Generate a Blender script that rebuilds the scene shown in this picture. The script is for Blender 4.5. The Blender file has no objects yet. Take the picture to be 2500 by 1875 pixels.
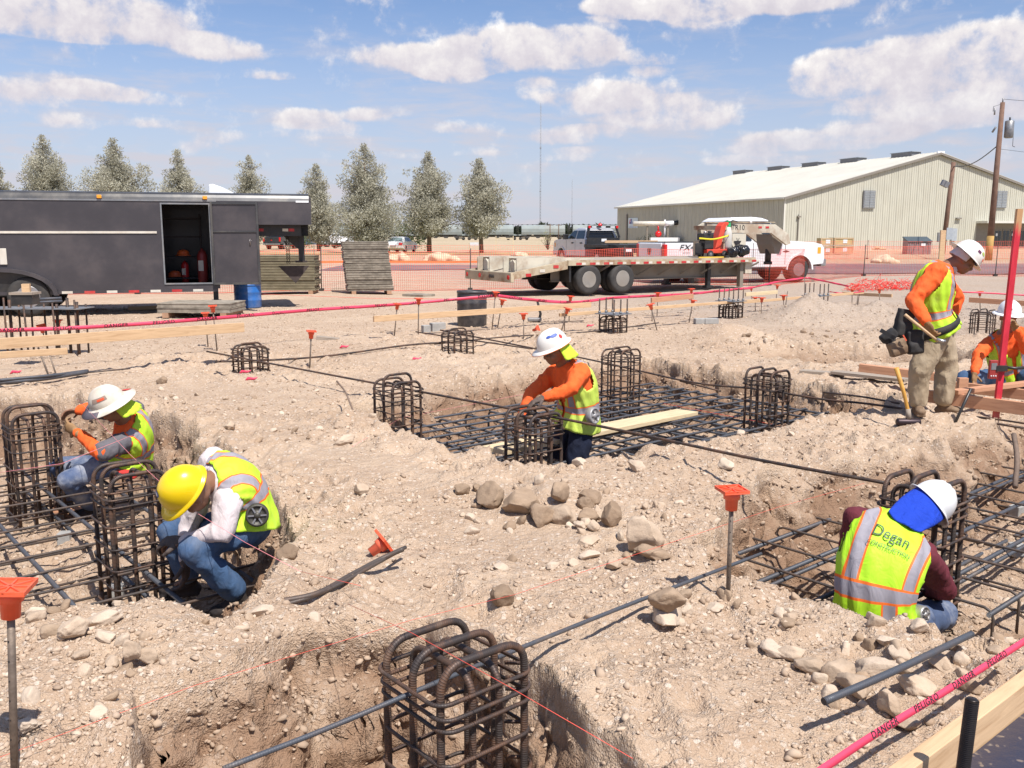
import bpy, bmesh, math, random
import numpy as np
from mathutils import Vector, Matrix, Quaternion
SC = bpy.context.scene
COL = SC.collection
R = math.radians
# ---------------------------------------------------------------- camera
HC = 1.65
FPX = 2255.0
PITCH = math.atan(365.5 / FPX)
SP, CP = math.sin(PITCH), math.cos(PITCH)
cam = bpy.data.cameras.new('camera')
cam.sensor_width = 36.0
cam.lens = FPX / 2500.0 * 36.0
cam.clip_start = 0.05
cam.clip_end = 20000
camo = bpy.data.objects.new('camera', cam)
COL.objects.link(camo)
camo.location = (0, 0, HC)
camo.rotation_euler = (math.pi / 2 - PITCH, 0, 0)
SC.camera = camo
SC.render.resolution_x = 1024
SC.render.resolution_y = 768
# ---------------------------------------------------------------- light
SUNV = Vector((0.30, -0.30, 0.62)).normalized()      # towards the sun: behind the camera, to the right
SUNV = Vector((0.17, -0.27, 0.54)).normalized()
sl = bpy.data.lights.new('sun', 'SUN')
sl.energy = 5.0
sl.angle = R(0.5)
sl.color = (1.0, 0.955, 0.90)
slo = bpy.data.objects.new('sun', sl)
COL.objects.link(slo)
slo.location = SUNV * 60
slo.rotation_euler = (-SUNV).to_track_quat('-Z', 'Y').to_euler()
SC.view_settings.view_transform = 'Standard'
SC.view_settings.look = 'None'
SC.view_settings.gamma = 1
SC.view_settings.use_curve_mapping = False
SC.view_settings.exposure = 0.39
try:
    SC.cycles.max_bounces = 6
    SC.cycles.diffuse_bounces = 3
    SC.cycles.transparent_max_bounces = 8
except Exception:
    pass

# node helper ------------------------------------------------------
class NT:
    def __init__(s, tree):
        s.t = tree
        s.n = tree.nodes
        s.l = tree.links
    def node(s, typ, **kw):
        n = s.n.new(typ)
        for k, v in kw.items():
            setattr(n, k, v)
        return n
    def put(s, sock, v):
        if isinstance(v, bpy.types.NodeSocket):
            s.l.new(v, sock)
        elif v is not None:
            if isinstance(v, (tuple, list)) and len(v) == 3 and sock.type == 'RGBA':
                v = (v[0], v[1], v[2], 1)
            sock.default_value = v
    def math(s, op, a, b=None, c=None, clamp=False):
        n = s.node('ShaderNodeMath', operation=op, use_clamp=clamp)
        s.put(n.inputs[0], a)
        if b is not None: s.put(n.inputs[1], b)
        if c is not None: s.put(n.inputs[2], c)
        return n.outputs[0]
    def vmath(s, op, a, b=None):
        n = s.node('ShaderNodeVectorMath', operation=op)
        s.put(n.inputs[0], a)
        if b is not None: s.put(n.inputs[1], b)
        return n.outputs[0] if op not in ('LENGTH', 'DOT_PRODUCT', 'DISTANCE') else n.outputs[1]
    def noise(s, vec, scale, detail=4, rough=0.55, dist=0.0, col=False):
        n = s.node('ShaderNodeTexNoise')
        s.put(n.inputs['Vector'], vec)
        n.inputs['Scale'].default_value = scale
        n.inputs['Detail'].default_value = detail
        n.inputs['Roughness'].default_value = rough
        n.inputs['Distortion'].default_value = dist
        return n.outputs['Color' if col else 'Fac']
    def voro(s, vec, scale, feature='F1', rnd=1.0, out='Distance'):
        n = s.node('ShaderNodeTexVoronoi', feature=feature)
        s.put(n.inputs['Vector'], vec)
        n.inputs['Scale'].default_value = scale
        n.inputs['Randomness'].default_value = rnd
        return n.outputs[out]
    def ramp(s, fac, stops, interp='LINEAR'):
        n = s.node('ShaderNodeValToRGB')
        n.color_ramp.interpolation = interp
        while len(n.color_ramp.elements) > 1:
            n.color_ramp.elements.remove(n.color_ramp.elements[0])
        e = n.color_ramp.elements[0]
        first = True
        for p, c in stops:
            if first:
                e.position = p
                first = False
            else:
                e = n.color_ramp.elements.new(p)
            if not isinstance(c, (tuple, list)): c = (c, c, c)
            e.color = (c[0], c[1], c[2], 1)
        s.put(n.inputs[0], fac)
        return n.outputs[0]
    def mix(s, fac, a, b, blend='MIX'):
        n = s.node('ShaderNodeMix', data_type='RGBA', blend_type=blend)
        s.put(n.inputs[0], fac)
        s.put(n.inputs[6], a)
        s.put(n.inputs[7], b)
        return n.outputs[2]
    def smooth(s, v, a, b, lo=0.0, hi=1.0):
        n = s.node('ShaderNodeMapRange', interpolation_type='SMOOTHSTEP')
        s.put(n.inputs[0], v)
        s.put(n.inputs[1], a); s.put(n.inputs[2], b)
        s.put(n.inputs[3], lo); s.put(n.inputs[4], hi)
        return n.outputs[0]
    def sep(s, v):
        n = s.node('ShaderNodeSeparateXYZ')
        s.put(n.inputs[0], v)
        return n.outputs
    def comb(s, x, y, z):
        n = s.node('ShaderNodeCombineXYZ')
        s.put(n.inputs[0], x); s.put(n.inputs[1], y); s.put(n.inputs[2], z)
        return n.outputs[0]
    def bump(s, h, strength=0.5, dist=0.01, normal=None):
        n = s.node('ShaderNodeBump')
        s.put(n.inputs['Height'], h)
        n.inputs['Strength'].default_value = strength
        n.inputs['Distance'].default_value = dist
        if normal is not None: s.put(n.inputs['Normal'], normal)
        return n.outputs[0]

def newmat(name):
    m = bpy.data.materials.new(name)
    m.use_nodes = True
    m.node_tree.nodes.clear()
    t = NT(m.node_tree)
    b = t.node('ShaderNodeBsdfPrincipled')
    o = t.node('ShaderNodeOutputMaterial')
    t.l.new(b.outputs[0], o.inputs[0])
    return m, t, b

# ---------------------------------------------------------------- world: sky and clouds
w = bpy.data.worlds.new('World')
SC.world = w
w.use_nodes = True
w.node_tree.nodes.clear()
t = NT(w.node_tree)
sky = t.node('ShaderNodeTexSky', sky_type='NISHITA')
sky.sun_disc = False
sky.sun_elevation = math.asin(SUNV.z)
sky.sun_rotation = math.atan2(SUNV.x, SUNV.y)
sky.altitude = 900
sky.air_density = 1.0
sky.dust_density = 1.1
sky.ozone_density = 1.0
dirn = t.node('ShaderNodeTexCoord').outputs['Generated']
dx, dy, dz = t.sep(dirn)
az = t.math('ARCTAN2', dx, dy)
el = t.math('ARCSINE', dz)
def pxdir(px, py):
    a = (px - 1250) / FPX; b = (937.5 - py) / FPX
    v = Vector((a, b * SP + CP, b * CP - SP)).normalized()
    return math.atan2(v.x, v.y), math.asin(v.z)
# individual cumulus clouds (azimuth / elevation of their centres and their half widths)
CL = [(130,40,310,60,1.0),(60,5,260,60,1.),(250,75,160,30,.8),(545,125,125,34,1.),(665,187,70,18,.85),(110,205,120,38,.5),(240,220,90,20,.6),
 (350,243,130,28,.8),(20,260,120,50,.45),(370,303,90,20,.6),(520,340,90,28,.5),(200,305,80,25,.35),(430,370,90,25,.4),
 (950,143,95,40,1.),(1090,150,100,50,1.),(1210,110,110,55,1.),(1330,130,150,62,1.),(1120,180,90,30,.9),(1430,110,110,50,1.),(1590,150,62,30,.85),
 (730,285,80,24,.8),(820,290,110,28,.65),(930,275,80,25,.55),(760,330,150,28,.4),(1130,315,90,26,.55),(1000,380,110,20,.35),(1170,372,60,18,.5),
 (1310,230,70,34,.45),(1560,230,150,50,.95),(1460,260,120,50,.75),(1680,275,130,38,.85),(1620,310,180,30,.7),(1310,330,80,28,.75),(1420,340,110,30,.55),(1410,385,100,22,.5),
 (1610,20,160,40,.95),(1500,12,80,30,.8),(1720,50,80,45,.9),(1780,10,240,30,.8),(1980,15,140,30,.5),
 (2020,180,100,50,.95),(2150,165,170,60,1.),(2320,130,160,60,.95),(2480,120,130,75,.95),(2080,225,170,40,.8),(2400,215,200,50,.75),
 (2190,285,150,42,.8),(2320,280,130,40,.75),(2460,270,120,50,.7),(1880,345,110,28,.6),(2000,345,150,38,.5),(2120,340,120,28,.6),(1770,380,110,25,.4),(2430,380,130,35,.35),(1850,400,130,20,.4)]
wn = t.noise(dirn, 12.0, 5, 0.62, 0.3)
wn2 = t.noise(dirn, 38.0, 5, 0.62, 0.1)
wob = t.math('ADD', t.math('MULTIPLY', t.math('SUBTRACT', wn, .5), 2.1), t.math('MULTIPLY', t.math('SUBTRACT', wn2, .5), 2.1))
CL = [(x_, y_, a_, b_, min(1.0, c_ + .22) if c_ < .62 else c_) for x_, y_, a_, b_, c_ in CL]
accz = accy = None
for (px, py, sx, sy, a) in CL:
    ca, ce = pxdir(px, py)
    kx = FPX / sx * math.cos(ce); ky = FPX / sy
    ex = t.math('MULTIPLY_ADD', az, kx, -ca * kx)
    ey = t.math('MULTIPLY_ADD', el, ky, -ce * ky)
    wgt = t.math('MULTIPLY_ADD', t.math('MULTIPLY_ADD', ey, ey, t.math('MULTIPLY', ex, ex)), -a, 1.6 * a)
    wgt = t.math('MAXIMUM', wgt, 0)
    accz = wgt if accz is None else t.math('ADD', accz, wgt)
    accy = t.math('MULTIPLY', ey, wgt) if accy is None else t.math('MULTIPLY_ADD', ey, wgt, accy)
yn = t.math('DIVIDE', accy, t.math('MAXIMUM', accz, .05))
topf = t.math('MULTIPLY', yn, .6)
dens = t.math('SUBTRACT', t.math('MINIMUM', accz, 1.6), .52)
dens = t.math('SUBTRACT', dens, t.math('MULTIPLY', t.math('MAXIMUM', t.math('SUBTRACT', t.math('MULTIPLY', yn, -1), .2), 0), 1.0))
# the same kind of cloud field goes on outside the view
mp = t.node('ShaderNodeMapping'); mp.inputs['Scale'].default_value = (1, 1, 3.2)
t.put(mp.inputs[0], dirn)
gn = t.noise(mp.outputs[0], 5.5, 5, .55, .2)
outside = t.smooth(t.math('MAXIMUM', t.math('SUBTRACT', t.math('ABSOLUTE', az), .56), t.math('MULTIPLY', t.math('SUBTRACT', el, .27), 1.2)), 0, .12)
dens2 = t.math('MULTIPLY', t.math('SUBTRACT', gn, .52), 6.0)
dens = t.math('MAXIMUM', dens, t.math('MULTIPLY', dens2, outside))
dcl = t.math('ADD', dens, wob)
cov = t.smooth(dcl, .12, 1.0)
# thin veil cloud near the horizon
mp2 = t.node('ShaderNodeMapping'); mp2.inputs['Scale'].default_value = (1, 1, 5.0)
t.put(mp2.inputs[0], dirn)
vn = t.noise(mp2.outputs[0], 12, 5, .6, .3)
veil = t.math('MULTIPLY', t.smooth(vn, .42, .70), t.smooth(el, .27, .04, .05, .75))
lit = t.math('ADD', t.math('ADD', t.math('MULTIPLY', topf, .5), .5), t.math('MULTIPLY', t.math('SUBTRACT', wn2, .5), 1.7))
ccol = t.ramp(lit, [(0.1, (.76, .71, .78)), (.45, (.86, .81, .86)), (.8, (1.04, .99, .98)), (1.0, (1.22, 1.18, 1.14))])
STR = 0.078
skyc = t.mix(1.0, sky.outputs[0], (1.06, 1.16, 1.36), 'MULTIPLY')
hz = t.smooth(el, .275, -.02, 0, .86)
skyc = t.mix(hz, skyc, (5.8, 6.0, 7.1))
CG = 8.8
cscaled = t.mix(1.0, ccol, (CG, CG, CG), 'MULTIPLY')
c1 = t.mix(veil, skyc, (6.7, 6.3, 6.8))
c2 = t.mix(t.math('MULTIPLY', cov, t.smooth(el, 0.0, .16, .45, .97)), c1, cscaled)
bg = t.node('ShaderNodeBackground')
t.put(bg.inputs[0], c2)
bg.inputs[1].default_value = STR
wo = t.node('ShaderNodeOutputWorld')
t.l.new(bg.outputs[0], wo.inputs[0])

# ---------------------------------------------------------------- pixel -> place helpers
def ray(px, py):
    a = (px - 1250) / FPX; b = (937.5 - py) / FPX
    return (a, b * SP + CP, b * CP - SP)
def G(px, py, z=0.0):
    r = ray(px, py); k = (z - HC) / r[2]
    return Vector((r[0] * k, r[1] * k, z))
def D(px, py, Y):
    r = ray(px, py); k = Y / r[1]
    return Vector((r[0] * k, Y, HC + r[2] * k))

# ---------------------------------------------------------------- numpy noise
def _hash(ix, iy, iz, seed):
    n = (ix.astype(np.int64) * 374761393 + iy.astype(np.int64) * 668265263 + iz.astype(np.int64) * 2147483647 + seed * 974634777) & 0xFFFFFFFF
    n = ((n ^ (n >> 13)) * 1274126177) & 0xFFFFFFFF
    n = (n ^ (n >> 16)) & 0xFFFFFFFF
    return n.astype(np.float64) / 4294967295.0
def vnoise(x, y, z=None, seed=0):
    if z is None: z = np.zeros_like(x)
    ix, iy, iz = np.floor(x), np.floor(y), np.floor(z)
    fx, fy, fz = x - ix, y - iy, z - iz
    fx = fx * fx * (3 - 2 * fx); fy = fy * fy * (3 - 2 * fy); fz = fz * fz * (3 - 2 * fz)
    r = 0
    for a in (0, 1):
        for b in (0, 1):
            for c in (0, 1):
                wgt = (fx if a else 1 - fx) * (fy if b else 1 - fy) * (fz if c else 1 - fz)
                r = r + wgt * _hash(ix + a, iy + b, iz + c, seed)
    return r * 2 - 1
def vnoise2(x, y, seed=0):
    ix, iy = np.floor(x), np.floor(y)
    fx, fy = x - ix, y - iy
    fx = fx * fx * (3 - 2 * fx); fy = fy * fy * (3 - 2 * fy)
    z = np.zeros_like(ix)
    h = lambda a, b: _hash(ix + a, iy + b, z, seed)
    r = (h(0, 0) * (1 - fx) + h(1, 0) * fx) * (1 - fy) + (h(0, 1) * (1 - fx) + h(1, 1) * fx) * fy
    return r * 2 - 1
def worley(x, y, seed=0):
    ix, iy = np.floor(x), np.floor(y)
    best = np.full(x.shape, 9.0); best2 = np.full(x.shape, 9.0); val = np.zeros(x.shape)
    z = np.zeros_like(ix)
    for a in (-1, 0, 1):
        for b in (-1, 0, 1):
            px = ix + a + _hash(ix + a, iy + b, z, seed)
            py = iy + b + _hash(ix + a, iy + b, z + 7, seed)
            d = np.sqrt((px - x) ** 2 + (py - y) ** 2)
            hv = _hash(ix + a, iy + b, z + 13, seed)
            new = d < best
            best2 = np.where(new, best, np.minimum(best2, d))
            val = np.where(new, hv, val)
            best = np.where(new, d, best)
    return best, best2, val
def sstep(a, b, x):
    k = np.clip((x - a) / (b - a), 0, 1)
    return k * k * (3 - 2 * k)

# pits: polygons on the ground, depth, wall width
PITS = [
 ([(-9, 5.6), (-4.4, 3.35), (-2.3, 3.8), (-1.6, 3.88), (-1.12, 4.0), (-1.15, 5.0), (-1.6, 6.1), (-2.5, 7.4), (-3.4, 8.6), (-5, 9.7), (-7, 10), (-9, 10)], .64, .44),
 ([(-1.75, 8.7), (.05, 6.5), (.55, 6.75), (.95, 7.0), (2.95, 8.2), (4.2, 9.5), (1.7, 12.5), (-.1, 11.4)], .64, .62),
 ([(1.05, 4.35), (1.6, 3.68), (2.15, 3.52), (2.75, 3.95), (4.5, 5.4), (9, 9), (9, 12), (5.0, 8.7), (3.45, 7.4), (2.05, 6.4), (1.1, 5.5)], .64, .48),
 ([(-1.4, 3.15), (-1.05, 3.4), (-.85, 3.8), (-.35, 3.9), (.08, 3.62), (.24, 3.15), (.52, 2.6), (.75, 1.5), (-.4, 1.0), (-.95, 2.0), (-1.12, 2.6)], .66, .32),
 ([(3.15, 13.3), (3.7, 11.9), (4.6, 11.2), (7.0, 11.9), (6.5, 13.9), (4.2, 14.4)], .40, .4),
 ([(6.4, 15.3), (8.2, 14.4), (11.5, 16.5), (9.8, 18.7), (7.3, 17.6)], .40, .6),
 ([(-4.6, 12.3), (-3.4, 10.6), (-2.3, 11.0), (-3.0, 12.7)], .10, .5),
 ([(-1.5, 14.3), (-.9, 12.6), (1.2, 13.3), (.3, 15.0)], .12, .6),
]
MOUNDS = [(5.75, 17.6, 1.3, .50), (7.0, 17.6, 1.0, .32), (3.6, 15.0, .75, .26), (.55, 6.15, .55, .07), (.2, 5.7, .5, .10), (-.2, 6.0, .4, .05), (1.2, 6.3, .6, .07), (-1.5, 8.0, .5, .03), (-1.6, 3.7, .5, .05),
          (-1.9, 3.6, .5, .06), (-.9, 5.5, .7, .05), (3.4, 8.6, .8, .04), (4.2, 8.3, .8, .05)]
def poly_sd(x, y, poly):
    """signed distance, positive inside"""
    d = np.full(x.shape, 1e9); inside = np.zeros(x.shape, bool)
    n = len(poly)
    for i in range(n):
        ax, ay = poly[i]; bx, by = poly[(i + 1) % n]
        ex, ey = bx - ax, by - ay
        k = np.clip(((x - ax) * ex + (y - ay) * ey) / (ex * ex + ey * ey), 0, 1)
        dd = np.hypot(x - ax - k * ex, y - ay - k * ey)
        d = np.minimum(d, dd)
        c = ((ay > y) != (by > y)) & (x < (bx - ax) * (y - ay) / ((by - ay) if by != ay else 1e-9) + ax)
        inside ^= c
    return np.where(inside, d, -d)
def pit_field(x, y):
    wx = x + .11 * vnoise2(x * 1.7, y * 1.7, 3) + .06 * vnoise2(x * 3.1, y * 3.1, 13) + .035 * vnoise2(x * 4, y * 4, 4)
    wy = y + .11 * vnoise2(x * 1.7, y * 1.7, 5) + .06 * vnoise2(x * 3.1, y * 3.1, 15) + .035 * vnoise2(x * 4, y * 4, 6)
    drop = np.zeros(x.shape); wall = np.zeros(x.shape); near = np.full(x.shape, -9.0)
    for poly, dep, ww in PITS:
        sd = poly_sd(wx, wy, poly)
        wv = ww * (1 + .35 * vnoise2(x * 2.2, y * 2.2, 11))
        k = np.clip(sd / wv, 0, 1)
        ledge = .08 * np.sin(k * 9 + 3 * vnoise2(x * 3, y * 3, 12))
        prof = np.clip(k ** .75 + ledge * (k > 0) * (k < 1), 0, 1)
        prof = np.where(k >= 1, 1, np.where(k <= 0, 0, prof))
        drop = np.maximum(drop, dep * prof)
        wall = np.maximum(wall, sstep(-.04, .07, sd) * (1 - sstep(wv, wv + .16, sd)) * (dep / .64))
        near = np.maximum(near, sd)
    return drop, wall, near
def terrain(x, y, full=False):
    x = np.asarray(x, float); y = np.asarray(y, float)
    fade = 1 - sstep(26, 60, y)
    drop, wall, near = pit_field(x, y)
    z = np.zeros(x.shape)
    z += .05 * vnoise2(x * .35, y * .35, 21) * sstep(1.5, 5, y) * fade
    for mx, my, mr, mh in MOUNDS:
        r = np.hypot(x - mx, y - my) / mr
        z += mh * np.clip(1 - r, 0, 1) ** 1.15 * (1 + .25 * vnoise2(x * 3, y * 3, 22))
    # spoil thrown around the pits is lumpier; the yard behind is graded flat
    yard = sstep(17, 20, y + .35 * x * (x < 0)) 
    rough = (.35 + .65 * sstep(-1.1, -.05, near)) * (1 - .7 * yard)
    wsm = 1 - .85 * np.clip(wall * sstep(.01, .08, drop), 0, 1)
    z += rough * (.035 * vnoise2(x * 1.6, y * 1.6, 23) + .022 * vnoise2(x * 4.1, y * 4.1, 24))
    rim = sstep(-.9, -.05, near) * (1 - .8 * yard)
    z += rim * (.030 * (1 - 2.4 * np.abs(vnoise2(x * 2.3, y * 2.3, 36))) + .020 * (1 - 2.4 * np.abs(vnoise2(x * 6.3, y * 6.3, 37))))
    f1, f2, cv = worley(x * 7 + vnoise2(x * 6, y * 6, 31), y * 7 + vnoise2(x * 6, y * 6, 32), 25)
    clod = np.clip(.55 - f1, 0, 1) * (cv > .45) * (.5 + cv)
    z += wsm * clod * .075 * rough * sstep(-.2, .4, vnoise2(x * .9, y * .9, 33) + .25)
    f1, f2, cv = worley(x * 19 + .6 * vnoise2(x * 15, y * 15, 34), y * 19, 26)
    z += wsm * np.clip(.6 - f1, 0, 1) * (.3 + cv) * .026 * rough * (.55 + .45 * vnoise2(x * 1.3, y * 1.3, 35))
    z += wsm * rough * (.009 * vnoise2(x * 13, y * 13, 27) + .004 * vnoise2(x * 37, y * 37, 28))
    z -= drop
    if full: return z, wall, near, drop
    return z
def gz(x, y):
    return float(terrain(np.array([x]), np.array([y]))[0])

def mesh_from(name, V, F, smooth=False):
    me = bpy.data.meshes.new(name)
    V = np.asarray(V, np.float32); 
    if isinstance(F, np.ndarray):
        nf, k = F.shape
        me.vertices.add(len(V)); me.vertices.foreach_set('co', V.ravel())
        me.loops.add(nf * k); me.loops.foreach_set('vertex_index', F.astype(np.int32).ravel())
        me.polygons.add(nf)
        me.polygons.foreach_set('loop_start', np.arange(0, nf * k, k, dtype=np.int32))
        me.polygons.foreach_set('loop_total', np.full(nf, k, np.int32))
        me.update(calc_edges=True)
    else:
        me.from_pydata([tuple(map(float, v)) for v in V], [], F)
        me.update()
    if smooth:
        me.polygons.foreach_set('use_smooth', np.ones(len(me.polygons), bool))
    return me

def build_ground():
    yd = [-9, -6, -3, -1, .2, 1.0, 1.6]
    y = 2.0
    while y < 26:
        yd.append(y); y += .0031 * (y + .3) if y > 2.3 else .02
    y = 26.0
    while y < 9000:
        yd.append(y); y *= 1.035 if y < 120 else 1.25
    yd = np.array(yd)
    tm = np.concatenate([np.linspace(-6, -.8, 26)[:-1], np.linspace(-.8, -.60, 30)[:-1], np.linspace(-.60, .60, 860), np.linspace(.6, .8, 30)[1:], np.linspace(.8, 6, 26)[1:]])
    T, Y = np.meshgrid(tm, yd)
    X = T * (np.maximum(Y, 0) + .9 + 1.5 * (np.abs(T) > .9) * 1.0)
    Z, wall, near, drop = terrain(X, Y, True)
    # rough, undercut walls: push wall points sideways
    dense = (Y > 1.9) & (Y < 20)
    zs = Z * 1.0
    rd = lambda f, g, sd: 1 - 2.6 * np.abs(vnoise(X * f, Y * f, zs * g, sd))
    nx = vnoise(X * 3.5, Y * 3.5, zs * 4, 41) * .06 + rd(6.5, 8, 47) * .032 + rd(15, 17, 42) * .013
    ny = vnoise(X * 3.5, Y * 3.5, zs * 4, 43) * .06 + rd(6.5, 8, 48) * .032 + rd(15, 17, 44) * .013
    nz = rd(8, 12, 45) * .028 + vnoise(X * 18, Y * 18, zs * 18, 46) * .012
    wk = np.clip(wall, 0, 1) * dense * sstep(.03, .2, drop)
    X2 = X + nx * wk; Y2 = Y + ny * wk; Z2 = Z + nz * wk
    ny_, nx_ = X.shape
    V = np.stack([X2, Y2, Z2], -1).reshape(-1, 3)
    idx = np.arange(ny_ * nx_).reshape(ny_, nx_)
    F = np.stack([idx[:-1, :-1], idx[:-1, 1:], idx[1:, 1:], idx[1:, :-1]], -1).reshape(-1, 4)
    me = mesh_from('ground', V, F, True)
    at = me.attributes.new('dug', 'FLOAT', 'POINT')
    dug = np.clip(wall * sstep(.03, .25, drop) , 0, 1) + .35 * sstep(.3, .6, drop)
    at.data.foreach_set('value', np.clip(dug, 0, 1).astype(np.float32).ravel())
    o = bpy.data.objects.new('ground', me)
    COL.objects.link(o)
    o['kind'] = 'structure'
    return o

def ground_material():
    m, t, b = newmat('dry_caliche_soil')
    pos = t.node('ShaderNodeNewGeometry').outputs['Position']
    a = t.node('ShaderNodeAttribute', attribute_name='dug')
    dug = a.outputs['Fac']
    n1 = t.noise(pos, .55, 5, .6)
    n2 = t.noise(pos, 4.5, 6, .62)
    n3 = t.noise(pos, 38, 4, .6)
    c = t.ramp(n1, [(.25, (.415, .293, .20)), (.5, (.505, .375, .265)), (.75, (.59, .455, .33))])
    c = t.mix(t.smooth(n2, .35, .7, 0, .55), c, (.385, .265, .18))
    c = t.mix(t.smooth(n3, .5, .8, 0, .6), c, (.64, .53, .43))
    # pale stones
    vd = t.voro(pos, 30)
    vc = t.sep(t.voro(pos, 30, out='Color'))[0]
    st = t.math('MULTIPLY', t.smooth(vd, .42, .30), t.smooth(vc, .62, .70))
    c = t.mix(t.math('MULTIPLY', st, t.smooth(n2, .3, .6, .25, .8)), c, (.66, .56, .46))
    vd2 = t.voro(pos, 75)
    vc2 = t.sep(t.voro(pos, 75, out='Color'))[0]
    st2 = t.math('MULTIPLY', t.smooth(vd2, .45, .3), t.smooth(vc2, .5, .6))
    c = t.mix(t.math('MULTIPLY', st2, .5), c, (.62, .51, .41))
    # fresh cut soil in the pit walls is browner
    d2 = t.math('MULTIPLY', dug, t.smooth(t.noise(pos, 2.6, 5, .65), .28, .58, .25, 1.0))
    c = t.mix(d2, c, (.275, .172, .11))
    # grey gravel to the right at the back, ochre yard beyond the fence
    x, y, z = t.sep(pos)
    gr = t.math('MULTIPLY', t.smooth(t.math('ADD', x, t.math('MULTIPLY', y, .35)), 7.5, 12.5), t.smooth(y, 13, 18))
    gr = t.math('MULTIPLY', gr, t.smooth(n1, .2, .6, .6, 1))
    gcol = t.mix(t.smooth(t.noise(pos, 22, 3, .7), .35, .65), (.235, .205, .18), (.40, .35, .31))
    c = t.mix(t.math('MULTIPLY', gr, .5), c, gcol)
    yd = t.smooth(y, 46, 62)
    ycol = t.mix(t.smooth(t.noise(pos, .12, 4, .6), .4, .6), (.47, .37, .25), (.40, .33, .20))
    c = t.mix(t.math('MULTIPLY', yd, .8), c, ycol)
    t.put(b.inputs['Base Color'], c)
    b.inputs['Roughness'].default_value = .95
    b.inputs['Specular IOR Level'].default_value = .15
    h = t.math('ADD', t.math('MULTIPLY', t.noise(pos, 60, 5, .65), .8), t.math('MULTIPLY', t.noise(pos, 16, 5, .68), 2.6))
    h = t.math('ADD', h, t.math('MULTIPLY', st, .2))
    h = t.math('ADD', h, t.math('MULTIPLY', st2, .12))
    h = t.math('ADD', h, t.math('MULTIPLY', t.voro(pos, 130), .35))
    t.put(b.inputs['Normal'], t.bump(h, 1.0, .013))
    return m
GROUND = build_ground()
M_GROUND = ground_material()
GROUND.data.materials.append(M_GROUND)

# ================================================================ object helpers
def tag(o, label=None, cat=None, group=None, kind=None):
    if label: o['label'] = label
    if cat: o['category'] = cat
    if group: o['group'] = group
    if kind: o['kind'] = kind
    return o
def thing(name, label, cat, loc=(0, 0, 0), rz=0.0, group=None, rot=None):
    o = bpy.data.objects.new(name, None)
    o.empty_display_size = .1
    COL.objects.link(o)
    o.location = loc
    o.rotation_euler = rot if rot else (0, 0, rz)
    return tag(o, label, cat, group)
def copy_tree(o, parent=None):
    c = o.copy(); COL.objects.link(c); c.parent = parent
    for ch in KIDS.get(o.name, []):
        k = copy_tree(ch, c)
        KIDS.setdefault(c.name, []).append(k)
    return c
KIDS = {}
def link(name, me, m, parent=None, loc=None, rot=None):
    o = bpy.data.objects.new(name, me)
    COL.objects.link(o)
    if m is not None and len(me.materials) == 0:
        for mm in (m if isinstance(m, (list, tuple)) else [m]):
            me.materials.append(mm)
    if parent is not None:
        o.parent = parent
        KIDS.setdefault(parent.name, []).append(o)
    if loc is not None: o.location = loc
    if rot is not None: o.rotation_euler = rot
    return o
def frame_z(d):
    d = Vector(d).normalized()
    u = Vector((0, 0, 1)) if abs(d.z) < .95 else Vector((1, 0, 0))
    x = u.cross(d).normalized(); y = d.cross(x)
    return x, y, d
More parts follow.
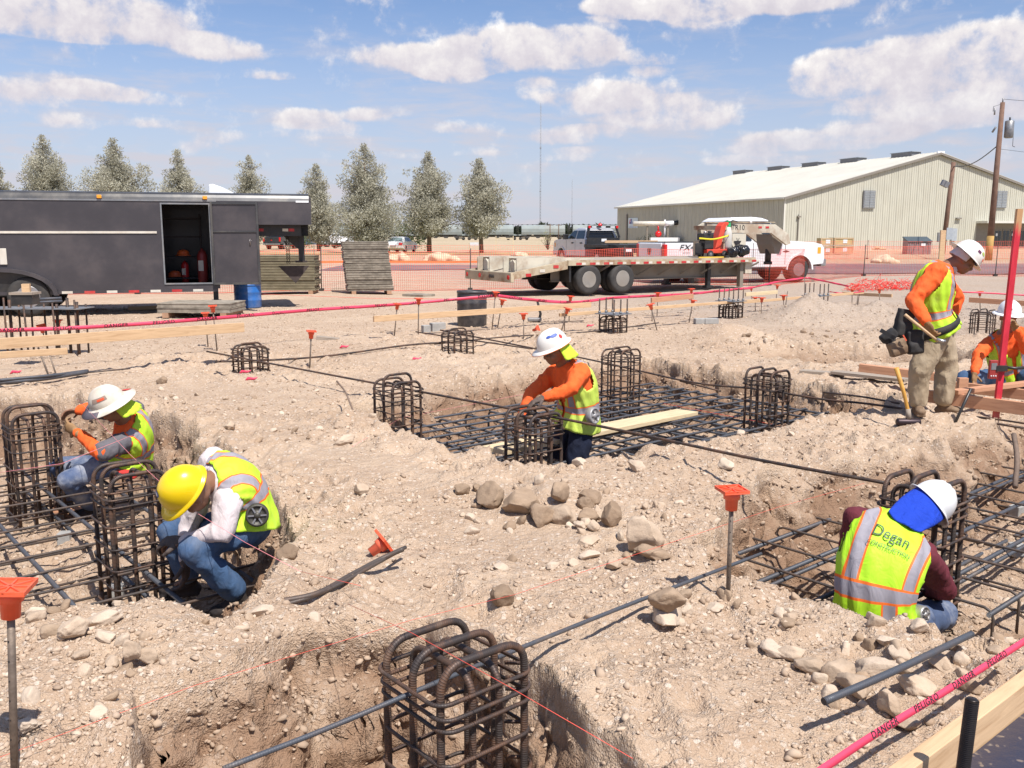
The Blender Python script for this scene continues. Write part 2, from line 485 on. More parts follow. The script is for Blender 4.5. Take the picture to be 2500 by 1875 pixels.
class MB:
    """collects simple shapes into one mesh"""
    def __init__(s): s.v = []; s.f = []; s.uv = {}; s.sm = []
    def add(s, V, F, smooth=False, UV=None):
        b = len(s.v)
        s.v += [Vector(v) for v in V]
        for i, f in enumerate(F):
            s.f.append([b + k for k in f]); s.sm.append(smooth)
            if UV: s.uv[len(s.f) - 1] = UV[i]
        return s
    def box(s, c, size, rz=0, M=None):
        x, y, z = (a / 2 for a in size)
        V = [Vector((sx * x, sy * y, sz * z)) for sz in (-1, 1) for sy in (-1, 1) for sx in (-1, 1)]
        m = Matrix.Translation(c) @ Matrix.Rotation(rz, 4, 'Z')
        if M is not None: m = Matrix.Translation(c) @ M.to_4x4()
        V = [m @ v for v in V]
        return s.add(V, [(0, 2, 3, 1), (4, 5, 7, 6), (0, 1, 5, 4), (2, 6, 7, 3), (0, 4, 6, 2), (1, 3, 7, 5)])
    def box2(s, a, b):
        a = Vector(a); b = Vector(b)
        return s.box((a + b) / 2, [abs(q) for q in (b - a)])
    def beam(s, a, b, w, h, up=(0, 0, 1)):
        a = Vector(a); b = Vector(b); d = (b - a).normalized()
        sd = d.cross(Vector(up))
        if sd.length < 1e-4: sd = d.cross(Vector((1, 0, 0)))
        sd.normalize(); u = sd.cross(d)
        V = []
        for p in (a, b):
            for q, r in ((-1, -1), (1, -1), (1, 1), (-1, 1)):
                V.append(p + sd * (q * w / 2) + u * (r * h / 2))
        return s.add(V, [(0, 3, 2, 1), (4, 5, 6, 7), (0, 1, 5, 4), (1, 2, 6, 5), (2, 3, 7, 6), (3, 0, 4, 7)])
    def tube(s, pts, r, n=6, cap=True, smooth=True):
        pts = [Vector(p) for p in pts]
        rs = r if isinstance(r, (list, tuple)) else [r] * len(pts)
        V = []; F = []; UV = []
        x = None; L = 0.0; Ls = []
        for i, p in enumerate(pts):
            if i == 0: d = pts[1] - p
            elif i == len(pts) - 1: d = p - pts[i - 1]
            else: d = (pts[i + 1] - p).normalized() + (p - pts[i - 1]).normalized()
            if d.length < 1e-9: d = Vector((0, 0, 1))
            d.normalize()
            if x is None: x, y, _ = frame_z(d)
            else:
                x = (x - d * x.dot(d)).normalized(); y = d.cross(x)
            if i: L += (p - pts[i - 1]).length
            Ls.append(L)
            for k in range(n):
                a = 2 * math.pi * k / n
                V.append(p + (x * math.cos(a) + y * math.sin(a)) * rs[i])
        m = len(pts)
        for i in range(m - 1):
            for k in range(n):
                k2 = (k + 1) % n
                F.append((i * n + k, i * n + k2, (i + 1) * n + k2, (i + 1) * n + k))
                UV.append(((Ls[i], k / n), (Ls[i], (k + 1) / n), (Ls[i + 1], (k + 1) / n), (Ls[i + 1], k / n)))
        s.add(V, F, smooth, UV)
        if cap:
            b = len(s.v) - len(V)
            s.f.append([b + k for k in range(n)][::-1]); s.sm.append(False)
            s.f.append([b + (m - 1) * n + k for k in range(n)]); s.sm.append(False)
        return s
    def cyl(s, a, b, r, n=16, r2=None, smooth=True):
        return s.tube([a, b], [r, r if r2 is None else r2], n, True, smooth)
    def lathe(s, prof, c=(0, 0, 0), axis=(0, 0, 1), n=24, smooth=True, sx=1.0, sy=1.0, cap=True):
        x, y, d = frame_z(axis) if tuple(axis) != (0, 0, 1) else (Vector((1, 0, 0)), Vector((0, 1, 0)), Vector((0, 0, 1)))
        c = Vector(c); V = []; F = []
        for r, h in prof:
            for k in range(n):
                a = 2 * math.pi * k / n
                V.append(c + x * (r * math.cos(a) * sx) + y * (r * math.sin(a) * sy) + d * h)
        for i in range(len(prof) - 1):
            for k in range(n):
                k2 = (k + 1) % n
                F.append((i * n + k, i * n + k2, (i + 1) * n + k2, (i + 1) * n + k))
        s.add(V, F, smooth)
        if cap:
            b = len(s.v) - len(V)
            if prof[0][0] > 1e-4: s.f.append([b + k for k in range(n)][::-1]); s.sm.append(False)
            if prof[-1][0] > 1e-4: s.f.append([b + (len(prof) - 1) * n + k for k in range(n)]); s.sm.append(False)
        return s
    def prism(s, poly, a, b, plane='xz', taper=None):
        """poly in a plane, extruded from a to b along the third axis"""
        n = len(poly); V = []
        for j, q in enumerate((a, b)):
            for p in poly:
                if taper and j == 1: p = taper(p)
                if plane == 'xz': V.append((p[0], q, p[1]))
                elif plane == 'xy': V.append((p[0], p[1], q))
                else: V.append((q, p[0], p[1]))
        F = [tuple(range(n)), tuple(range(2 * n - 1, n - 1, -1))]
        for k in range(n):
            k2 = (k + 1) % n
            F.append((k2, k, n + k, n + k2))
        return s.add(V, F)
    def ell(s, c, r, nu=12, nv=8, M=None):
        V = [];F = []
        c = Vector(c)
        for j in range(nv + 1):
            th = math.pi * j / nv
            for i in range(nu):
                a = 2 * math.pi * i / nu
                v = Vector((r[0] * math.sin(th) * math.cos(a), r[1] * math.sin(th) * math.sin(a), r[2] * math.cos(th)))
                if M is not None: v = M @ v
                V.append(c + v)
        for j in range(nv):
            for i in range(nu):
                i2 = (i + 1) % nu
                F.append((j * nu + i, (j + 1) * nu + i, (j + 1) * nu + i2, j * nu + i2))
        return s.add(V, F, True)
    def mesh(s, name, fix=True):
        me = bpy.data.meshes.new(name)
        me.from_pydata(s.v, [], s.f)
        me.polygons.foreach_set('use_smooth', s.sm)
        if s.uv:
            ul = me.uv_layers.new(name='UVMap')
            for p in me.polygons:
                u = s.uv.get(p.index)
                if u:
                    for li, q in zip(p.loop_indices, u): ul.data[li].uv = q
        if fix:
            bm = bmesh.new(); bm.from_mesh(me)
            bmesh.ops.recalc_face_normals(bm, faces=bm.faces)
            bm.to_mesh(me); bm.free()
        me.update()
        return me
    def build(s, name, m, parent=None, loc=None, rot=None, bevel=0, fix=True):
        me = s.mesh(name, fix)
        o = link(name, me, m, parent, loc, rot)
        if bevel:
            md = o.modifiers.new('bevel', 'BEVEL'); md.width = bevel; md.segments = 2; md.limit_method = 'ANGLE'; md.angle_limit = R(32)
            md.harden_normals = False
        return o
def catmull(pts, n=6):
    pts = [Vector(p) for p in pts]
    P = [pts[0] * 2 - pts[1]] + pts + [pts[-1] * 2 - pts[-2]]
    out = []
    for i in range(1, len(P) - 2):
        for k in range(n):
            u = k / n
            a, b, c, d = P[i - 1], P[i], P[i + 1], P[i + 2]
            out.append(.5 * ((2 * b) + (c - a) * u + (2 * a - 5 * b + 4 * c - d) * u * u + (3 * b - a - 3 * c + d) * u ** 3))
    out.append(pts[-1])
    return out
def local_z0(o, r=0): return o

# ================================================================ materials
def simple(name, col, rough=.6, metal=0.0, var=.12, vscale=4.0, bump=0.0, bscale=30.0, spec=.5, dirt=0.0, dirtcol=(.42, .32, .23), coat=0.0, dscale=3.0):
    m, t, b = newmat(name)
    oc = t.node('ShaderNodeTexCoord').outputs['Object']
    oi = t.node('ShaderNodeObjectInfo').outputs['Random']
    vec = t.vmath('ADD', oc, t.math('MULTIPLY', oi, 37.0))
    n = t.noise(vec, vscale, 4, .6)
    lo = tuple(c * (1 - var * 1.6) for c in col); hi = tuple(min(1, c * (1 + var * 1.3)) for c in col)
    c = t.ramp(n, [(.25, lo), (.75, hi)])
    if dirt:
        d = t.math('MULTIPLY', t.smooth(t.noise(vec, dscale, 5, .65), .42, .68), dirt)
        c = t.mix(d, c, dirtcol)
    t.put(b.inputs['Base Color'], c)
    b.inputs['Metallic'].default_value = metal
    b.inputs['Specular IOR Level'].default_value = spec
    t.put(b.inputs['Roughness'], t.math('ADD', rough - .08, t.math('MULTIPLY', n, .16), clamp=True))
    if coat:
        b.inputs['Coat Weight'].default_value = coat
        b.inputs['Coat Roughness'].default_value = .08
    if bump:
        t.put(b.inputs['Normal'], t.bump(t.noise(vec, bscale, 4, .6), bump, .01))
    return m
def wood_mat(name, col, dark, axis=0, gray=0.0):
    m, t, b = newmat(name)
    oc = t.node('ShaderNodeTexCoord').outputs['Object']
    oi = t.node('ShaderNodeObjectInfo').outputs['Random']
    mpn = t.node('ShaderNodeMapping')
    mpn.inputs['Scale'].default_value = (1.2, 14, 14)
    t.put(mpn.inputs[0], t.vmath('ADD', oc, t.math('MULTIPLY', oi, 19.0)))
    g = t.noise(mpn.outputs[0], 3.0, 5, .6, .6)
    kn = t.voro(t.vmath('MULTIPLY', oc, (1.0, 5, 5)), 1.6)
    c = t.ramp(g, [(.3, dark), (.5, col), (.75, tuple(min(1, q * 1.15) for q in col))])
    c = t.mix(t.smooth(kn, .10, .04), c, tuple(q * .4 for q in dark))
    c = t.mix(t.math('MULTIPLY', t.noise(oc, 2.5, 3), .5), c, tuple(q * .85 for q in col))
    t.put(b.inputs['Base Color'], c)
    b.inputs['Roughness'].default_value = .75
    t.put(b.inputs['Normal'], t.bump(g, .35, .004))
    return m
def rebar_mat(name, col, rust, amt=.5, pitch=.0085):
    m, t, b = newmat(name)
    tc = t.node('ShaderNodeTexCoord')
    oi = t.node('ShaderNodeObjectInfo').outputs['Random']
    u, v, _ = t.sep(tc.outputs['UV'])
    pos = t.node('ShaderNodeNewGeometry').outputs['Position']
    n = t.noise(t.vmath('ADD', pos, t.math('MULTIPLY', oi, 11.0)), 9, 5, .65)
    c = t.mix(t.math('MULTIPLY', t.smooth(n, .40, .66), amt), col, rust)
    w_ = t.math('SINE', t.math('MULTIPLY', t.math('ADD', u, t.math('MULTIPLY', v, pitch * 1.0)), 2 * math.pi / pitch))
    w_ = t.smooth(w_, .1, .9)
    c = t.mix(t.math('MULTIPLY', w_, .35), c, tuple(min(1, q * 1.9) for q in col))
    # earth smeared on the bars
    c = t.mix(t.math('MULTIPLY', t.smooth(t.noise(pos, 5, 4, .7), .55, .8), .35), c, (.36, .27, .19))
    t.put(b.inputs['Base Color'], c)
    b.inputs['Metallic'].default_value = .25
    b.inputs['Roughness'].default_value = .52
    t.put(b.inputs['Normal'], t.bump(t.math('ADD', w_, t.math('MULTIPLY', n, .3)), .9, .0022))
    return m
M = {}
M['rebar'] = rebar_mat('dark_rusty_rebar', (.046, .036, .033), (.19, .095, .052), .75)
M['rebar_blue'] = rebar_mat('blue_grey_rebar', (.078, .086, .102), (.13, .09, .07), .4)
M['rebar_thin'] = rebar_mat('thin_brown_rebar', (.085, .07, .062), (.17, .10, .065), .6, .006)
M['cap'] = simple('orange_cap_plastic', (.80, .10, .035), .45, var=.12, vscale=9, dirt=.25, dirtcol=(.75, .35, .25))
M['stake'] = simple('weathered_stake_steel', (.155, .12, .095), .6, .3, .25, 14, .3, 60, dirt=.4)
M['lumber'] = wood_mat('fresh_pine_lumber', (.61, .41, .235), (.46, .28, .145))
M['lumber_red'] = wood_mat('reddish_fir_lumber', (.52, .27, .155), (.38, .17, .09))
M['lumber_pale'] = wood_mat('pale_scaffold_plank', (.66, .52, .32), (.50, .37, .21))
M['lumber_grey'] = wood_mat('grey_weathered_board', (.34, .28, .22), (.2, .16, .125))
M['tape'] = simple('pink_danger_tape', (.74, .06, .12), .38, var=.05, vscale=3)
M['ink'] = simple('black_print', (.02, .018, .02), .6, var=.02)
M['white'] = simple('white_paint', (.78, .79, .80), .3, var=.03, coat=.3, dirt=.12, dirtcol=(.55, .48, .4))
M['silver'] = simple('silver_paint', (.62, .63, .645), .3, .3, .04, coat=.3, dirt=.18, dirtcol=(.5, .44, .37))
M['glass'] = simple('dark_window_glass', (.022, .028, .032), .06, var=.02, spec=.8)
M['glass_light'] = simple('light_window_glass', (.16, .21, .22), .08, var=.1, spec=.8)
M['rubber'] = simple('tyre_rubber', (.035, .033, .032), .8, var=.15, vscale=8, dirt=.3, dirtcol=(.10, .085, .07), bump=.2)
M['black'] = simple('black_paint', (.02, .02, .021), .4, var=.2, dirt=.2, dirtcol=(.12, .10, .08))
M['black_cloth'] = simple('black_fabric', (.022, .021, .022), .85, var=.25, vscale=12, bump=.3, dirt=.3, dirtcol=(.10, .085, .07))
M['chrome'] = simple('wheel_metal', (.45, .45, .46), .32, .85, .15, 8, dirt=.4)
M['steel_grey'] = simple('grey_steel', (.25, .26, .27), .5, .5, .15, 6, dirt=.25)
M['tail_red'] = simple('red_lens', (.62, .015, .015), .25, var=.08)
M['amber'] = simple('amber_lens', (.85, .33, .03), .25, var=.05)
M['lens'] = simple('headlight_lens', (.6, .6, .6), .12, .3, .05)
M['reflect_red'] = simple('red_reflective_tape', (.48, .02, .025), .4, var=.1, dirt=.2)
M['reflect_white'] = simple('white_reflective_tape', (.62, .58, .50), .4, var=.1, dirt=.3)
M['string'] = simple('red_mason_line', (.80, .10, .07), .7, var=.05)
M['string_pink'] = simple('pink_mason_line', (.85, .28, .30), .7, var=.05)
M['fence'] = simple('orange_fence_plastic', (.80, .10, .05), .5, var=.1, vscale=2)
M['fence_red'] = simple('red_orange_fence_plastic', (.85, .045, .03), .5, var=.1, vscale=5)
M['post'] = simple('rusty_post', (.06, .045, .04), .7, .2, .3, 10)

# ================================================================ shaped text
def text_mesh(body, size, extrude=.0, spacing=1.0, shear=0.0, res=3, bold=0.0):
    cu = bpy.data.curves.new('txt', 'FONT')
    cu.body = body; cu.size = size; cu.extrude = extrude
    cu.align_x = 'CENTER'; cu.align_y = 'CENTER'
    cu.space_character = spacing; cu.shear = shear; cu.resolution_u = res; cu.offset = size * bold
    o = bpy.data.objects.new('txt', cu); COL.objects.link(o)
    bpy.context.view_layer.update()
    dg = bpy.context.evaluated_depsgraph_get()
    me = bpy.data.meshes.new_from_object(o.evaluated_get(dg))
    bpy.data.objects.remove(o); bpy.data.curves.remove(cu)
    return me
def put_text(body, size, origin, xdir, ydir, m, parent=None, name='lettering', spacing=1.0, shear=0.0, sx=1.0, bold=0.0):
    me = text_mesh(body, size, 0, spacing, shear, 3, bold)
    x = Vector(xdir).normalized(); y = Vector(ydir).normalized(); z = x.cross(y)
    Mx = Matrix((x * sx, y, z)).transposed().to_4x4()
    Mx.translation = Vector(origin)
    me.transform(Mx)
    me.materials.clear()
    return link(name, me, m, parent)
def remesh(mb, voxel, smooth=3, disp=None, name='body', m=None, parent=None, wr=0.0, wscale=16.0, seed=0):
    """merge overlapping volumes into one continuous skin"""
    me = mb.mesh('tmp')
    o = bpy.data.objects.new('tmp', me); COL.objects.link(o)
    md = o.modifiers.new('r', 'REMESH'); md.mode = 'VOXEL'; md.voxel_size = voxel; md.use_smooth_shade = True
    if smooth:
        m2 = o.modifiers.new('s', 'SMOOTH'); m2.factor = .5; m2.iterations = smooth
    bpy.context.view_layer.update()
    dg = bpy.context.evaluated_depsgraph_get()
    out = bpy.data.meshes.new_from_object(o.evaluated_get(dg))
    bpy.data.objects.remove(o); bpy.data.meshes.remove(me)
    out.name = name
    n = len(out.vertices)
    if wr:
        co = np.empty(n * 3); out.vertices.foreach_get('co', co); co = co.reshape(-1, 3)
        no = np.empty(n * 3); out.vertices.foreach_get('normal', no); no = no.reshape(-1, 3)
        x, y, z = co.T
        d = vnoise(x * wscale, y * wscale, z * wscale * .6, seed) 
        d = 1 - np.abs(d) * 2
        d2 = vnoise(x * wscale * 2.1, y * wscale * 2.1, z * wscale * 1.6, seed + 1)
        co = co + no * (d * wr + d2 * wr * .5)[:, None]
        out.vertices.foreach_set('co', co.ravel())
    out.polygons.foreach_set('use_smooth', np.ones(len(out.polygons), bool))
    out.materials.clear()
    out.update()
    return link(name, out, m, parent)

# ================================================================ far background
rnd = random.Random(7)
M['bark'] = simple('pine_bark', (.17, .12, .09), .9, var=.25, vscale=9, bump=.5)
def leaf_mat(name, lo, hi):
    m, t, b = newmat(name)
    at = t.node('ShaderNodeAttribute', attribute_name='tone').outputs['Fac']
    pos = t.node('ShaderNodeNewGeometry').outputs['Position']
    n = t.noise(pos, 1.3, 3)
    c = t.ramp(t.math('ADD', t.math('MULTIPLY', at, .6), t.math('MULTIPLY', n, .4)), [(.25, lo), (.75, hi)])
    m.node_tree.nodes.remove(b)
    d = t.node('ShaderNodeBsdfDiffuse'); tr = t.node('ShaderNodeBsdfTranslucent'); mx = t.node('ShaderNodeMixShader')
    t.put(d.inputs[0], c); t.put(tr.inputs[0], c); mx.inputs[0].default_value = .34
    t.l.new(d.outputs[0], mx.inputs[1]); t.l.new(tr.outputs[0], mx.inputs[2])
    o_ = [n_ for n_ in t.n if n_.type == 'OUTPUT_MATERIAL'][0]; t.l.new(mx.outputs[0], o_.inputs[0])
    return m
M['pine'] = leaf_mat('dusty_pine_needles', (.38, .365, .285), (.56, .54, .44))
M['green'] = leaf_mat('green_scrub_leaves', (.06, .085, .04), (.17, .20, .09))
M['yellowgreen'] = leaf_mat('yellow_green_leaves', (.16, .18, .06), (.36, .37, .16))
M['darkgreen'] = leaf_mat('dark_scrub_leaves', (.03, .04, .028), (.08, .095, .06))
def leaf_cloud(clumps, size, per, rg, m, parent, name='crown', up=.35):
    """clumps: (centre, radius); many small leaf faces spread through each"""
    V = []; F = []; T = []
    for c, r in clumps:
        tone = rg.random()
        for i in range(max(6, int(per * (r / .6) ** 2))):
            d = Vector((rg.gauss(0, 1), rg.gauss(0, 1), rg.gauss(0, 1))).normalized()
            q = c + d * (r * (rg.random() ** .38))
            s = size * rg.uniform(.6, 1.4)
            a = (d + Vector((0, 0, up)) + Vector((rg.gauss(0, .5), rg.gauss(0, .5), rg.gauss(0, .4)))).normalized()
            x, y, _ = frame_z(a)
            an = rg.random() * 6.28
            sdv = x * math.cos(an) + y * math.sin(an)
            b = len(V)
            V += [q - sdv * s * .32, q + sdv * s * .32, q + a * s + sdv * s * .08]
            F.append((b, b + 1, b + 2))
            tt = min(1, max(0, tone * .7 + rg.random() * .3)); T += [tt, tt, tt]
    me = mesh_from(name, np.array([tuple(v) for v in V]), np.array(F, np.int32))
    at = me.attributes.new('tone', 'FLOAT', 'POINT'); at.data.foreach_set('value', T)
    return link(name, me, m, parent)
def pine(x, y, h, w, base, label, seed, m='pine', lean=0, dens=1.0):
    rg = random.Random(seed)
    t_ = thing('pine_tree', label, 'tree', (x, y, gz(x, y) - .05), 0, 'dusty pines in a row beyond the yard')
    b = MB()
    b.tube([(0, 0, 0), (lean * .3, 0, h * .4), (lean * .6, 0, h * .75), (lean, 0, h * .97)], [h * .026, h * .018, h * .010, h * .003], 8)
    clumps = []
    n = 30
    sect = [rg.uniform(.62, 1.2) for _ in range(9)]
    for i in range(n):
        k = i / (n - 1)
        z = base * h + (h - base * h) * k
        prof = (math.sin(min(1, (k + .12) / .38) * math.pi / 2) * (1 - k) ** .62) * w * .5 + .12
        nb = 3 if k < .75 else 2
        ph = i * 2.4 + rg.random()
        for j in range(nb):
            a = ph + j * 6.28 / nb + rg.uniform(-.4, .4)
            rr = prof * rg.uniform(.5, 1.0) * sect[int((a % 6.283) / 6.283 * 8.99)] * (1 + .22 * math.sin(k * 11 + seed))
            tip = Vector((math.cos(a) * rr + lean * k, math.sin(a) * rr, z + rr * rg.uniform(.02, .30)))
            if i % 2 == 0 and rr > .5:
                b.tube([(lean * k, 0, z - rr * .25), tip], [h * .006, h * .002], 5)
            clumps.append((tip * 1.0, max(.24, prof * rg.uniform(.24, .40))))
            clumps.append((Vector((tip.x * .45, tip.y * .45, tip.z - rr * .06)), max(.25, prof * .36)))
    clumps.append((Vector((lean, 0, h * .97)), .3)); clumps.append((Vector((lean, 0, h * .91)), .42))
    b.build('trunk', M['bark'], t_)
    leaf_cloud(clumps, .15, 165 * dens, rg, M[m], t_)
    return t_
TREES = [  # px centre, top py, Y, width px, base frac, label
 (-8, 398, 88, 80, .12, 'dusty pine cut off by the left edge, farthest left of the row'),
 (106, 334, 90, 135, .12, 'broad dusty pine behind the black trailer, second from the left'),
 (274, 342, 90, 140, .12, 'widest pale pine behind the roof of the black trailer'),
 (436, 369, 92, 105, .12, 'narrow pine rising above the open side door of the trailer'),
 (606, 385, 92, 100, .12, 'small pine behind the white roof vent of the trailer'),
 (772, 405, 92, 96, .14, 'ragged pine just past the nose of the black trailer'),
 (893, 356, 84, 128, .10, 'tallest dusty pine standing over the white pickup'),
 (1045, 376, 84, 118, .20, 'dusty pine with bare reddish trunk right of the white sedan'),
 (1174, 392, 82, 110, .22, 'slim pine with pale trunk, last on the right of the row')]
for i, (px, py, Y, wpx, bs, lb) in enumerate(TREES):
    top = D(px, py, Y)
    pine(top.x, Y, top.z - gz(top.x, Y), wpx * Y / FPX * 1.32, bs, lb, 50 + i, lean=rnd.uniform(-.25, .25))
def shrub(name, px, py_top, Y, wpx, label, m, seed, cat='bush', group=None, rz=1.0):
    rg = random.Random(seed)
    top = D(px, py_top, Y); g = gz(top.x, Y)
    h = top.z - g; w_ = wpx * Y / FPX
    t_ = thing(name, label, cat, (top.x, Y, g), 0, group)
    st = MB(); cl = []
    for i in range(int(16 + 2 * w_)):
        a = rg.random() * 6.28; rr = rg.random() ** .5
        z = h * rg.uniform(.15, 1) 
        k = math.sqrt(max(0, 1 - (z / h) ** 2 * .8))
        p = Vector((math.cos(a) * rr * w_ / 2 * k, math.sin(a) * rr * w_ / 2 * k * rz, z * .93))
        cl.append((p, max(.12, w_ * .13)))
        st.tube([(0, 0, 0), p * .6 + Vector((0, 0, .1)), p], [.04, .02, .008], 4)
    st.build('stem', M['bark'], t_)
    leaf_cloud(cl, max(.10, w_ * .05), 60, rg, M[m], t_, 'foliage')
    return t_
shrub('scrub_tree', 985, 528, 95, 100, 'darker green tree behind the white sedan and beside a pine', 'green', 5, 'tree')
shrub('scrub_tree', 1338, 560, 100, 44, 'yellow green tree right behind the mirror of the silver truck', 'yellowgreen', 6, 'tree')
shrub('scrub_tree', 1462, 553, 104, 40, 'thin yellow green tree between silver truck and warehouse', 'yellowgreen', 8, 'tree')
shrub('scrub_bush', 1580, 571, 120, 52, 'dark bush against the shaded wall of the warehouse', 'darkgreen', 9)
shrub('scrub_bush', 1495, 578, 118, 40, 'dull green bush left of the warehouse corner', 'green', 10)
shrub('scrub_bush', 1518, 588, 108, 40, 'low bush at the foot of the warehouse corner', 'green', 12)
shrub('scrub_tree', 815, 560, 110, 60, 'dark scrub tree below the pines near the trailer nose', 'darkgreen', 11, 'tree')
shrub('scrub_bush', 725, 576, 110, 80, 'green bush seen beneath the nose of the black trailer', 'green', 13)
# far tree line
def treeline():
    rg = random.Random(3); cl = []
    for i in range(260):
        x = rg.uniform(-330, 330); y = rg.uniform(560, 600)
        cl.append((Vector((x, y, rg.uniform(.5, 4.5))), rg.uniform(2.5, 5)))
    o = leaf_cloud(cl, 1.6, 6, rg, M['darkgreen'], None, 'distant_scrub')
    o['kind'] = 'stuff'
treeline()
# train of hopper wagons
M['hopper'] = simple('dull_grey_green_wagon_paint', (.27, .31, .30), .65, var=.12, vscale=.5, dirt=.5, dirtcol=(.27, .25, .21), dscale=.35)
M['hopper_dark'] = simple('wagon_underframe', (.06, .055, .05), .8, var=.2)
def hopper_proto():
    t_ = thing('hopper_wagon', 'grey hopper wagon', 'rail wagon', (0, 0, 0), 0, 'hopper wagons of the parked train')
    L = 15.6; b = MB()
    prof = [(-1.45, 1.55), (-1.62, 2.3), (-1.6, 3.2), (-1.3, 3.95), (-.6, 4.25), (.6, 4.25), (1.3, 3.95), (1.6, 3.2), (1.62, 2.3), (1.45, 1.55)]
    b.prism(prof, -L / 2 + 1.6, L / 2 - 1.6, 'yz')
    b.build('wagon_body', M['hopper'], t_)
    for s in (-1, 1):
        e = MB()
        e.prism([(s * (L / 2 - 1.6), 3.9), (s * (L / 2 - 1.6), 1.7), (s * (L / 2 - .2), 1.5), (s * (L / 2 - .2), 1.3), (s * (L / 2 - 3), 1.3), (s * (L / 2 - 3), 1.55)], -1.3, 1.3)
        e.build('slope_sheet', M['hopper'], t_)
    u = MB(); u.box((0, 0, 1.15), (L - .5, .5, .45))
    for k in range(4):
        x = -4.5 + k * 3
        u.prism([(x - 1.3, 1.6), (x + 1.3, 1.6), (x + .35, .55), (x - .35, .55)], -1.2, 1.2)
    for s in (-1, 1):
        for yy in (-1.3, 1.3):
            u.tube([(s * (L / 2 - .25), yy, 1.3), (s * (L / 2 - .25), yy, 4.1)], .05, 4)
    u.build('underframe', M['hopper_dark'], t_)
    w_ = MB(); w_.box((0, 0, 4.42), (L - 1.2, .6, .06))
    for k in range(9): w_.box((-6 + k * 1.5, 0, 4.33), (.5, .9, .16))
    w_.build('roof_walkway', M['hopper_dark'], t_)
    for s in (-1, 1):
        g = MB(); g.box((s * (L / 2 - 2.2), 0, .6), (2.6, 2.1, .4))
        for q in (-.9, .9):
            for yy in (-.8, .8): g.cyl((s * (L / 2 - 2.2) + q, yy - .07, .46), (s * (L / 2 - 2.2) + q, yy + .07, .46), .46, 14)
        g.build('bogie', M['hopper_dark'], t_)
    return t_
hp = hopper_proto()
YT = 268
hx = [690, 826, 951, 1076, 1201, 1326, 1451]
hl = ['behind the legs of the black trailer nose', 'behind the far white pickup', 'hidden half behind the green tree', 'between the two pines with bare trunks', 'below the tall radio mast', 'behind the cab of the silver truck', 'farthest right, beside the warehouse']
for i, px in enumerate(hx):
    o = hp if i == 0 else copy_tree(hp)
    o.location = D(px, 580, YT); o.location.z = 0.0
    o['label'] = 'grey green hopper wagon ' + hl[i]
# radio masts
def mast(px, top, Y, wid, label):
    p = D(px, top, Y); h = p.z
    t_ = thing('radio_mast', label, 'mast', (p.x, Y, 0))
    b = MB(); n = 22
    for k in range(3):
        a = k * 2.094
        b.tube([(math.cos(a) * wid, math.sin(a) * wid, 0), (math.cos(a) * wid, math.sin(a) * wid, h)], wid * .16, 4)
    for i in range(n * 2):
        z0 = h * i / (n * 2); z1 = h * (i + 1) / (n * 2)
        for k in range(3):
            a = k * 2.094; c = (k + 1) * 2.094
            b.tube([(math.cos(a) * wid, math.sin(a) * wid, z0), (math.cos(c) * wid, math.sin(c) * wid, z1)], wid * .11, 3)
    b.build('lattice', M['steel_grey'], t_)
    b = MB(); b.tube([(0, 0, h), (0, 0, h * 1.03)], wid * .15, 5)
    b.build('mast_tip', M['steel_grey'], t_)
    for f in (.35, .68):
        b = MB(); b.box((0, 0, h * f), (wid * 2.6, wid * 2.6, wid * 1.2)); b.build('beacon', M['steel_grey'], t_)
mast(1320, 257, 600, .40, 'tall thin lattice radio mast beyond the train')
mast(1397, 440, 900, .28, 'faint shorter mast right of the tall radio mast')
mast(1139, 434, 500, .20, 'short thin mast left of the slim pine')
for px, lb in ((1364, 'small far pole above the train, nearest the silver truck mirror'), (1343, 'tiny far pole just left of the other far pole')):
    p = D(px, 547, 240); t_ = thing('far_pole', lb, 'pole', (p.x, 240, 0))
    b = MB(); b.tube([(0, 0, 0), (0, 0, p.z)], .14, 5); b.build('pole_shaft', M['bark'], t_)
    b = MB(); b.box((0, 0, p.z - .3), (1.6, .15, .15)); b.build('crossarm', M['bark'], t_)

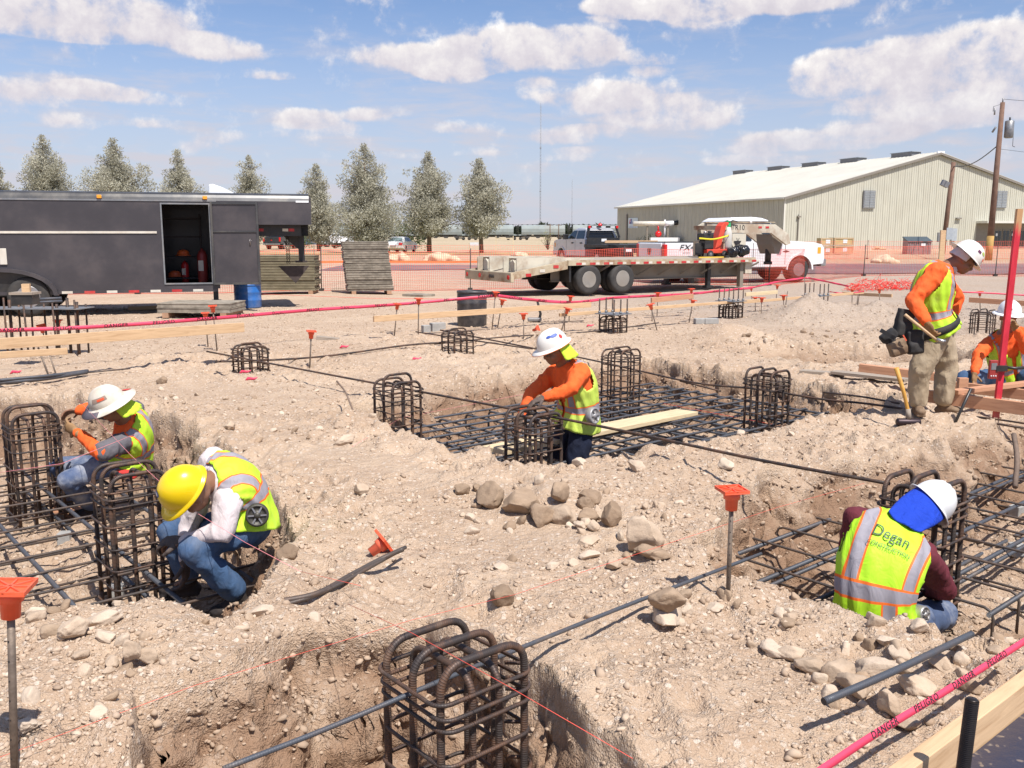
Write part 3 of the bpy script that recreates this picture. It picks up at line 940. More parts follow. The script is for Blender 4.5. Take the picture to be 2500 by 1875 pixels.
# ---------------------------------------------------------------- warehouse
M['wall_panel'] = simple('beige_wall_sheet', (.50, .485, .40), .55, var=.05, vscale=.4, dirt=.18, dirtcol=(.40, .36, .28), dscale=.5)
M['roof_sheet'] = simple('white_roof_sheet', (.56, .54, .475), .55, .0, .06, .3)
M['trim'] = simple('brown_grey_trim', (.22, .195, .165), .6, var=.08)
M['trim_light'] = simple('light_trim', (.62, .6, .53), .6, var=.05)
M['louvre'] = simple('louvre_metal', (.42, .46, .50), .45, .3, .08)
M['louvre_frame'] = simple('louvre_frame', (.20, .20, .21), .5, .3, .08)
def warehouse():
    YN = 98.0
    A = D(1912, 572, YN); A.z = 0                        # near corner
    c = D(1912, 483, YN); eave = c.z
    B = D(1505, 572, YN * 1.365); B.z = 0
    ux = (Vector((B.y - A.y, -(B.x - A.x), 0))).normalized()       # along the gable
    uy = (B - A).normalized()
    L = (B - A).length
    T = 20.2
    apex = eave + T * .252
    t_ = thing('warehouse', 'big beige metal warehouse with white roof and ribbed walls', 'building', A, math.atan2(ux.y, ux.x))
    # local axes: x along gable, y along side wall
    W = 2 * T
    core = MB()
    core.prism([(0.06, -.4), (W - .06, -.4), (W - .06, eave - .02), (T, apex - .05), (0.06, eave - .02)], .06, L - .06)
    core.build('wall', M['wall_panel'], t_)
    # gable sheeting: separate vertical sheets with raised ribs
    pw = .9; n = int(W / pw)
    for i in range(n):
        x0 = i * W / n; x1 = (i + 1) * W / n - .02
        hx_ = lambda x: eave + (T - abs(x - T)) * .252 - .12
        b = MB()
        z0 = -.3
        if T * .0 <= 0: pass
        door = x0 > 26.4
        zb = 2.9 if door else -.3
        b.prism([(x0, zb), (x1, zb), (x1, hx_(x1)), (x0, hx_(x0))], -.02, .05)
        for q in (.04, .34, .64):
            b.prism([(x0 + q, zb), (x0 + q + .08, zb), (x0 + q + .08, hx_(x0 + q + .08)), (x0 + q, hx_(x0 + q))], -.05, .0)
        b.build('wall_sheet', M['wall_panel'], t_)
    for i in range(int(L / pw)):
        y0 = i * pw + .02; b = MB()
        b.box2((-.02, y0, -.3), (.05, y0 + pw - .03, eave))
        for q in (.06, .36, .66): b.box2((-.055, y0 + q, -.3), (-.02, y0 + q + .07, eave))
        b.build('wall_sheet', M['wall_panel'], t_)
    # roof slopes, with ribs
    for s in (0, 1):
        e = -.25 if s == 0 else W + .25
        ez = eave + .03 - .06
        b = MB()
        b.prism([(e, ez), (T, apex + .06), (T, apex + .16), (e, ez + .1)], -.25, L + .25)
        for k in range(int(L / .6)):
            y0 = -.2 + k * .6
            b.prism([(e, ez + .1), (T, apex + .16), (T, apex + .20), (e, ez + .14)], y0, y0 + .05)
        b.build('roof_slope', M['roof_sheet'], t_)
    b = MB()
    for s in (0, 1):
        e = -.28 if s == 0 else W + .28
        b.prism([(e, eave - .22), (T, apex - .14), (T, apex + .1), (e, eave + .04)], -.34, -.26)
    b.build('gable_trim', M['trim'], t_)
    b = MB(); b.box2((-.34, -.25, eave - .14), (-.26, L + .25, eave + .02)); b.build('eave_trim', M['trim_light'], t_)
    b = MB(); b.box2((T - .5, -.33, apex - .02), (T + .5, -.24, apex + .24)); b.build('ridge_cap', M['white'], t_)
    b = MB(); b.box2((-.08, -.08, -.3), (.1, -.04, eave)); b.build('corner_trim', M['trim_light'], t_)
    # ridge vents
    for k, px in enumerate((1816, 1903, 1990, 2086, 2215)):
        # solve position along the ridge from the picture column
        best = min((abs((lambda p: (p.x / p.y * math.cos(PITCH) * 0 + p.x * FPX / (p.y * CP - (p.z - HC) * SP) + 1250))(A + ux * T + uy * yy + Vector((0, 0, apex))) - px), yy) for yy in [q * .25 for q in range(int(L / .25))])
        yy = best[1]
        b = MB()
        b.prism([(T - .8, apex - .25), (T + .5, apex - .1), (T + .5, apex + .42), (T - .85, apex + .42)], yy - 1.6, yy + 1.6)
        vt = b.build('ridge_vent', M['louvre_frame'], t_)
        b = MB(); b.box2((T - .92, yy - 1.75, apex + .43), (T + .6, yy + 1.75, apex + .49)); b.build('vent_cap', M['louvre'], vt)
    # louvred wall vents
    for px, py in ((2103, 490), (2420, 490)):
        best = None
        for k in range(800):
            x = k * .05; p = A + ux * x
            q = p.x * FPX / p.y + 1250
            if best is None or abs(q - px) < best[0]: best = (abs(q - px), x, p.y)
        x = best[1]; zc = HC + (572 - py) * best[2] / FPX
        fr = MB(); fr.box2((x - .8, -.22, zc - .95), (x + .8, -.09, zc + .95))
        f = fr.build('louvre_frame', M['louvre_frame'], t_)
        for k in range(10):
            for hx0 in (-.7, .03):
                b = MB(); b.box((x + hx0 + .335, -.24, zc - .8 + k * .178), (.66, .05, .15), M=Matrix.Rotation(R(25), 3, 'X'))
                b.build('slat', M['louvre'], f)
    # entrance on the right: awning, dark recess, glazed doors
    b = MB(); b.box2((26.4, -1.6, 2.9), (W, .0, 3.15)); b.build('awning', M['trim_light'], t_)
    b = MB(); b.box2((26.45, -.03, -.2), (W - .1, .04, 2.89)); b.build('entrance_recess', M['trim'], t_)
    for k in range(9):
        x = 29.2 + k * 1.25
        b = MB(); b.box2((x, -.10, .02), (x + 1.15, -.04, 2.2)); d = b.build('door', M['trim'], t_)
        b = MB(); b.box2((x + .12, -.125, .25), (x + .52, -.105, 2.05)); b.box2((x + .62, -.125, .25), (x + 1.03, -.105, 2.05)); b.build('door_glass', M['glass'], d)
        if k in (0, 2, 4, 6):
            b = MB(); b.box2((x + .2, -.14, 1.45), (x + .48, -.13, 1.75)); b.build('notice', M['white'], d)
    b = MB(); b.box2((23.2, -.35, 3.35), (23.9, -.08, 3.5)); b.build('wall_lamp', M['trim'], t_)
    b = MB(); b.box2((22.7, -.3, .9), (23.4, -.08, 2.3)); b.build('electric_box', M['louvre'], t_)
    b = MB(); b.box2((1.7, -.2, 1.0), (1.78, -.1, 3.7)); b.box2((1.55, -.3, 3.4), (1.95, -.09, 3.55)); b.build('wall_lamp', M['trim'], t_)
    b = MB(); b.box2((-.2, L - 3.5, .2), (-.1, L - 3.2, eave - 1)); b.build('downpipe', M['trim'], t_)
    return t_, A, ux, uy, L, eave
WH, WA, WUX, WUY, WL, WEAVE = warehouse()
# board with printed slashes and letters on the side wall
def wall_sign():
    def along(px):
        best = None
        for k in range(900):
            p = WA + WUY * (k * .05); q = p.x * FPX / p.y + 1250
            if best is None or abs(q - px) < best[0]: best = (abs(q - px), k * .05, p.y)
        return best[1], best[2]
    y0, Y0 = along(1554); y1, _ = along(1531)
    zc = HC + (572 - 545) * Y0 / FPX; hh = 12.2 * Y0 / FPX
    mid = (y0 + y1) / 2; wv = abs(y1 - y0)
    n = -WUX
    pos = WA + WUY * mid - WUX * .09 + Vector((0, 0, zc))
    t_ = thing('wall_sign', 'square pale blue sign with slashes and letters on the shaded warehouse wall', 'sign', pos, math.atan2(WUY.y, WUY.x))
    b = MB(); b.box((0, 0, 0), (wv, .04, hh * 2)); b.build('sign_board', simple('sign_face', (.60, .70, .74), .4, var=.04), t_)
    blue = simple('sign_blue', (.03, .05, .30), .5, var=.02); red = simple('sign_red', (.45, .03, .06), .5, var=.02)
    # the face looks to -ux; when seen, +uy runs to the left
    yy = .028
    for k, (m, ox) in enumerate(((red, .78), (blue, .50))):
        s = MB(); x0 = wv * .5 * ox
        s.prism([(x0, hh * -.15), (x0 - wv * .075, hh * -.15), (x0 - wv * .16, hh * .8), (x0 - wv * .085, hh * .8)], yy, yy + .01)
        s.build('slash', m, t_)
    put_text('CEMEX', hh * .62, (-wv * .12, yy + .012, -.0 * hh), (-1, 0, 0), (0, 0, 1), blue, t_, sx=wv / hh * .42)
    s = MB(); s.box((0, yy, -hh * .62), (wv * .8, .012, hh * .05)); s.box((0, yy, -hh * .86), (wv * .8, .012, hh * .05)); s.build('sign_rule', blue, t_)
wall_sign()
# ---------------------------------------------------------------- road strip, pale verge
M['asphalt'] = simple('worn_asphalt', (.135, .12, .125), .9, var=.12, vscale=.6, dirt=.35, dirtcol=(.32, .26, .21), dscale=.25)
M['ochre'] = simple('dry_grass_verge', (.34, .30, .14), .95, var=.15, vscale=.6)
def sheet(name, pts, m, dz, nx=40, ny=6):
    (a, b_, c, d) = [Vector(p) for p in pts]
    V = []; F = []
    for j in range(ny + 1):
        for i in range(nx + 1):
            p = (a * (1 - i / nx) + b_ * (i / nx)) * (1 - j / ny) + (d * (1 - i / nx) + c * (i / nx)) * (j / ny)
            V.append((p.x, p.y, gz(p.x, p.y) + dz))
    for j in range(ny):
        for i in range(nx):
            q = j * (nx + 1) + i
            F.append((q, q + 1, q + nx + 2, q + nx + 1))
    me = mesh_from(name, V, F, True)
    o = link(name, me, m); o['kind'] = 'structure'
    return o
sheet('road', [(9, 39, 0), (75, 39, 0), (80, 52, 0), (4, 52, 0)], M['asphalt'], .03)
sheet('grass_verge', [(-60, 76, 0), (14, 76, 0), (14, 84, 0), (-60, 84, 0)], M['ochre'], .03)
sheet('side_road', [(-9, 43, 0), (9, 43, 0), (7, 50, 0), (-9, 50, 0)], M['asphalt'], .02)
# ---------------------------------------------------------------- utility poles
M['polewood'] = simple('brown_pole_wood', (.17, .095, .065), .85, var=.2, vscale=3, bump=.4, bscale=18)
M['poleyellow'] = simple('ochre_pole_guard', (.40, .24, .07), .8, var=.15)
M['wire'] = simple('dark_wire', (.03, .03, .03), .6, var=.05)
def poles():
    Y = 58.0
    base = G(2413, 636, 0); Y = base.y
    top = D(2448, 250, Y)
    t_ = thing('utility_pole', 'tall brown utility pole with grey transformer and ochre painted foot', 'utility pole', (base.x, Y, 0))
    h = top.z; dx_ = top.x - base.x
    b = MB(); b.tube([(0, 0, -.3), (dx_ * 1.0, 0, h)], [.21, .135], 14); b.build('pole_shaft', M['polewood'], t_)
    b = MB(); b.tube([(0, 0, .0), (dx_ * 1.5 / h, 0, 1.55)], [.222, .213], 14); b.build('pole_guard', M['poleyellow'], t_)
    z1 = D(2455, 315, Y).z; xx = D(2455, 315, Y).x - base.x
    b = MB(); b.lathe([(.0, .02), (.2, .0), (.27, -.04), (.27, -1.0), (.2, -1.06), (0, -1.07)], (xx + .17, -.1, z1 + .5), n=18)
    tr = b.build('transformer', M['steel_grey'], t_)
    b = MB(); b.tube([(xx + .17, -.1, z1 + .5), (xx + .17, -.1, z1 + .7)], .05, 6); b.tube([(xx + .25, -.15, z1 + .4), (xx + .42, -.15, z1 + .35), (xx + .45, -.15, z1 - 1.05), (xx + .6, -.15, z1 - 1.1)], .018, 5)
    b.build('bushing', M['wire'], tr)
    b = MB(); b.tube([(dx_, 0, h), (dx_, 0, h + .25)], .04, 6)
    b.tube([(dx_ - .1, 0, h - .1), (dx_ - .55, 0, h - .25), (dx_ - .55, 0, h - .55)], .02, 5); b.cyl((dx_ - .45, 0, h - .75), (dx_ - .45, 0, h - .35), .05, 8)
    b.cyl((dx_ - .5, 0, h - 1.8), (dx_ - .4, -.2, h - 1.5), .06, 8); b.build('cutout_fuse', M['steel_grey'], t_)
    b = MB(); b.tube([(dx_, 0, h + .2), (2.0, .3, h + .1), (6, 1, h + .05)], .012, 4); b.build('line_wire', M['wire'], t_)
    b = MB(); b.tube([(dx_ * .8, 0, z1 - 1.2), (2.5, .3, z1 - 1.45), (6, 1, z1 - 1.5)], .010, 4); b.build('line_wire', M['wire'], t_)
    # second pole nearer the wall
    Y2 = 80.0
    b0 = D(2303, 600, Y2); t2 = D(2328, 396, Y2)
    q = thing('utility_pole', 'shorter brown pole with floodlight against the warehouse gable', 'utility pole', (b0.x, Y2, 0))
    dx2 = t2.x - b0.x; h2 = t2.z
    b = MB(); b.tube([(-dx2 * .1, 0, -.3), (dx2, 0, h2)], [.21, .17], 12); b.build('pole_shaft', M['polewood'], q)
    fl = D(2307, 449, Y2) - Vector((b0.x, Y2, 0))
    b = MB(); b.box(fl + Vector((-.05, -.1, 0)), (.62, .35, .48), M=Matrix.Rotation(R(25), 3, 'Y')); b.build('floodlight', M['louvre_frame'], q)
    b = MB(); b.tube([fl + Vector((.1, 0, -.2)), fl + Vector((.35, 0, -.3))], .03, 5); b.build('lamp_arm', M['louvre_frame'], q)
    b = MB(); b.box((.35, -.1, 1.7), (.5, .2, 1.0)); b.build('meter_box', M['louvre'], q)
    b = MB(); b.box((-.45, -.1, 1.4), (.3, .2, .8)); b.build('meter_box', M['steel_grey'], q)
    a_ = Vector((t2.x + .05, Y2, h2 - .35)); c_ = Vector((base.x + dx_ * .62, Y, HC + (572 - 362) * Y / FPX))
    pts = [a_ + (c_ - a_) * k / 10 - Vector((0, 0, 1)) * (.45 * math.sin(math.pi * k / 10)) for k in range(11)]
    w_ = MB(); w_.tube(pts, .035, 5); o = w_.build('service_cable', M['wire']); tag(o, 'black service cable sagging between the two utility poles', 'cable')
    return
poles()
# ---------------------------------------------------------------- crates, skip, rubble by the warehouse
M['crate'] = simple('tan_plywood_crate', (.52, .40, .19), .8, var=.1, vscale=2)
M['crate2'] = simple('pink_tan_crate', (.50, .36, .22), .8, var=.1, vscale=2)
def crate(px0, px1, pyt, pyb, Y, label, m, dep=1.3):
    a = D(px0, pyb, Y); c = D(px1, pyt, Y)
    t_ = thing('shipping_crate', label, 'crate', ((a.x + c.x) / 2, Y, a.z), 0, 'crates stacked by the warehouse')
    w_ = c.x - a.x; h = c.z - a.z
    b = MB(); b.box((0, dep / 2, h / 2), (w_, dep, h - .02)); b.build('crate_box', M[m], t_)
    b = MB()
    for s in (-1, 1): b.box((s * (w_ / 2 - .06), -.02, h / 2), (.1, .03, h - .03))
    b.box((0, -.02, h - .07), (w_ - .24, .03, .1)); b.box((0, -.02, .07), (w_ - .24, .03, .1)); b.build('batten', M['crate2'], t_)
    b = MB(); b.box((.1, -.012, h / 2), (.35, .02, .3)); b.build('paper_label', M['white'], t_)
Yc = 77
crate(2003, 2034, 581, 599, Yc - 1.2, 'small end of the tan crate, upper left of the stack by the wall', 'crate', 1.0)
crate(2036, 2085, 580, 599, Yc, 'long tan crate, upper one of the stack by the ribbed wall', 'crate')
crate(2036, 2084, 600, 619, Yc, 'long pinkish tan crate, lower right in the stack', 'crate2')
crate(2003, 2033, 601, 621, Yc - 1.2, 'pinkish crate, lower left in the stack behind the pickup', 'crate2', 1.0)
def skip():
    a = G(2215, 621); Y = a.y; c = D(2272, 588, Y)
    t_ = thing('dumpster', 'grey steel dumpster with dark sloping lid near the warehouse', 'dumpster', (a.x, Y, 0), -.12)
    w_ = c.x - a.x
    b = MB(); b.prism([(0, 0), (1.5, 0), (1.5, 1.35), (0, 1.0)], 0, w_, 'yz'); b.build('bin_body', simple('bin_grey', (.17, .175, .18), .6, var=.15), t_)
    b = MB(); b.prism([(-.08, 1.02), (1.55, 1.38), (1.5, 1.46), (-.08, 1.1)], -.05, w_ + .05, 'yz'); b.build('lid', simple('lid_dark', (.075, .095, .10), .5, var=.15), t_)
    b = MB()
    for k in range(5): b.box((w_ * (.1 + .2 * k), -.02, .5), (.06, .04, .9))
    b.build('rib', M['steel_grey'], t_)
    b = MB(); b.box((w_ * .65, -.05, .8), (.35, .02, .2)); b.build('sticker', M['white'], t_)
skip()

# ================================================================ vehicles and yard
def fr(o, a):                                   # rotation dict helper
    return a
M['rimgrey'] = simple('dull_grey_rim', (.30, .28, .25), .6, .2, .15, 6, dirt=.5, dirtcol=(.2, .16, .12))
def wheel_parts(t_, c, r, w_, side, spokes=6, dual=False, rim='chrome', hub_in=.04):
    """tyre > rim; c = centre of outer face plane, side = -1 near (local -y outward) or +1"""
    y = c[1]; s = side
    b = MB()
    prof = [(r * .53, 0.0), (r * .80, -.015), (r * .93, .0), (r * .985, .03), (r, .06), (r, w_ - .06), (r * .985, w_ - .03), (r * .93, w_), (r * .53, w_)]
    b.lathe(prof, (c[0], y, c[2]), (0, -s, 0), 28)
    # tread blocks
    ty = b.build('tyre', M['rubber'], t_)
    b = MB()
    b.lathe([(r * .53, -.005), (r * .55, .0), (r * .50, .02), (r * .44, hub_in + .05), (r * .20, hub_in + .03), (r * .15, hub_in - .04), (0, hub_in - .045)], (c[0], y, c[2]), (0, -s, 0), 24)
    rm = b.build('rim', M[rim], ty)
    if spokes:
        for k in range(spokes):
            a = 6.283 * k / spokes
            b = MB(); p = Vector((math.cos(a), 0, math.sin(a)))
            cc = Vector((c[0], y - s * (hub_in - .012) , c[2]))
            q = Vector((-math.sin(a), 0, math.cos(a)))
            b.cyl(cc + p * r * .33 + Vector((0, s * -.03, 0)), cc + p * r * .33 + Vector((0, s * .012, 0)), r * .075, 8)
            b.build('hand_hole', M['black'], ty)
    return ty
def arch(xc, r, z0, n=9):
    return [(xc + r * math.cos(math.pi * k / n), z0 + r * math.sin(math.pi * k / n)) for k in range(n + 1)]
def pickup(name, label, loc, rz, paint, L=6.3, W=2.0, H=2.0, bed=2.1, flat=False, detail=True, scale=1.0, group=None, crew=True, tail_dark=False):
    t_ = thing(name, label, 'pickup truck', loc, rz, group)
    wr = .42; ra = 1.28; fa = L - 1.02
    bh = 1.36
    x_c0 = bed + .08; x_c1 = L - 1.62
    # lower body with wheel arches cut in the side outline
    if not flat:
        bp = [(0.06, .60), (.03, .75), (.02, bh - .06), (.06, bh), (bed, bh), (bed, .58)] + []
        low = [(bed, .55)] + arch(ra, .50, .50)[0:0]
        out = [(.02, bh), (bed + .02, bh), (bed + .02, .52)]
        ar = arch(ra, .50, .42)
        out += [(ra + .5, .52)] + ar + [(ra - .5, .58), (.05, .60)]
        b = MB(); b.prism(out, -W / 2 + .005, W / 2 - .005); o = b.build('bed', paint, t_, bevel=.035)
        b = MB(); b.box2((.10, -W / 2 + .16, bh - .48), (bed - .05, W / 2 - .16, bh + .003)); b.build('bed_liner', M['black'], t_)
        b = MB()
        for s in (-1, 1): 
            b = MB(); b.box2((.03, s * (W / 2 - .13), bh - .005), (bed, s * (W / 2 - .02), bh + .03)); b.build('bed_rail_cap', M['black'], t_, bevel=.01)
        b = MB(); b.box2((-.035, -W / 2 + .20, .68), (.03, W / 2 - .20, bh - .02)); tg = b.build('tailgate', M['black'] if tail_dark else paint, t_, bevel=.02)
        b = MB(); b.box2((-.05, -.12, bh - .32), (-.036, .12, bh - .19)); b.build('tailgate_handle', M['black'], tg)
        b = MB(); b.lathe([(0, .0), (.08, .0), (.09, .01)], (-.05, 0, 1.0), (-1, 0, 0), 16, sx=1, sy=.6); b.build('badge', M['tail_red'], tg)
    else:
        b = MB(); b.box2((-.15, -W / 2 - .1, .98), (bed + .0, W / 2 + .1, 1.14)); b.build('flatbed', M['black'], t_, bevel=.02)
        b = MB(); b.box2((-.17, -W / 2 - .06, .72), (-.1, W / 2 + .06, 1.12)); b.build('rear_apron', M['black'], t_)
        b = MB(); b.box2((.0, -.4, .5), (bed, .4, .95)); b.build('frame_rail', M['black'], t_)
    # cab lower + bonnet
    out = [(x_c0, bh + .02), (x_c1 + .02, bh + .02), (x_c1 + .12, bh + .06), (L - .45, bh + .0), (L - .12, bh - .07), (L - .02, bh - .22), (L, .80), (L - .03, .62),
           (fa + .52, .58)] + arch(fa, .52, .44) + [(fa - .52, .52), (x_c0, .52)]
    b = MB(); b.prism(out, -W / 2, W / 2); b.build('body', paint, t_, bevel=.05)
    # glasshouse
    gh = [(x_c0 + .04, bh), (x_c0 + .16, H - .12), (x_c0 + .38, H - .01), (x_c0 + 1.2, H + .015), (x_c1 - .85, H - .02), (x_c1 - .62, H - .09), (x_c1 + .22, bh)]
    n = len(gh); V = []; 
    for s in (-1, 1):
        for x, z in gh:
            k = (z - bh) / (H - bh)
            V.append((x, s * (W / 2 - .03 - .20 * k ** 1.3), z))
    F = [tuple(range(n)), tuple(range(2 * n - 1, n - 1, -1))] + [((k + 1) % n, k, n + k, n + (k + 1) % n) for k in range(n)]
    b = MB(); b.add(V, F); b.build('cab', paint, t_, bevel=.05)
    gl = M['glass']
    yw = lambda z: (W / 2 - .03 - .20 * ((z - bh) / (H - bh)) ** 1.3)
    zt = H - .13; zb = bh + .05
    # side windows: separate panes between pillars
    if crew:
        xs = [(x_c0 + .22, x_c0 + 1.08), (x_c0 + 1.18, x_c1 - .02)]
    else:
        xs = [(x_c0 + .22, x_c0 + .6), (x_c0 + .72, x_c1 - .02)]
    for s in (-1, 1):
        for i, (a, c) in enumerate(xs):
            tl, tr = a + (.06 if i == 0 else .0), (c if i == 0 else x_c1 - .62)
            V = [(a, s * (yw(zb) + .012), zb), (c, s * (yw(zb) + .012), zb), (tr, s * (yw(zt) + .014), zt), (tl, s * (yw(zt) + .014), zt)]
            V += [(v[0], v[1] - s * .03, v[2]) for v in V]
            b = MB(); b.add(V, [(0, 1, 2, 3), (7, 6, 5, 4), (0, 4, 5, 1), (1, 5, 6, 2), (2, 6, 7, 3), (3, 7, 4, 0)]); b.build('side_window', gl, t_)
    # windscreen and rear window
    def slab(x0, z0, x1, z1, w0, w1, off, nm):
        V = [(x0, -w0, z0), (x0, w0, z0), (x1, w1, z1), (x1, -w1, z1)]
        V += [(v[0] - off, v[1], v[2] - .0) for v in V]
        b = MB(); b.add(V, [(0, 1, 2, 3), (7, 6, 5, 4), (0, 4, 5, 1), (1, 5, 6, 2), (2, 6, 7, 3), (3, 7, 4, 0)]); return b.build(nm, gl, t_)
    slab(x_c1 + .16, bh + .10, x_c1 - .53, H - .11, W / 2 - .14, W / 2 - .28, .05, 'windscreen')
    slab(x_c0 + .04, bh + .08, x_c0 + .135, H - .16, W / 2 - .20, W / 2 - .32, -.05, 'rear_window')
    # trim
    for s in (-1, 1):
        for x in ([x_c0 + .35, x_c0 + 1.35] if crew else [x_c0 + .85]):
            b = MB(); b.box2((x, s * (W / 2 + .01), bh - .20), (x + .16, s * (W / 2 + .045), bh - .13) if s > 0 else (x + .16, s * (W / 2 + .045), bh - .13)); b.build('door_handle', M['black'], t_)
        if crew:
            for x in (x_c0 + 1.13, x_c1 - .02):
                b = MB(); b.box2((x, s * (W / 2 - .01), .60), (x + .018, s * (W / 2 + .004), bh - .02)); b.build('door_gap', M['black'], t_)
        b = MB(); b.box2((x_c1 - .30, s * (W / 2 + .02), bh + .02), (x_c1 - .12, s * (W / 2 + .28), bh + .30)); b.build('wing_mirror', M['black'], t_, bevel=.03)
        b = MB(); b.box2((-.02 if not flat else -.18, s * (W / 2 - .17), .86 if not flat else .78), (.10 if not flat else -.15, s * (W / 2 + .012), bh - .05 if not flat else .92)); b.build('tail_lamp', M['tail_red'], t_, bevel=.02)
        b = MB(); b.box2((L - .14, s * (W / 2 - .36), .98), (L + .008, s * (W / 2 - .01), 1.22)); b.build('headlight', M['lens'], t_, bevel=.03)
        b = MB(); b.box2((L - .30, s * (W / 2 - .03), .96), (L - .145, s * (W / 2 + .006), 1.20)); b.build('indicator', M['amber'], t_, bevel=.02)
        b = MB(); b.box2((x_c0 + .1, s * (W / 2 - .12), .44), (x_c1 - .1, s * (W / 2 + .03), .51)); b.build('running_board', M['black'], t_)
    b = MB(); b.box2((L - .02, -W / 2 + .38, .86), (L + .02, W / 2 - .38, 1.20)); gr = b.build('grille', M['chrome'], t_)
    for k in range(3):
        b = MB(); b.box2((L + .015, -W / 2 + .4, .90 + k * .1), (L + .03, W / 2 - .4, .95 + k * .1)); b.build('grille_bar', M['black'], gr)
    b = MB(); b.box2((L - .10, -W / 2 + .02, .52), (L + .12, W / 2 - .02, .78)); b.build('front_bumper', M['chrome'], t_, bevel=.04)
    if not flat:
        b = MB(); b.box2((-.20, -W / 2 + .04, .50), (.0, W / 2 - .04, .66)); b.build('rear_bumper', M['chrome'], t_, bevel=.03)
    b = MB(); b.box2((.3, -.55, .38), (L - .5, .55, .6)); b.build('chassis', M['black'], t_)
    for x, xx in ((ra, 'r'), (fa, 'f')):
        for s in (-1, 1):
            wheel_parts(t_, (x, s * (W / 2 - .02), wr), wr, .26, -s * -1 if False else s, 5)
            b = MB(); A_ = arch(x, .56, .42, 12); B_ = arch(x, .50, .42, 12)
            ring = A_ + B_[::-1]
            if not (flat and xx == 'r'):
                y0 = s * (W / 2 - .01); y1 = s * (W / 2 + .035)
                V = []; 
                for q in (y0, y1):
                    for p in A_ + B_: V.append((p[0], q, p[1]))
                F = []
                m = len(A_)
                for k in range(m - 1):
                    F += [(k, k + 1, m + k + 1, m + k), (2 * m + k, 2 * m + k + 1, 3 * m + k + 1, 3 * m + k), (k, k + 1, 2 * m + k + 1, 2 * m + k), (m + k, m + k + 1, 3 * m + k + 1, 3 * m + k)]
                b.add(V, F, False); b.build('wheel_arch', paint, t_)
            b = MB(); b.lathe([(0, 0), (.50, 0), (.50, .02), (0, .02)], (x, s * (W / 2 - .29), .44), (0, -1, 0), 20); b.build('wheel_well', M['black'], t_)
    return t_
gzl = lambda x, y: gz(x, y)
TRK = pickup('parked_pickup', 'large white crew cab pickup behind the flatbed trailer, lettered on its side', (5.06 - math.sin(R(19)) * 1.0, 31 + math.cos(R(19)) * 1.0, gz(5, 31)), R(19), M['white'], L=6.35, W=2.03, H=2.22, bed=2.2)
# lettering on it
sidey = -2.03 / 2 - .008
put_text('FX4', .26, (.83, sidey, 1.20), (1, 0, 0), (0, 0, 1), M['ink'], TRK, spacing=1.0, shear=.25, sx=1.35)
put_text('OFF ROAD', .06, (.83, sidey, 1.03), (1, 0, 0), (0, 0, 1), M['ink'], TRK)
put_text('Degan', .24, (3.95, sidey, 1.12), (1, 0, 0), (0, 0, 1), M['steel_grey'], TRK)
b = MB(); b.beam((3.9, sidey - .002, .70), (4.30, sidey - .002, 1.22), .004, .02, up=(0, 1, 0)); b.build('swoosh', M['steel_grey'], TRK)
b = MB(); b.prism([(4.75, 1.02), (4.9, 1.06), (4.75, 1.10), (4.6, 1.06)], sidey - .004, sidey); b.build('badge', M['ink'], TRK)
T2 = pickup('parked_pickup', 'silver crew cab work truck with black headache rack and red beacon', tuple(G(1508, 612, 0))[:2] and (5.75, 47.0, 0), R(113), M['silver'], L=6.4, W=2.0, H=1.98, bed=2.5, flat=True)
# headache rack
rk = MB(); rk.box2((2.35, -.95, 1.14), (2.45, .95, 1.48)); rk = rk.build('rack_panel', M['black'], T2)
def rack():
    for a, c in ((((2.4, -.95, 1.48), (2.52, -.80, 2.08))), (((2.4, .95, 1.48), (2.52, .80, 2.08)))):
        b = MB(); b.beam(a, c, .12, .12); b.build('rack_post', M['black'], T2)
    b = MB(); b.box2((2.44, -.85, 1.98), (2.58, .85, 2.10)); b.build('rack_header', M['black'], T2)
    for k in range(5):
        z = 1.55 + k * .09; b = MB(); b.box2((2.45, -.8, z), (2.48, .8, z + .025)); b.build('rack_bar', M['black'], T2)
    for y in (-.55, 0, .55):
        b = MB(); b.box2((2.41, y - .13, 2.0), (2.44, y + .13, 2.06)); b.build('marker_panel', M['white'], T2)
    for y in (-.82, .82):
        b = MB(); b.cyl((2.40, y, 2.03), (2.44, y, 2.03), .075, 12); b.build('marker_lamp', M['tail_red'], T2)
    b = MB(); b.lathe([(.12, 0), (.12, .08), (.09, .2), (.0, .24)], (2.8, 0, 2.0), n=14); b.build('beacon', M['tail_red'], T2)
    b = MB(); b.box2((2.33, -.15, 1.28), (2.345, .15, 1.42)); b.build('number_plate', M['white'], T2)
    b = MB(); b.box2((-.185, -.22, .78), (-.175, .12, .92)); b.build('number_plate', M['white'], T2)
rack()
o = MB(); o.box((0, 0, 0), (2.6, .3, .12)); o = o.build('timber', M['lumber'], None, (5.9, 46.3, 1.29), (0, 0, R(0))); tag(o, 'long orange brown timber lying across the bed of the silver work truck', 'timber')
T3 = pickup('parked_pickup', 'old white pickup facing us, standing behind the tall stack of form panels', (0, 0, 0), R(-128), M['white'], L=5.6, W=1.9, H=1.85, bed=2.3, crew=False)
p = G(872, 603); T3.location = (p.x - 1.6, p.y + 3.4, 0)
T4 = pickup('parked_pickup', 'dark pickup seen from behind beneath the nose of the black trailer', (0, 0, 0), R(84), simple('dark_truck_paint', (.03, .032, .036), .3, var=.1, coat=.3), L=5.9, W=2.0, H=1.95, bed=1.9)
p = G(664, 609); T4.location = (p.x, p.y, 0)
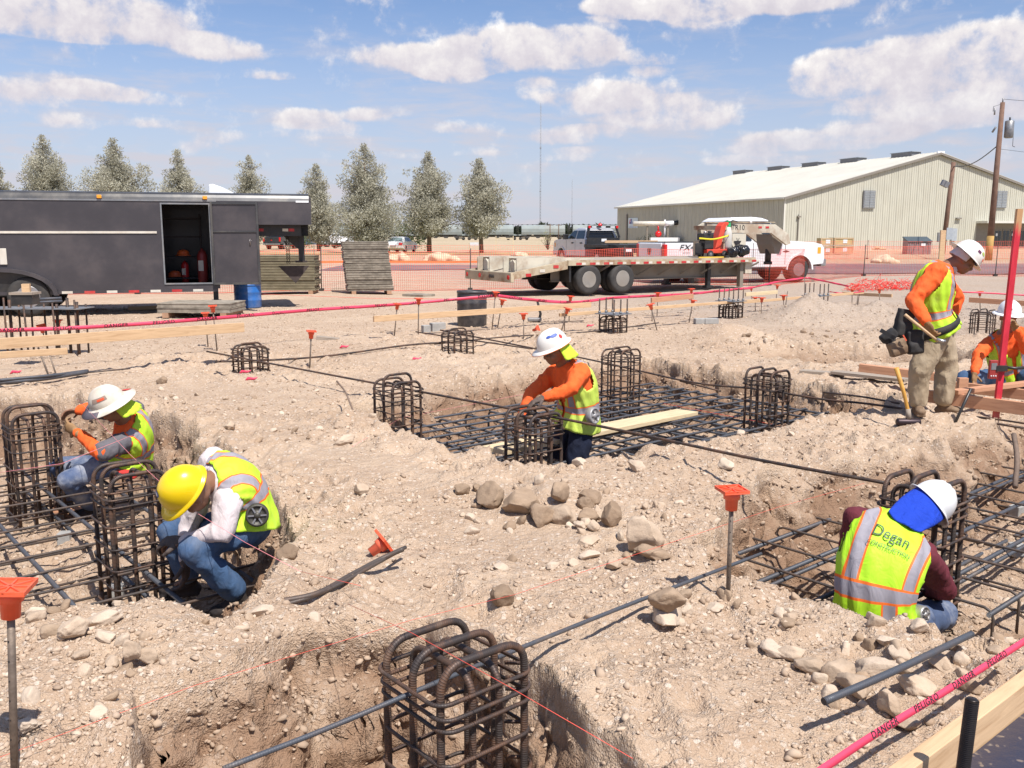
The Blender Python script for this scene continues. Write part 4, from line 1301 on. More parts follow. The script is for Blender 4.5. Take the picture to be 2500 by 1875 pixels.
# cars -------------------------------------------------
def sedan(label, loc, rz, paint):
    t_ = thing('parked_car', label, 'car', loc, rz)
    L = 4.8; W = 1.8
    out = [(0.05, .45), (0, .7), (.03, .95), (.25, 1.02), (1.0, 1.0), (3.4, .98), (4.5, .82), (4.75, .68), (4.8, .5), (4.7, .3)] + [(4.2, .3)] + arch(3.85, .37, .32) + [(3.4, .25), (1.4, .25)] + arch(1.0, .37, .32) + [(.5, .3)]
    b = MB(); b.prism(out, -W / 2, W / 2); b.build('body', paint, t_, bevel=.07)
    gh = [(.55, .99), (1.15, 1.36), (1.7, 1.44), (2.5, 1.42), (3.35, .97)]
    n = len(gh); V = []
    for s in (-1, 1):
        for x, z in gh:
            k = (z - .97) / .47; V.append((x, s * (W / 2 - .06 - .2 * k), z))
    F = [tuple(range(n)), tuple(range(2 * n - 1, n - 1, -1))] + [((k + 1) % n, k, n + k, n + (k + 1) % n) for k in range(n)]
    b = MB(); b.add(V, F); b.build('cabin', paint, t_, bevel=.06)
    def slab(pts, nm):
        b = MB(); V = [Vector(q) for q in pts]; V += [q + Vector((0, 0, .015)) for q in V]
        b.add(V, [(3, 2, 1, 0), (4, 5, 6, 7), (0, 1, 5, 4), (1, 2, 6, 5), (2, 3, 7, 6), (3, 0, 4, 7)]); b.build(nm, M['glass_light'], t_)
    slab([(.60, -.70, 1.035), (.60, .70, 1.035), (1.12, .56, 1.35), (1.12, -.56, 1.35)], 'rear_window')
    slab([(3.25, -.68, 1.03), (3.25, .68, 1.03), (2.62, .56, 1.385), (2.62, -.56, 1.385)], 'windscreen')
    for s in (-1, 1):
        for a, c in (((1.05, 1.95)), ((2.03, 2.95))):
            b = MB(); V = [(a, s * (W / 2 - .045), 1.03), (c, s * (W / 2 - .045), 1.03), (min(c, 2.55), s * (W / 2 - .205), 1.36), (max(a, 1.3), s * (W / 2 - .205), 1.36)]
            V += [(v[0], v[1] - s * .02, v[2]) for v in V]
            b.add(V, [(0, 1, 2, 3), (7, 6, 5, 4), (0, 4, 5, 1), (1, 5, 6, 2), (2, 6, 7, 3), (3, 7, 4, 0)]); b.build('side_window', M['glass'], t_)
        b = MB(); b.box2((-.03, s * .52, .72), (.10, s * .88, .90)); b.build('tail_lamp', M['tail_red'], t_, bevel=.02)
        b = MB(); b.box2((4.62, s * .5, .62), (4.80, s * .85, .76)); b.build('headlight', M['lens'], t_, bevel=.02)
        for x in (1.0, 3.85): wheel_parts(t_, (x, s * (W / 2 - .01), .32), .32, .2, s, 0)
    b = MB(); b.box2((-.05, -.25, .58), (.02, .25, .70)); b.build('number_plate', M['steel_grey'], t_)
    return t_
p = G(955, 618); sedan('white sedan seen from behind between the form stack and the pines', (p.x + .2, p.y - .2, 0), R(80), M['white'])
p = G(716, 603); sedan('small blue car far off under the trailer nose, right of the dark pickup', (p.x - 1.5, p.y + 8, 0), R(10), simple('blue_car_paint', (.06, .11, .22), .3, coat=.3))

# ---------------------------------------------------------------- flatbed gooseneck trailer
M['cream'] = simple('scuffed_cream_paint', (.46, .39, .27), .6, var=.14, vscale=2, dirt=.95, dirtcol=(.22, .10, .045), dscale=1.8)
M['cream_clean'] = simple('chalky_white_paint', (.56, .52, .42), .6, var=.08, vscale=2, dirt=.65, dirtcol=(.26, .15, .08), dscale=1.5)
M['greybeam'] = simple('taupe_beam_paint', (.24, .215, .175), .7, var=.12, vscale=1.5, dirt=.4, dirtcol=(.17, .10, .06))
M['deck'] = wood_mat('weathered_deck_boards', (.36, .31, .25), (.23, .195, .155))
def flatbed():
    th = R(29)
    t_ = thing('flatbed_trailer', 'long rusty cream flatbed gooseneck trailer with dual wheels', 'trailer', (.05, 24.0, gz(.05, 24)), th)
    W = 2.65; zt = .92; L = 8.3; xd = 1.64
    for k in range(12):
        y0 = .06 + k * (W - .12) / 12
        b = MB(); b.box2((xd, y0 + .006, zt - .05), (L - .05, y0 + (W - .12) / 12 - .006, zt)); b.build('deck_board', M['deck'], t_)
    for y, nm in ((0, 'side_rail'), (W, 'side_rail')):
        b = MB(); s = 1 if y == 0 else -1
        b.box2((xd, y - .03 * s, zt - .13), (L, y + .05 * s, zt + .01)); b.build(nm, M['cream'], t_)
    n = 15
    for k in range(n):
        x = xd + .25 + k * (L - xd - .4) / (n - 1)
        b = MB(); b.box2((x, -.037, zt - .115), (x + .17, -.031, zt - .055)); b.build('reflector', M['reflect_red'], t_)
        b = MB(); b.box2((x + .18, -.036, zt - .115), (x + .30, -.031, zt - .055)); b.build('reflector', M['reflect_white'], t_)
    for y in (.55, W - .55):
        b = MB(); b.box2((xd - .2, y - .07, zt - .16), (L, y + .07, zt - .14)); b.box2((xd - .2, y - .012, zt - .56), (L, y + .012, zt - .14)); b.box2((xd - .2, y - .07, zt - .58), (L, y + .07, zt - .56)); b.build('main_beam', M['greybeam'], t_)
    for k in range(9):
        x = xd + .6 + k * .78
        b = MB(); b.beam((x, .02, zt - .13), (x - .28, .5, zt - .45), .03, .05); b.build('outrigger', M['greybeam'], t_)
    # dovetail: sloping tail with two folded ramps
    tz = .52
    for y in (0.0, W - .1):
        b = MB(); V = [(0, y, tz - .06), (xd, y, zt - .22), (xd, y, zt - .0), (0, y, tz + .12)]
        V += [(v[0], v[1] + .1, v[2]) for v in V]
        b.add(V, [(3, 2, 1, 0), (4, 5, 6, 7), (0, 1, 5, 4), (1, 2, 6, 5), (2, 3, 7, 6), (3, 0, 4, 7)]); b.build('tail_side', M['cream'], t_)
    for k in range(3):
        x = .35 + k * .42; z = tz + (zt - tz) * x / xd
        b = MB(); b.box2((x, -.012, z - .08), (x + .16, -.004, z - .0)); b.build('reflector', M['reflect_red' if k != 1 else 'reflect_white'], t_)
    for k in range(5):
        x = .1 + k * .32; z = tz + (zt - tz - .05) * x / xd
        b = MB(); b.box2((x, .1, z - .06), (x + .1, W - .1, z - .01)); b.build('tail_crossbar', M['greybeam'], t_)
    b = MB(); V = [(0.02, .1, tz + .02), (xd, .1, zt - .04), (xd, W - .1, zt - .04), (0.02, W - .1, tz + .02)]; V += [(v[0], v[1], v[2] - .03) for v in V]
    b.add(V, [(0, 1, 2, 3), (7, 6, 5, 4), (0, 4, 5, 1), (1, 5, 6, 2), (2, 6, 7, 3), (3, 7, 4, 0)]); b.build('tail_deck', M['deck'], t_)
    b = MB(); b.box2((-.10, -.02, tz - .14), (.0, W + .02, tz + .12)); b.build('rear_bumper', M['cream'], t_, bevel=.02)
    for y in (.12, .95, 1.05, 1.15, 1.75, W - .12):
        b = MB(); b.cyl((-.115, y, tz - .01), (-.10, y, tz - .01), .045 if 0.9 < y < 1.2 else .06, 12); b.build('lamp_hole', M['black'] if .9 < y < 1.2 else M['tail_red'], t_)
    for y0 in (.18, W - .95):
        # ramp box lying folded, with an octagonal end plate
        rp = MB(); V = [(.18, y0, tz + .10), (1.9, y0, zt + .02), (1.9, y0, zt + .07), (.18, y0, tz + .62)]
        for yy in (y0, y0 + .72):
            r2 = MB(); V = [(.18, yy, tz + .08), (1.6, yy, zt - .02), (2.6, yy, zt + .03), (2.6, yy, zt + .06), (.24, yy, zt + .10), (.18, yy, tz + .46)]
            V += [(v[0], v[1] + .03, v[2]) for v in V]
            r2.add(V, [(5, 4, 3, 2, 1, 0), (6, 7, 8, 9, 10, 11), (0, 1, 7, 6), (1, 2, 8, 7), (2, 3, 9, 8), (3, 4, 10, 9), (4, 5, 11, 10), (5, 0, 6, 11)]); r2.build('ramp_side', M['cream_clean'], t_)
        for k in range(5):
            x = .35 + k * .3
            b = MB(); b.box2((x, y0 + .03, zt + .02), (x + .05, y0 + .72, zt + .07)); b.build('ramp_rung', M['cream'], t_)
        b = MB(); b.prism([(y0 + .04, tz + .16), (y0 + .15, tz + .08), (y0 + .26, tz + .16), (y0 + .26, tz + .36), (y0 + .15, tz + .44), (y0 + .04, tz + .36)], .14, .17, 'yz'); b.build('end_plate', M['cream_clean'], t_)
    # mudguard, axles, wheels
    b = MB(); b.box2((1.72, .05, .35), (1.78, .62, .86)); b.build('mudflap', M['black'], t_)
    for x in (2.32, 3.43):
        b = MB(); b.cyl((x, .15, .41), (x, W - .15, .41), .07, 10); b.build('axle', M['black'], t_)
        for y, s in ((-.02, -1), (.34, -1), (W + .02, 1), (W - .34, 1)):
            wheel_parts(t_, (x, y, .41), .41, .24, s, 5 if abs(y) < .1 else 0, rim='rimgrey', hub_in=.10)
    # landing legs
    for x in (6.79,):
        for y in (.35, W - .35):
            b = MB(); b.box2((x - .06, y - .06, .12), (x + .06, y + .06, .85)); b.box2((x - .12, y - .1, 0.05), (x + .12, y + .1, .12)); b.build('landing_leg', M['black'], t_)
    for y in (.2, W - .2):
        b = MB(); b.box2((7.85, y - .07, .05), (7.98, y + .07, .85)); b.build('landing_leg', M['greybeam'], t_)
    b = MB(); b.box2((8.02, .1, .45), (8.28, .4, .78)); b.build('tool_box', M['cream_clean'], t_)
    # gooseneck
    for y in (.75, W - .75):
        b = MB()
        b.prism([(7.62, zt), (8.22, zt), (7.98, 1.55), (7.98, 1.98), (7.86, 1.98), (7.62, 1.86)], y - .02, y + .02); b.build('neck_upright', M['cream_clean'], t_)
        b = MB(); b.prism([(7.98, 1.66), (7.98, 1.98), (9.75, 1.93), (10.35, 1.62), (10.45, 1.33), (10.30, 1.28), (9.6, 1.66)], y - .05, y + .05); b.build('neck_beam', M['cream_clean'], t_)
        b = MB(); b.box2((7.9, y - .08, 1.975), (9.72, y + .08, 2.0)); b.build('neck_flange', M['cream'], t_)
        b = MB(); b.beam((7.66, y - .06, 1.84), (8.25, y - .06, zt + .02), .05, .06); b.build('neck_brace', M['cream_clean'], t_)
    b = MB(); b.box2((7.60, .62, zt), (7.64, W - .62, 1.4)); b.build('headboard', M['cream'], t_)
    b = MB(); b.box2((7.60, .62, 1.75), (7.72, W - .62, 1.88)); b.build('headboard_rail', M['cream'], t_)
    b = MB(); b.prism([(9.9, 1.62), (10.38, 1.34), (10.25, 1.0), (10.1, 1.0), (9.95, 1.3)], W / 2 - .35, W / 2 + .35); b.build('coupler_bracket', M['greybeam'], t_)
    b = MB(); b.tube([(10.12, W / 2, 1.25), (10.12, W / 2, .72)], .10, 12); b.tube([(10.12, W / 2, .75), (10.12, W / 2, .66)], .14, 12); b.build('coupler', M['post'], t_)
    put_text('TR10', .22, (8.22, .75 - .056, 1.82), (1, 0, -.02), (0, 0, 1), M['ink'], t_, spacing=1.15)
    for x in (9.05, 9.35):
        b = MB(); b.box2((x, .69, 1.80), (x + .14, .698, 1.86)); b.build('reflector', M['reflect_red'], t_)
    b = MB()
    b.prism([(8.05, 1.42), (8.35, 1.42), (8.2, 1.22)], .735 - .07, .735 - .06); b.build('emblem', M['ink'], t_)
    b = MB(); b.box2((8.0, .69, 1.2), (8.55, .72, 1.64)); b.build('side_plate', M['cream_clean'], t_)
    put_text('V', .2, (8.22, .684, 1.43), (1, 0, 0), (0, 0, 1), M['ink'], t_)
    return t_, th
FB, FTH = flatbed()
def on_flatbed(x, y, z=0.92):
    c, s = math.cos(FTH), math.sin(FTH)
    return Vector((.05 + c * x - s * y, 24.0 + s * x + c * y, gz(.05, 24) + z))
# concrete saw on the deck
M['saw_red'] = simple('red_machine_paint', (.62, .06, .03), .45, var=.08, dirt=.25, dirtcol=(.4, .2, .12))
M['tank'] = simple('cloudy_plastic_tank', (.55, .53, .48), .5, var=.06)
def saw():
    t_ = thing('concrete_saw', 'red walk-behind concrete saw with black engine and pale water tank on the trailer deck', 'machine', on_flatbed(7.28, .75), FTH); t_.scale = (.84, .84, .84)
    b = MB(); b.box2((-.45, -.25, .16), (.5, .25, .30)); b.build('base_frame', M['saw_red'], t_, bevel=.02)
    b = MB(); b.prism([(-.02, .28), (.22, .28), (.48, 1.12), (.58, 1.18), (.60, 1.26), (.40, 1.26), (.25, 1.12)], -.16, .16); b.build('column', M['saw_red'], t_, bevel=.02)
    b = MB(); b.box2((-.58, -.2, .62), (-.12, .2, .86)); b.cyl((-.35, -.22, .88), (-.35, -.22, .95), .08, 12); b.build('engine_top', M['black'], t_, bevel=.04)
    b = MB(); b.box2((-.50, -.18, .30), (-.10, .18, .62)); b.build('engine_block', M['black'], t_, bevel=.03)
    b = MB(); b.cyl((-.45, -.1, .86), (-.45, -.1, .93), .06, 12); b.build('fuel_cap', M['chrome'], t_)
    b = MB(); b.box2((-.82, -.06, .10), (-.42, .0, .52)); b.build('blade_guard', M['black'], t_, bevel=.04)
    b = MB(); b.lathe([(.16, 0), (.19, .08), (.19, .55), (.16, .68), (.12, .78), (.0, .8)], (.62, -.05, .30), n=16, sx=.9); b.build('water_tank', M['tank'], t_)
    b = MB(); b.box2((.58, -.14, 1.08), (.70, .0, 1.30)); b.build('green_bottle', simple('green_bottle', (.03, .45, .16), .4), t_, bevel=.02)
    for x in (-.32, .34):
        for y in (-.26, .26):
            b = MB(); b.cyl((x, y - .03, .13), (x, y + .03, .13), .13, 16); w_ = b.build('wheel', M['rubber'], t_)
            b = MB(); b.cyl((x, y - .04, .13), (x, y + .04, .13), .06, 10); b.build('hub', M['chrome'], w_)
    for y in (-.14, .14):
        b = MB(); b.tube([(.45, y, 1.2), (.78, y, 1.32), (1.0, y, 1.28)], .02, 6); b.build('handle', M['black'], t_)
saw()
pts = [on_flatbed(6.5, .45, 1.50), on_flatbed(7.0, .42, 1.47), on_flatbed(7.5, .45, 1.55), on_flatbed(7.95, .68, 1.62)]
b = MB()
V = []
for p in catmull(pts, 5): V += [p + Vector((0, 0, -.025)), p + Vector((0, 0, .025)), p + Vector((.004, .006, .025)), p + Vector((.004, .006, -.025))]
k = len(V) // 4
b.add(V, [f for i in range(k - 1) for f in ((4 * i, 4 * i + 4, 4 * i + 5, 4 * i + 1), (4 * i + 3, 4 * i + 2, 4 * i + 6, 4 * i + 7), (4 * i + 1, 4 * i + 5, 4 * i + 6, 4 * i + 2), (4 * i, 4 * i + 3, 4 * i + 7, 4 * i + 4))], True)
o = b.build('caution_tape', simple('yellow_caution_tape', (.75, .62, .03), .4)); tag(o, 'yellow caution tape tied round the red saw on the trailer', 'tape')
def bag():
    b = MB()
    rg = random.Random(4)
    for k in range(9): b.ell((rg.uniform(-.25, .25), rg.uniform(-.12, .12), .12 + rg.uniform(0, .15)), (.16, .14, .13))
    o = remesh(b, .02, 2, name='plastic_bag', m=simple('shiny_black_plastic', (.015, .015, .017), .22, var=.1, bump=.8, bscale=14), wr=.03, wscale=9)
    o.location = on_flatbed(7.85, .30); tag(o, 'crumpled black plastic bag beside the red saw on the trailer', 'bag')
bag()
b = MB(); b.beam((0, 0, .03), (.95, 0, .03), .035, .035); hd = thing('long_hammer', 'yellow handled hammer lying near the edge of the trailer deck', 'hammer', on_flatbed(6.25, .16), FTH)
b.build('handle', simple('yellow_handle', (.72, .48, .06), .5), hd); b = MB(); b.box((1.02, 0, .045), (.12, .22, .08)); b.build('head', M['black'], hd)

# ---------------------------------------------------------------- black enclosed trailer
M['charcoal'] = simple('charcoal_trailer_paint', (.050, .045, .050), .42, var=.14, vscale=1.2, dirt=.35, dirtcol=(.11, .09, .085), dscale=1.2, coat=.1)
M['charcoal_roof'] = simple('dull_roof_paint', (.07, .07, .072), .28, .35, .1, 1.2, dirt=.3, dirtcol=(.3, .27, .22), dscale=1.5)
M['interior'] = simple('dark_interior', (.03, .025, .025), .9)
def black_trailer():
    N = Vector((-4.34, 20.3, 0)); back = Vector((-.954, -.30, 0)).normalized()
    rz = math.atan2(-back.y, -back.x)                         # local +x points to the nose
    base = N + back * 6.0
    g = gz(base.x, base.y)
    t_ = thing('enclosed_trailer', 'long black enclosed gooseneck trailer with its side door open', 'trailer', (base.x, base.y, g), rz)
    X = lambda s: 6.0 - s                                         # s metres back from the nose
    W = 2.4; zt = 2.50; rr = .17; zn = 1.84
    def rings(x0, x1, z0, nm, m, zskin=None):
        prof = [(0.0, z0), (0.0, zt - rr)] + [(rr - rr * math.cos(a), zt - rr + rr * math.sin(a)) for a in [R(22), R(45), R(68)]] + [(rr, zt)]
        return prof
    # side skin pieces (near side) around the door opening: s from 2.08 to 3.06
    def plate(s0, s1, z0, z1, nm='side_panel', m='charcoal', y=0.0, th=.04):
        b = MB(); b.box2((X(s0), y, z0), (X(s1), y + th, z1)); return b.build(nm, M[m], t_)
    zk = zt - rr
    plate(3.06, 6.2, .50, zk); plate(6.22, 8.6, .50, zk); plate(8.62, 11.0, .50, zk)
    plate(2.08, 3.06, 2.28, zk, 'door_header'); plate(2.08, 3.06, .50, .60, 'door_sill')
    plate(1.95, 2.08, .50, zk, 'door_pillar')
    plate(0.0, 1.95, zn, zk, 'nose_side')
    b = MB()
    for s0, s1 in ((0.04, 1.95), (1.95, 11.0)):
        pr = [(0.0, zk), (.025, zk + .065), (.05, zk + .12), (.10, zt - .02), (rr, zt), (W - rr, zt), (W - .10, zt - .02), (W - .05, zk + .12), (W - .025, zk + .065), (W, zk)]
        q = MB(); q.prism([(y, z) for y, z in pr], X(s1), X(s0), 'yz'); q.build('roof_section', M['charcoal_roof'], t_)
    b = MB(); b.box2((X(0.0) - .04, .0, zn), (X(0), W, zk)); b.box2((X(0) - .04, .02, zk), (X(0) - .0, W - .02, zt - .06)); b.build('nose_front', M['charcoal'], t_, bevel=.03)
    b = MB(); b.box2((X(11.0), W - .04, .5), (X(1.95), W, zk)); b.box2((X(1.95), W - .04, zn), (X(0), W, zk)); b.build('far_side', M['charcoal'], t_)
    b = MB(); b.box2((X(11.0), .04, .50), (X(1.95), W - .04, .58)); b.build('floor', M['interior'], t_)
    b = MB(); b.box2((X(1.99), .04, .58), (X(1.95), W - .04, zk)); b.build('bulkhead', M['charcoal'], t_)
    b = MB(); b.box2((X(1.95), .04, zn), (X(0.04), W - .04, zn + .04)); b.build('nose_floor', M['black'], t_)
    b = MB(); b.box2((X(11.0) - .04, 0, .5), (X(11.0), W, zk)); b.build('rear_wall', M['charcoal'], t_)
    for s0, s1 in ((3.15, 6.2), (6.22, 8.6)):
        b = MB(); b.box2((X(s0), -.02, 1.655), (X(s1), -.001, 1.70)); b.build('rub_rail', M['reflect_white'], t_)
    b = MB(); b.box2((X(1.95), -.015, zk - .02), (X(11), -.001, zk + .01)); b.build('trim_strip', M['steel_grey'], t_)
    b = MB(); b.box2((X(11), -.01, .44), (X(2.0), .06, .50)); b.build('lower_rail', M['charcoal'], t_)
    for k in range(16):
        s = 2.3 + k * .42
        if 5.0 < s < 7.2: continue
        b = MB(); b.box2((X(s), -.016, .445), (X(s + .2), -.010, .495)); b.build('reflector', M['reflect_red' if k % 2 else 'reflect_white'], t_)
    # windows/lamps
    for s in (2.17, 4.2, 8.0):
        b = MB(); b.box((X(s), -.02, zk + .06), (.09, .05, .07)); b.build('marker_lamp', M['amber'], t_, bevel=.01)
    b = MB(); b.box((X(6.03), -.015, 1.20), (.13, .03, .32)); b.build('side_vent', M['reflect_white'], t_, bevel=.01)
    b = MB(); b.box2((X(.32), -.01, zk - .02), (X(.05), -.001, zk + .02)); b.build('nose_strip', M['white'], t_)
    # door frame
    for a in (((2.08, .60), (2.11, 2.28)), ((3.03, .60), (3.06, 2.28)), ((2.11, 2.25), (3.03, 2.28)), ((2.11, .60), (3.03, .63))):
        b = MB(); b.box2((X(a[0][0]), -.02, a[0][1]), (X(a[1][0]), .0, a[1][1])); b.build('door_frame', M['steel_grey'], t_)
    # the opened leaf
    d = thing('door', None, None); d.parent = t_; KIDS.setdefault(t_.name, []).append(d)
    d.location = (X(2.07), -.03, 0); d.rotation_euler = (0, 0, R(-14))
    b = MB(); b.box2((0, -.03, .585), (.98, 0, 2.30)); b.build('door_leaf', M['charcoal'], d)
    for a in (((0, .585), (.04, 2.30)), ((.94, .585), (.98, 2.30)), ((.04, .585), (.94, .63)), ((.04, 2.255), (.94, 2.30)), ((.04, 1.68), (.94, 1.71))):
        b = MB(); b.box2((a[0][0], -.05, a[0][1]), (a[1][0], -.031, a[1][1])); b.build('door_rib', M['charcoal_roof'], d)
    b = MB(); b.tube([(.8, -.04, 1.55), (.8, -.08, 1.5), (.8, -.04, 1.4)], .008, 5); b.build('door_latch', M['chrome'], d)
    # nose underframe, coupler, chain
    b = MB(); b.box2((X(1.95), .30, 1.60), (X(.05), .42, zn)); b.build('neck_beam', M['black'], t_)
    b = MB(); b.box2((X(1.95), W - .42, 1.60), (X(.05), W - .30, zn)); b.build('neck_beam', M['black'], t_)
    b = MB(); b.box2((X(.2), .30, 1.60), (X(.05), W - .3, zn)); b.build('neck_cross', M['black'], t_)
    for s, m in ((.35, 'reflect_red'), (.48, 'reflect_white'), (1.0, 'reflect_red'), (1.13, 'reflect_white')):
        b = MB(); b.box2((X(s), .29, 1.70), (X(s + .12), .299, 1.76)); b.build('reflector', M[m], t_)
    b = MB(); b.box2((X(.20), W / 2 - .06, 1.02), (X(.07), W / 2 + .06, 1.7)); b.build('coupler_post', M['black'], t_)
    b = MB(); b.box2((X(.28), W / 2 - .12, 1.00), (X(.02), W / 2 + .12, 1.04)); b.build('coupler_plate', M['post'], t_)
    b = MB(); b.prism([(X(.55), 1.62), (X(.13), 1.62), (X(.13), 1.25), (X(.28), 1.36)], W / 2 - .05, W / 2 + .05); b.build('coupler_gusset', M['black'], t_)
    b = MB(); b.prism([(X(.70), .94), (X(.02), .94), (X(.33), .55)], W / 2 - .55, W / 2 - .50); b.build('hitch_plate', M['post'], t_)
    for k in range(13):
        for q in (0, .05):
            b = MB(); z = 1.55 - k * .045; a = R(90) * (k % 2)
            pts = [Vector((X(.42 + q) + .016 * math.cos(w_) * math.cos(a), W / 2 - .1 + .016 * math.cos(w_) * math.sin(a), z + .03 * math.sin(w_))) for w_ in [6.283 * i / 8 for i in range(9)]]
            b.tube(pts, .006, 4, cap=False); b.build('chain_link', M['post'], t_)
    for y in (.25, W - .25):
        b = MB(); b.box2((X(2.1), y - .05, .12), (X(2.0), y + .05, .62)); b.box2((X(2.16), y - .1, .08), (X(1.94), y + .1, .12)); b.build('jack_leg', M['black'], t_)
    # roof vent shroud
    b = MB(); b.prism([(X(2.10), zt), (X(1.52), zt), (X(1.62), zt + .06), (X(1.80), zt + .15), (X(2.0), zt + .22), (X(2.09), zt + .21)], .9, 1.5); b.build('roof_vent', M['white'], t_, bevel=.03)
    # wheels and arch
    g0 = 0
    for s in (5.63, 6.62):
        wheel_parts(t_, (X(s), -.06, .40), .40, .24, -1, 9, rim='chrome')
        wheel_parts(t_, (X(s), W - .03, .40), .40, .24, 1, 0)
    A_ = [(X(6.12) + math.cos(a) * 1.05, .42 + math.sin(a) * .55) for a in [math.pi * k / 14 for k in range(15)]]
    B_ = [(X(6.12) + math.cos(a) * .97, .42 + math.sin(a) * .48) for a in [math.pi * k / 14 for k in range(15)]]
    m = 15; V = []
    for q in (-.14, .0):
        for p in A_ + B_: V.append((p[0], q, p[1]))
    F = []
    for k in range(m - 1):
        F += [(k, k + 1, m + k + 1, m + k), (2 * m + k, 2 * m + k + 1, 3 * m + k + 1, 3 * m + k), (k, k + 1, 2 * m + k + 1, 2 * m + k), (m + k, m + k + 1, 3 * m + k + 1, 3 * m + k)]
    b = MB(); b.add(V, F); b.build('mudguard', M['charcoal'], t_)
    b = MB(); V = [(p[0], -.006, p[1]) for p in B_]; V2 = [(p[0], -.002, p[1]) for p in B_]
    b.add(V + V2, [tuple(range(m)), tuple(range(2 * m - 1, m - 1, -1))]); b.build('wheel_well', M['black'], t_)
    Mx = t_.matrix_basis
    return t_, lambda s, y, z: Vector((base.x, base.y, g)) + Matrix.Rotation(rz, 3, 'Z') @ Vector((X(s), y, z)), rz
BT, btp, BTR = black_trailer()
# what stands inside the open trailer
def cylinder_thing(name, label, cat, loc, r, h, m, n=18):
    t_ = thing(name, label, cat, loc)
    b = MB(); b.lathe([(r * .9, 0), (r, .02), (r, h * .8), (r * .6, h * .93), (r * .25, h * .95), (r * .25, h), (0, h)], n=n); b.build('bottle', m, t_)
    b = MB(); b.box((0, -r - .003, h * .5), (r, .01, h * .3)); b.build('paper_label', M['reflect_white'], t_)
cylinder_thing('fire_extinguisher', 'red fire extinguisher standing on the trailer floor left of the tall cylinder', 'fire extinguisher', btp(2.68, 1.25, .58), .08, .48, simple('extinguisher_red', (.45, .02, .02), .4))
cylinder_thing('gas_cylinder', 'taller dull red gas cylinder by the right side of the trailer doorway', 'gas cylinder', btp(2.30, 1.0, .58), .11, .75, simple('dull_red', (.25, .03, .025), .5))
def shelf():
    t_ = thing('shelf_unit', 'dark shelves with tools inside the open trailer', 'shelf', btp(2.75, 1.3, .58), BTR)
    for z in (.1, .55, 1.0, 1.4):
        b = MB(); b.box((0, 0, z), (.9, .5, .03)); b.build('shelf_board', M['interior'], t_)
    for x in (-.43, .43):
        for y in (-.23, .23):
            b = MB(); b.box((x, y, .75), (.04, .04, 1.5)); b.build('upright', M['interior'], t_)
shelf()
def helmet_simple(loc, m, label):
    t_ = thing('hard_hat', label, 'hard hat', loc)
    b = MB(); b.lathe([(.15, 0), (.15, .01), (.12, .015), (.115, .07), (.08, .12), (.0, .14)], n=20, sx=1.15); b.build('shell', m, t_)
helmet_simple(btp(2.70, 1.2, 1.17), simple('orange_helmet', (.65, .12, .03), .4), 'orange hard hat on the shelf inside the open trailer')
helmet_simple(btp(2.9, 1.2, .71), simple('orange_bucket', (.5, .09, .03), .4), 'orange helmet low on the shelf inside the open trailer')

# ---------------------------------------------------------------- stacks of form panels, barrels, low pallet
M['formply'] = simple('cement_grey_form_panel', (.27, .235, .185), .75, .1, .2, 5, dirt=.6, dirtcol=(.42, .37, .30), dscale=5)
M['formply2'] = simple('olive_form_panel', (.22, .19, .12), .75, .05, .2, 4, dirt=.35, dirtcol=(.36, .31, .22), dscale=3)
M['block'] = simple('timber_block', (.40, .24, .15), .85, var=.15)
def stack(label, cat, loc, rz, n, w_, d_, hh, m, jit, lean=(0, 0), blocks=True, name='form_stack', lip=True):
    t_ = thing(name, label, cat, loc, rz)
    rg = random.Random(int(abs(loc[0]) * 100))
    z = .10 if blocks else .02
    if blocks:
        for x in (-w_ / 2 + .15, w_ / 2 - .12):
            b = MB(); b.box((x, 0, .05), (.12, d_ + .05, .10)); b.build('timber_block', M['block'], t_)
    lx = rg.uniform(-jit, jit)
    for i in range(n):
        lx += rg.uniform(-jit, jit) * .8
        ww = w_ * rg.uniform(.97, 1.02)
        b = MB(); c = (lean[0] * i + lx * .6, lean[1] * i + rg.uniform(-jit, jit), z + hh / 2)
        a = R(rg.uniform(-1, 1)) * jit * 30
        b.box(c, (ww, d_, hh * .55), a)
        if lip:
            for s in (-1, 1):
                b.box((c[0], c[1], z + hh / 2 + s * hh * .39), (ww + .02, d_ + .02, hh * .17), a)
        b.build('form_panel', M[m], t_)
        z += hh + .003
    return t_, z
sA, zA = stack('tall leaning stack of grey form panels in front of the white sedan', 'stack', (-4.02, 26.2, gz(-4, 26.2)), R(14), 21, 1.25, .75, .062, 'formply', .016, (-.0045, 0))
stack('wide olive stack of form panels beneath the nose of the black trailer', 'stack', (-6.35, 25.6, gz(-6.3, 25.6)), R(2), 13, 1.95, .8, .070, 'formply2', .012)
stack('low pallet of two grey form panels lying in front of the black trailer', 'pallet', (-6.33, 18.9, gz(-6.5, 19)), R(-3), 2, 1.45, .95, .095, 'formply', .01, blocks=True)
b = MB(); b.box((0, 0, .035), (.75, .5, .06), R(0)); o = b.build('form_sheet', M['formply'], None, (-2.55, 25.3, gz(-2.5, 25.3)), (0, 0, R(-35))); tag(o, 'single loose form panel lying on the gravel right of the tall stack', 'panel')
b = MB(); b.box((0, 0, .04), (1.0, .09, .08)); o = b.build('offcut', M['lumber'], None, (-8.1, 20.8, gz(-8.1, 20.8)), (0, 0, R(30))); tag(o, 'short timber offcut on the ground beneath the black trailer', 'timber')
M['blue_plastic'] = simple('blue_barrel_plastic', (.02, .13, .42), .4, var=.1, vscale=5, dirt=.35, dirtcol=(.25, .27, .32))
M['black_plastic'] = simple('black_barrel_plastic', (.035, .035, .04), .45, var=.15, vscale=5, dirt=.55, dirtcol=(.14, .125, .115), dscale=6)
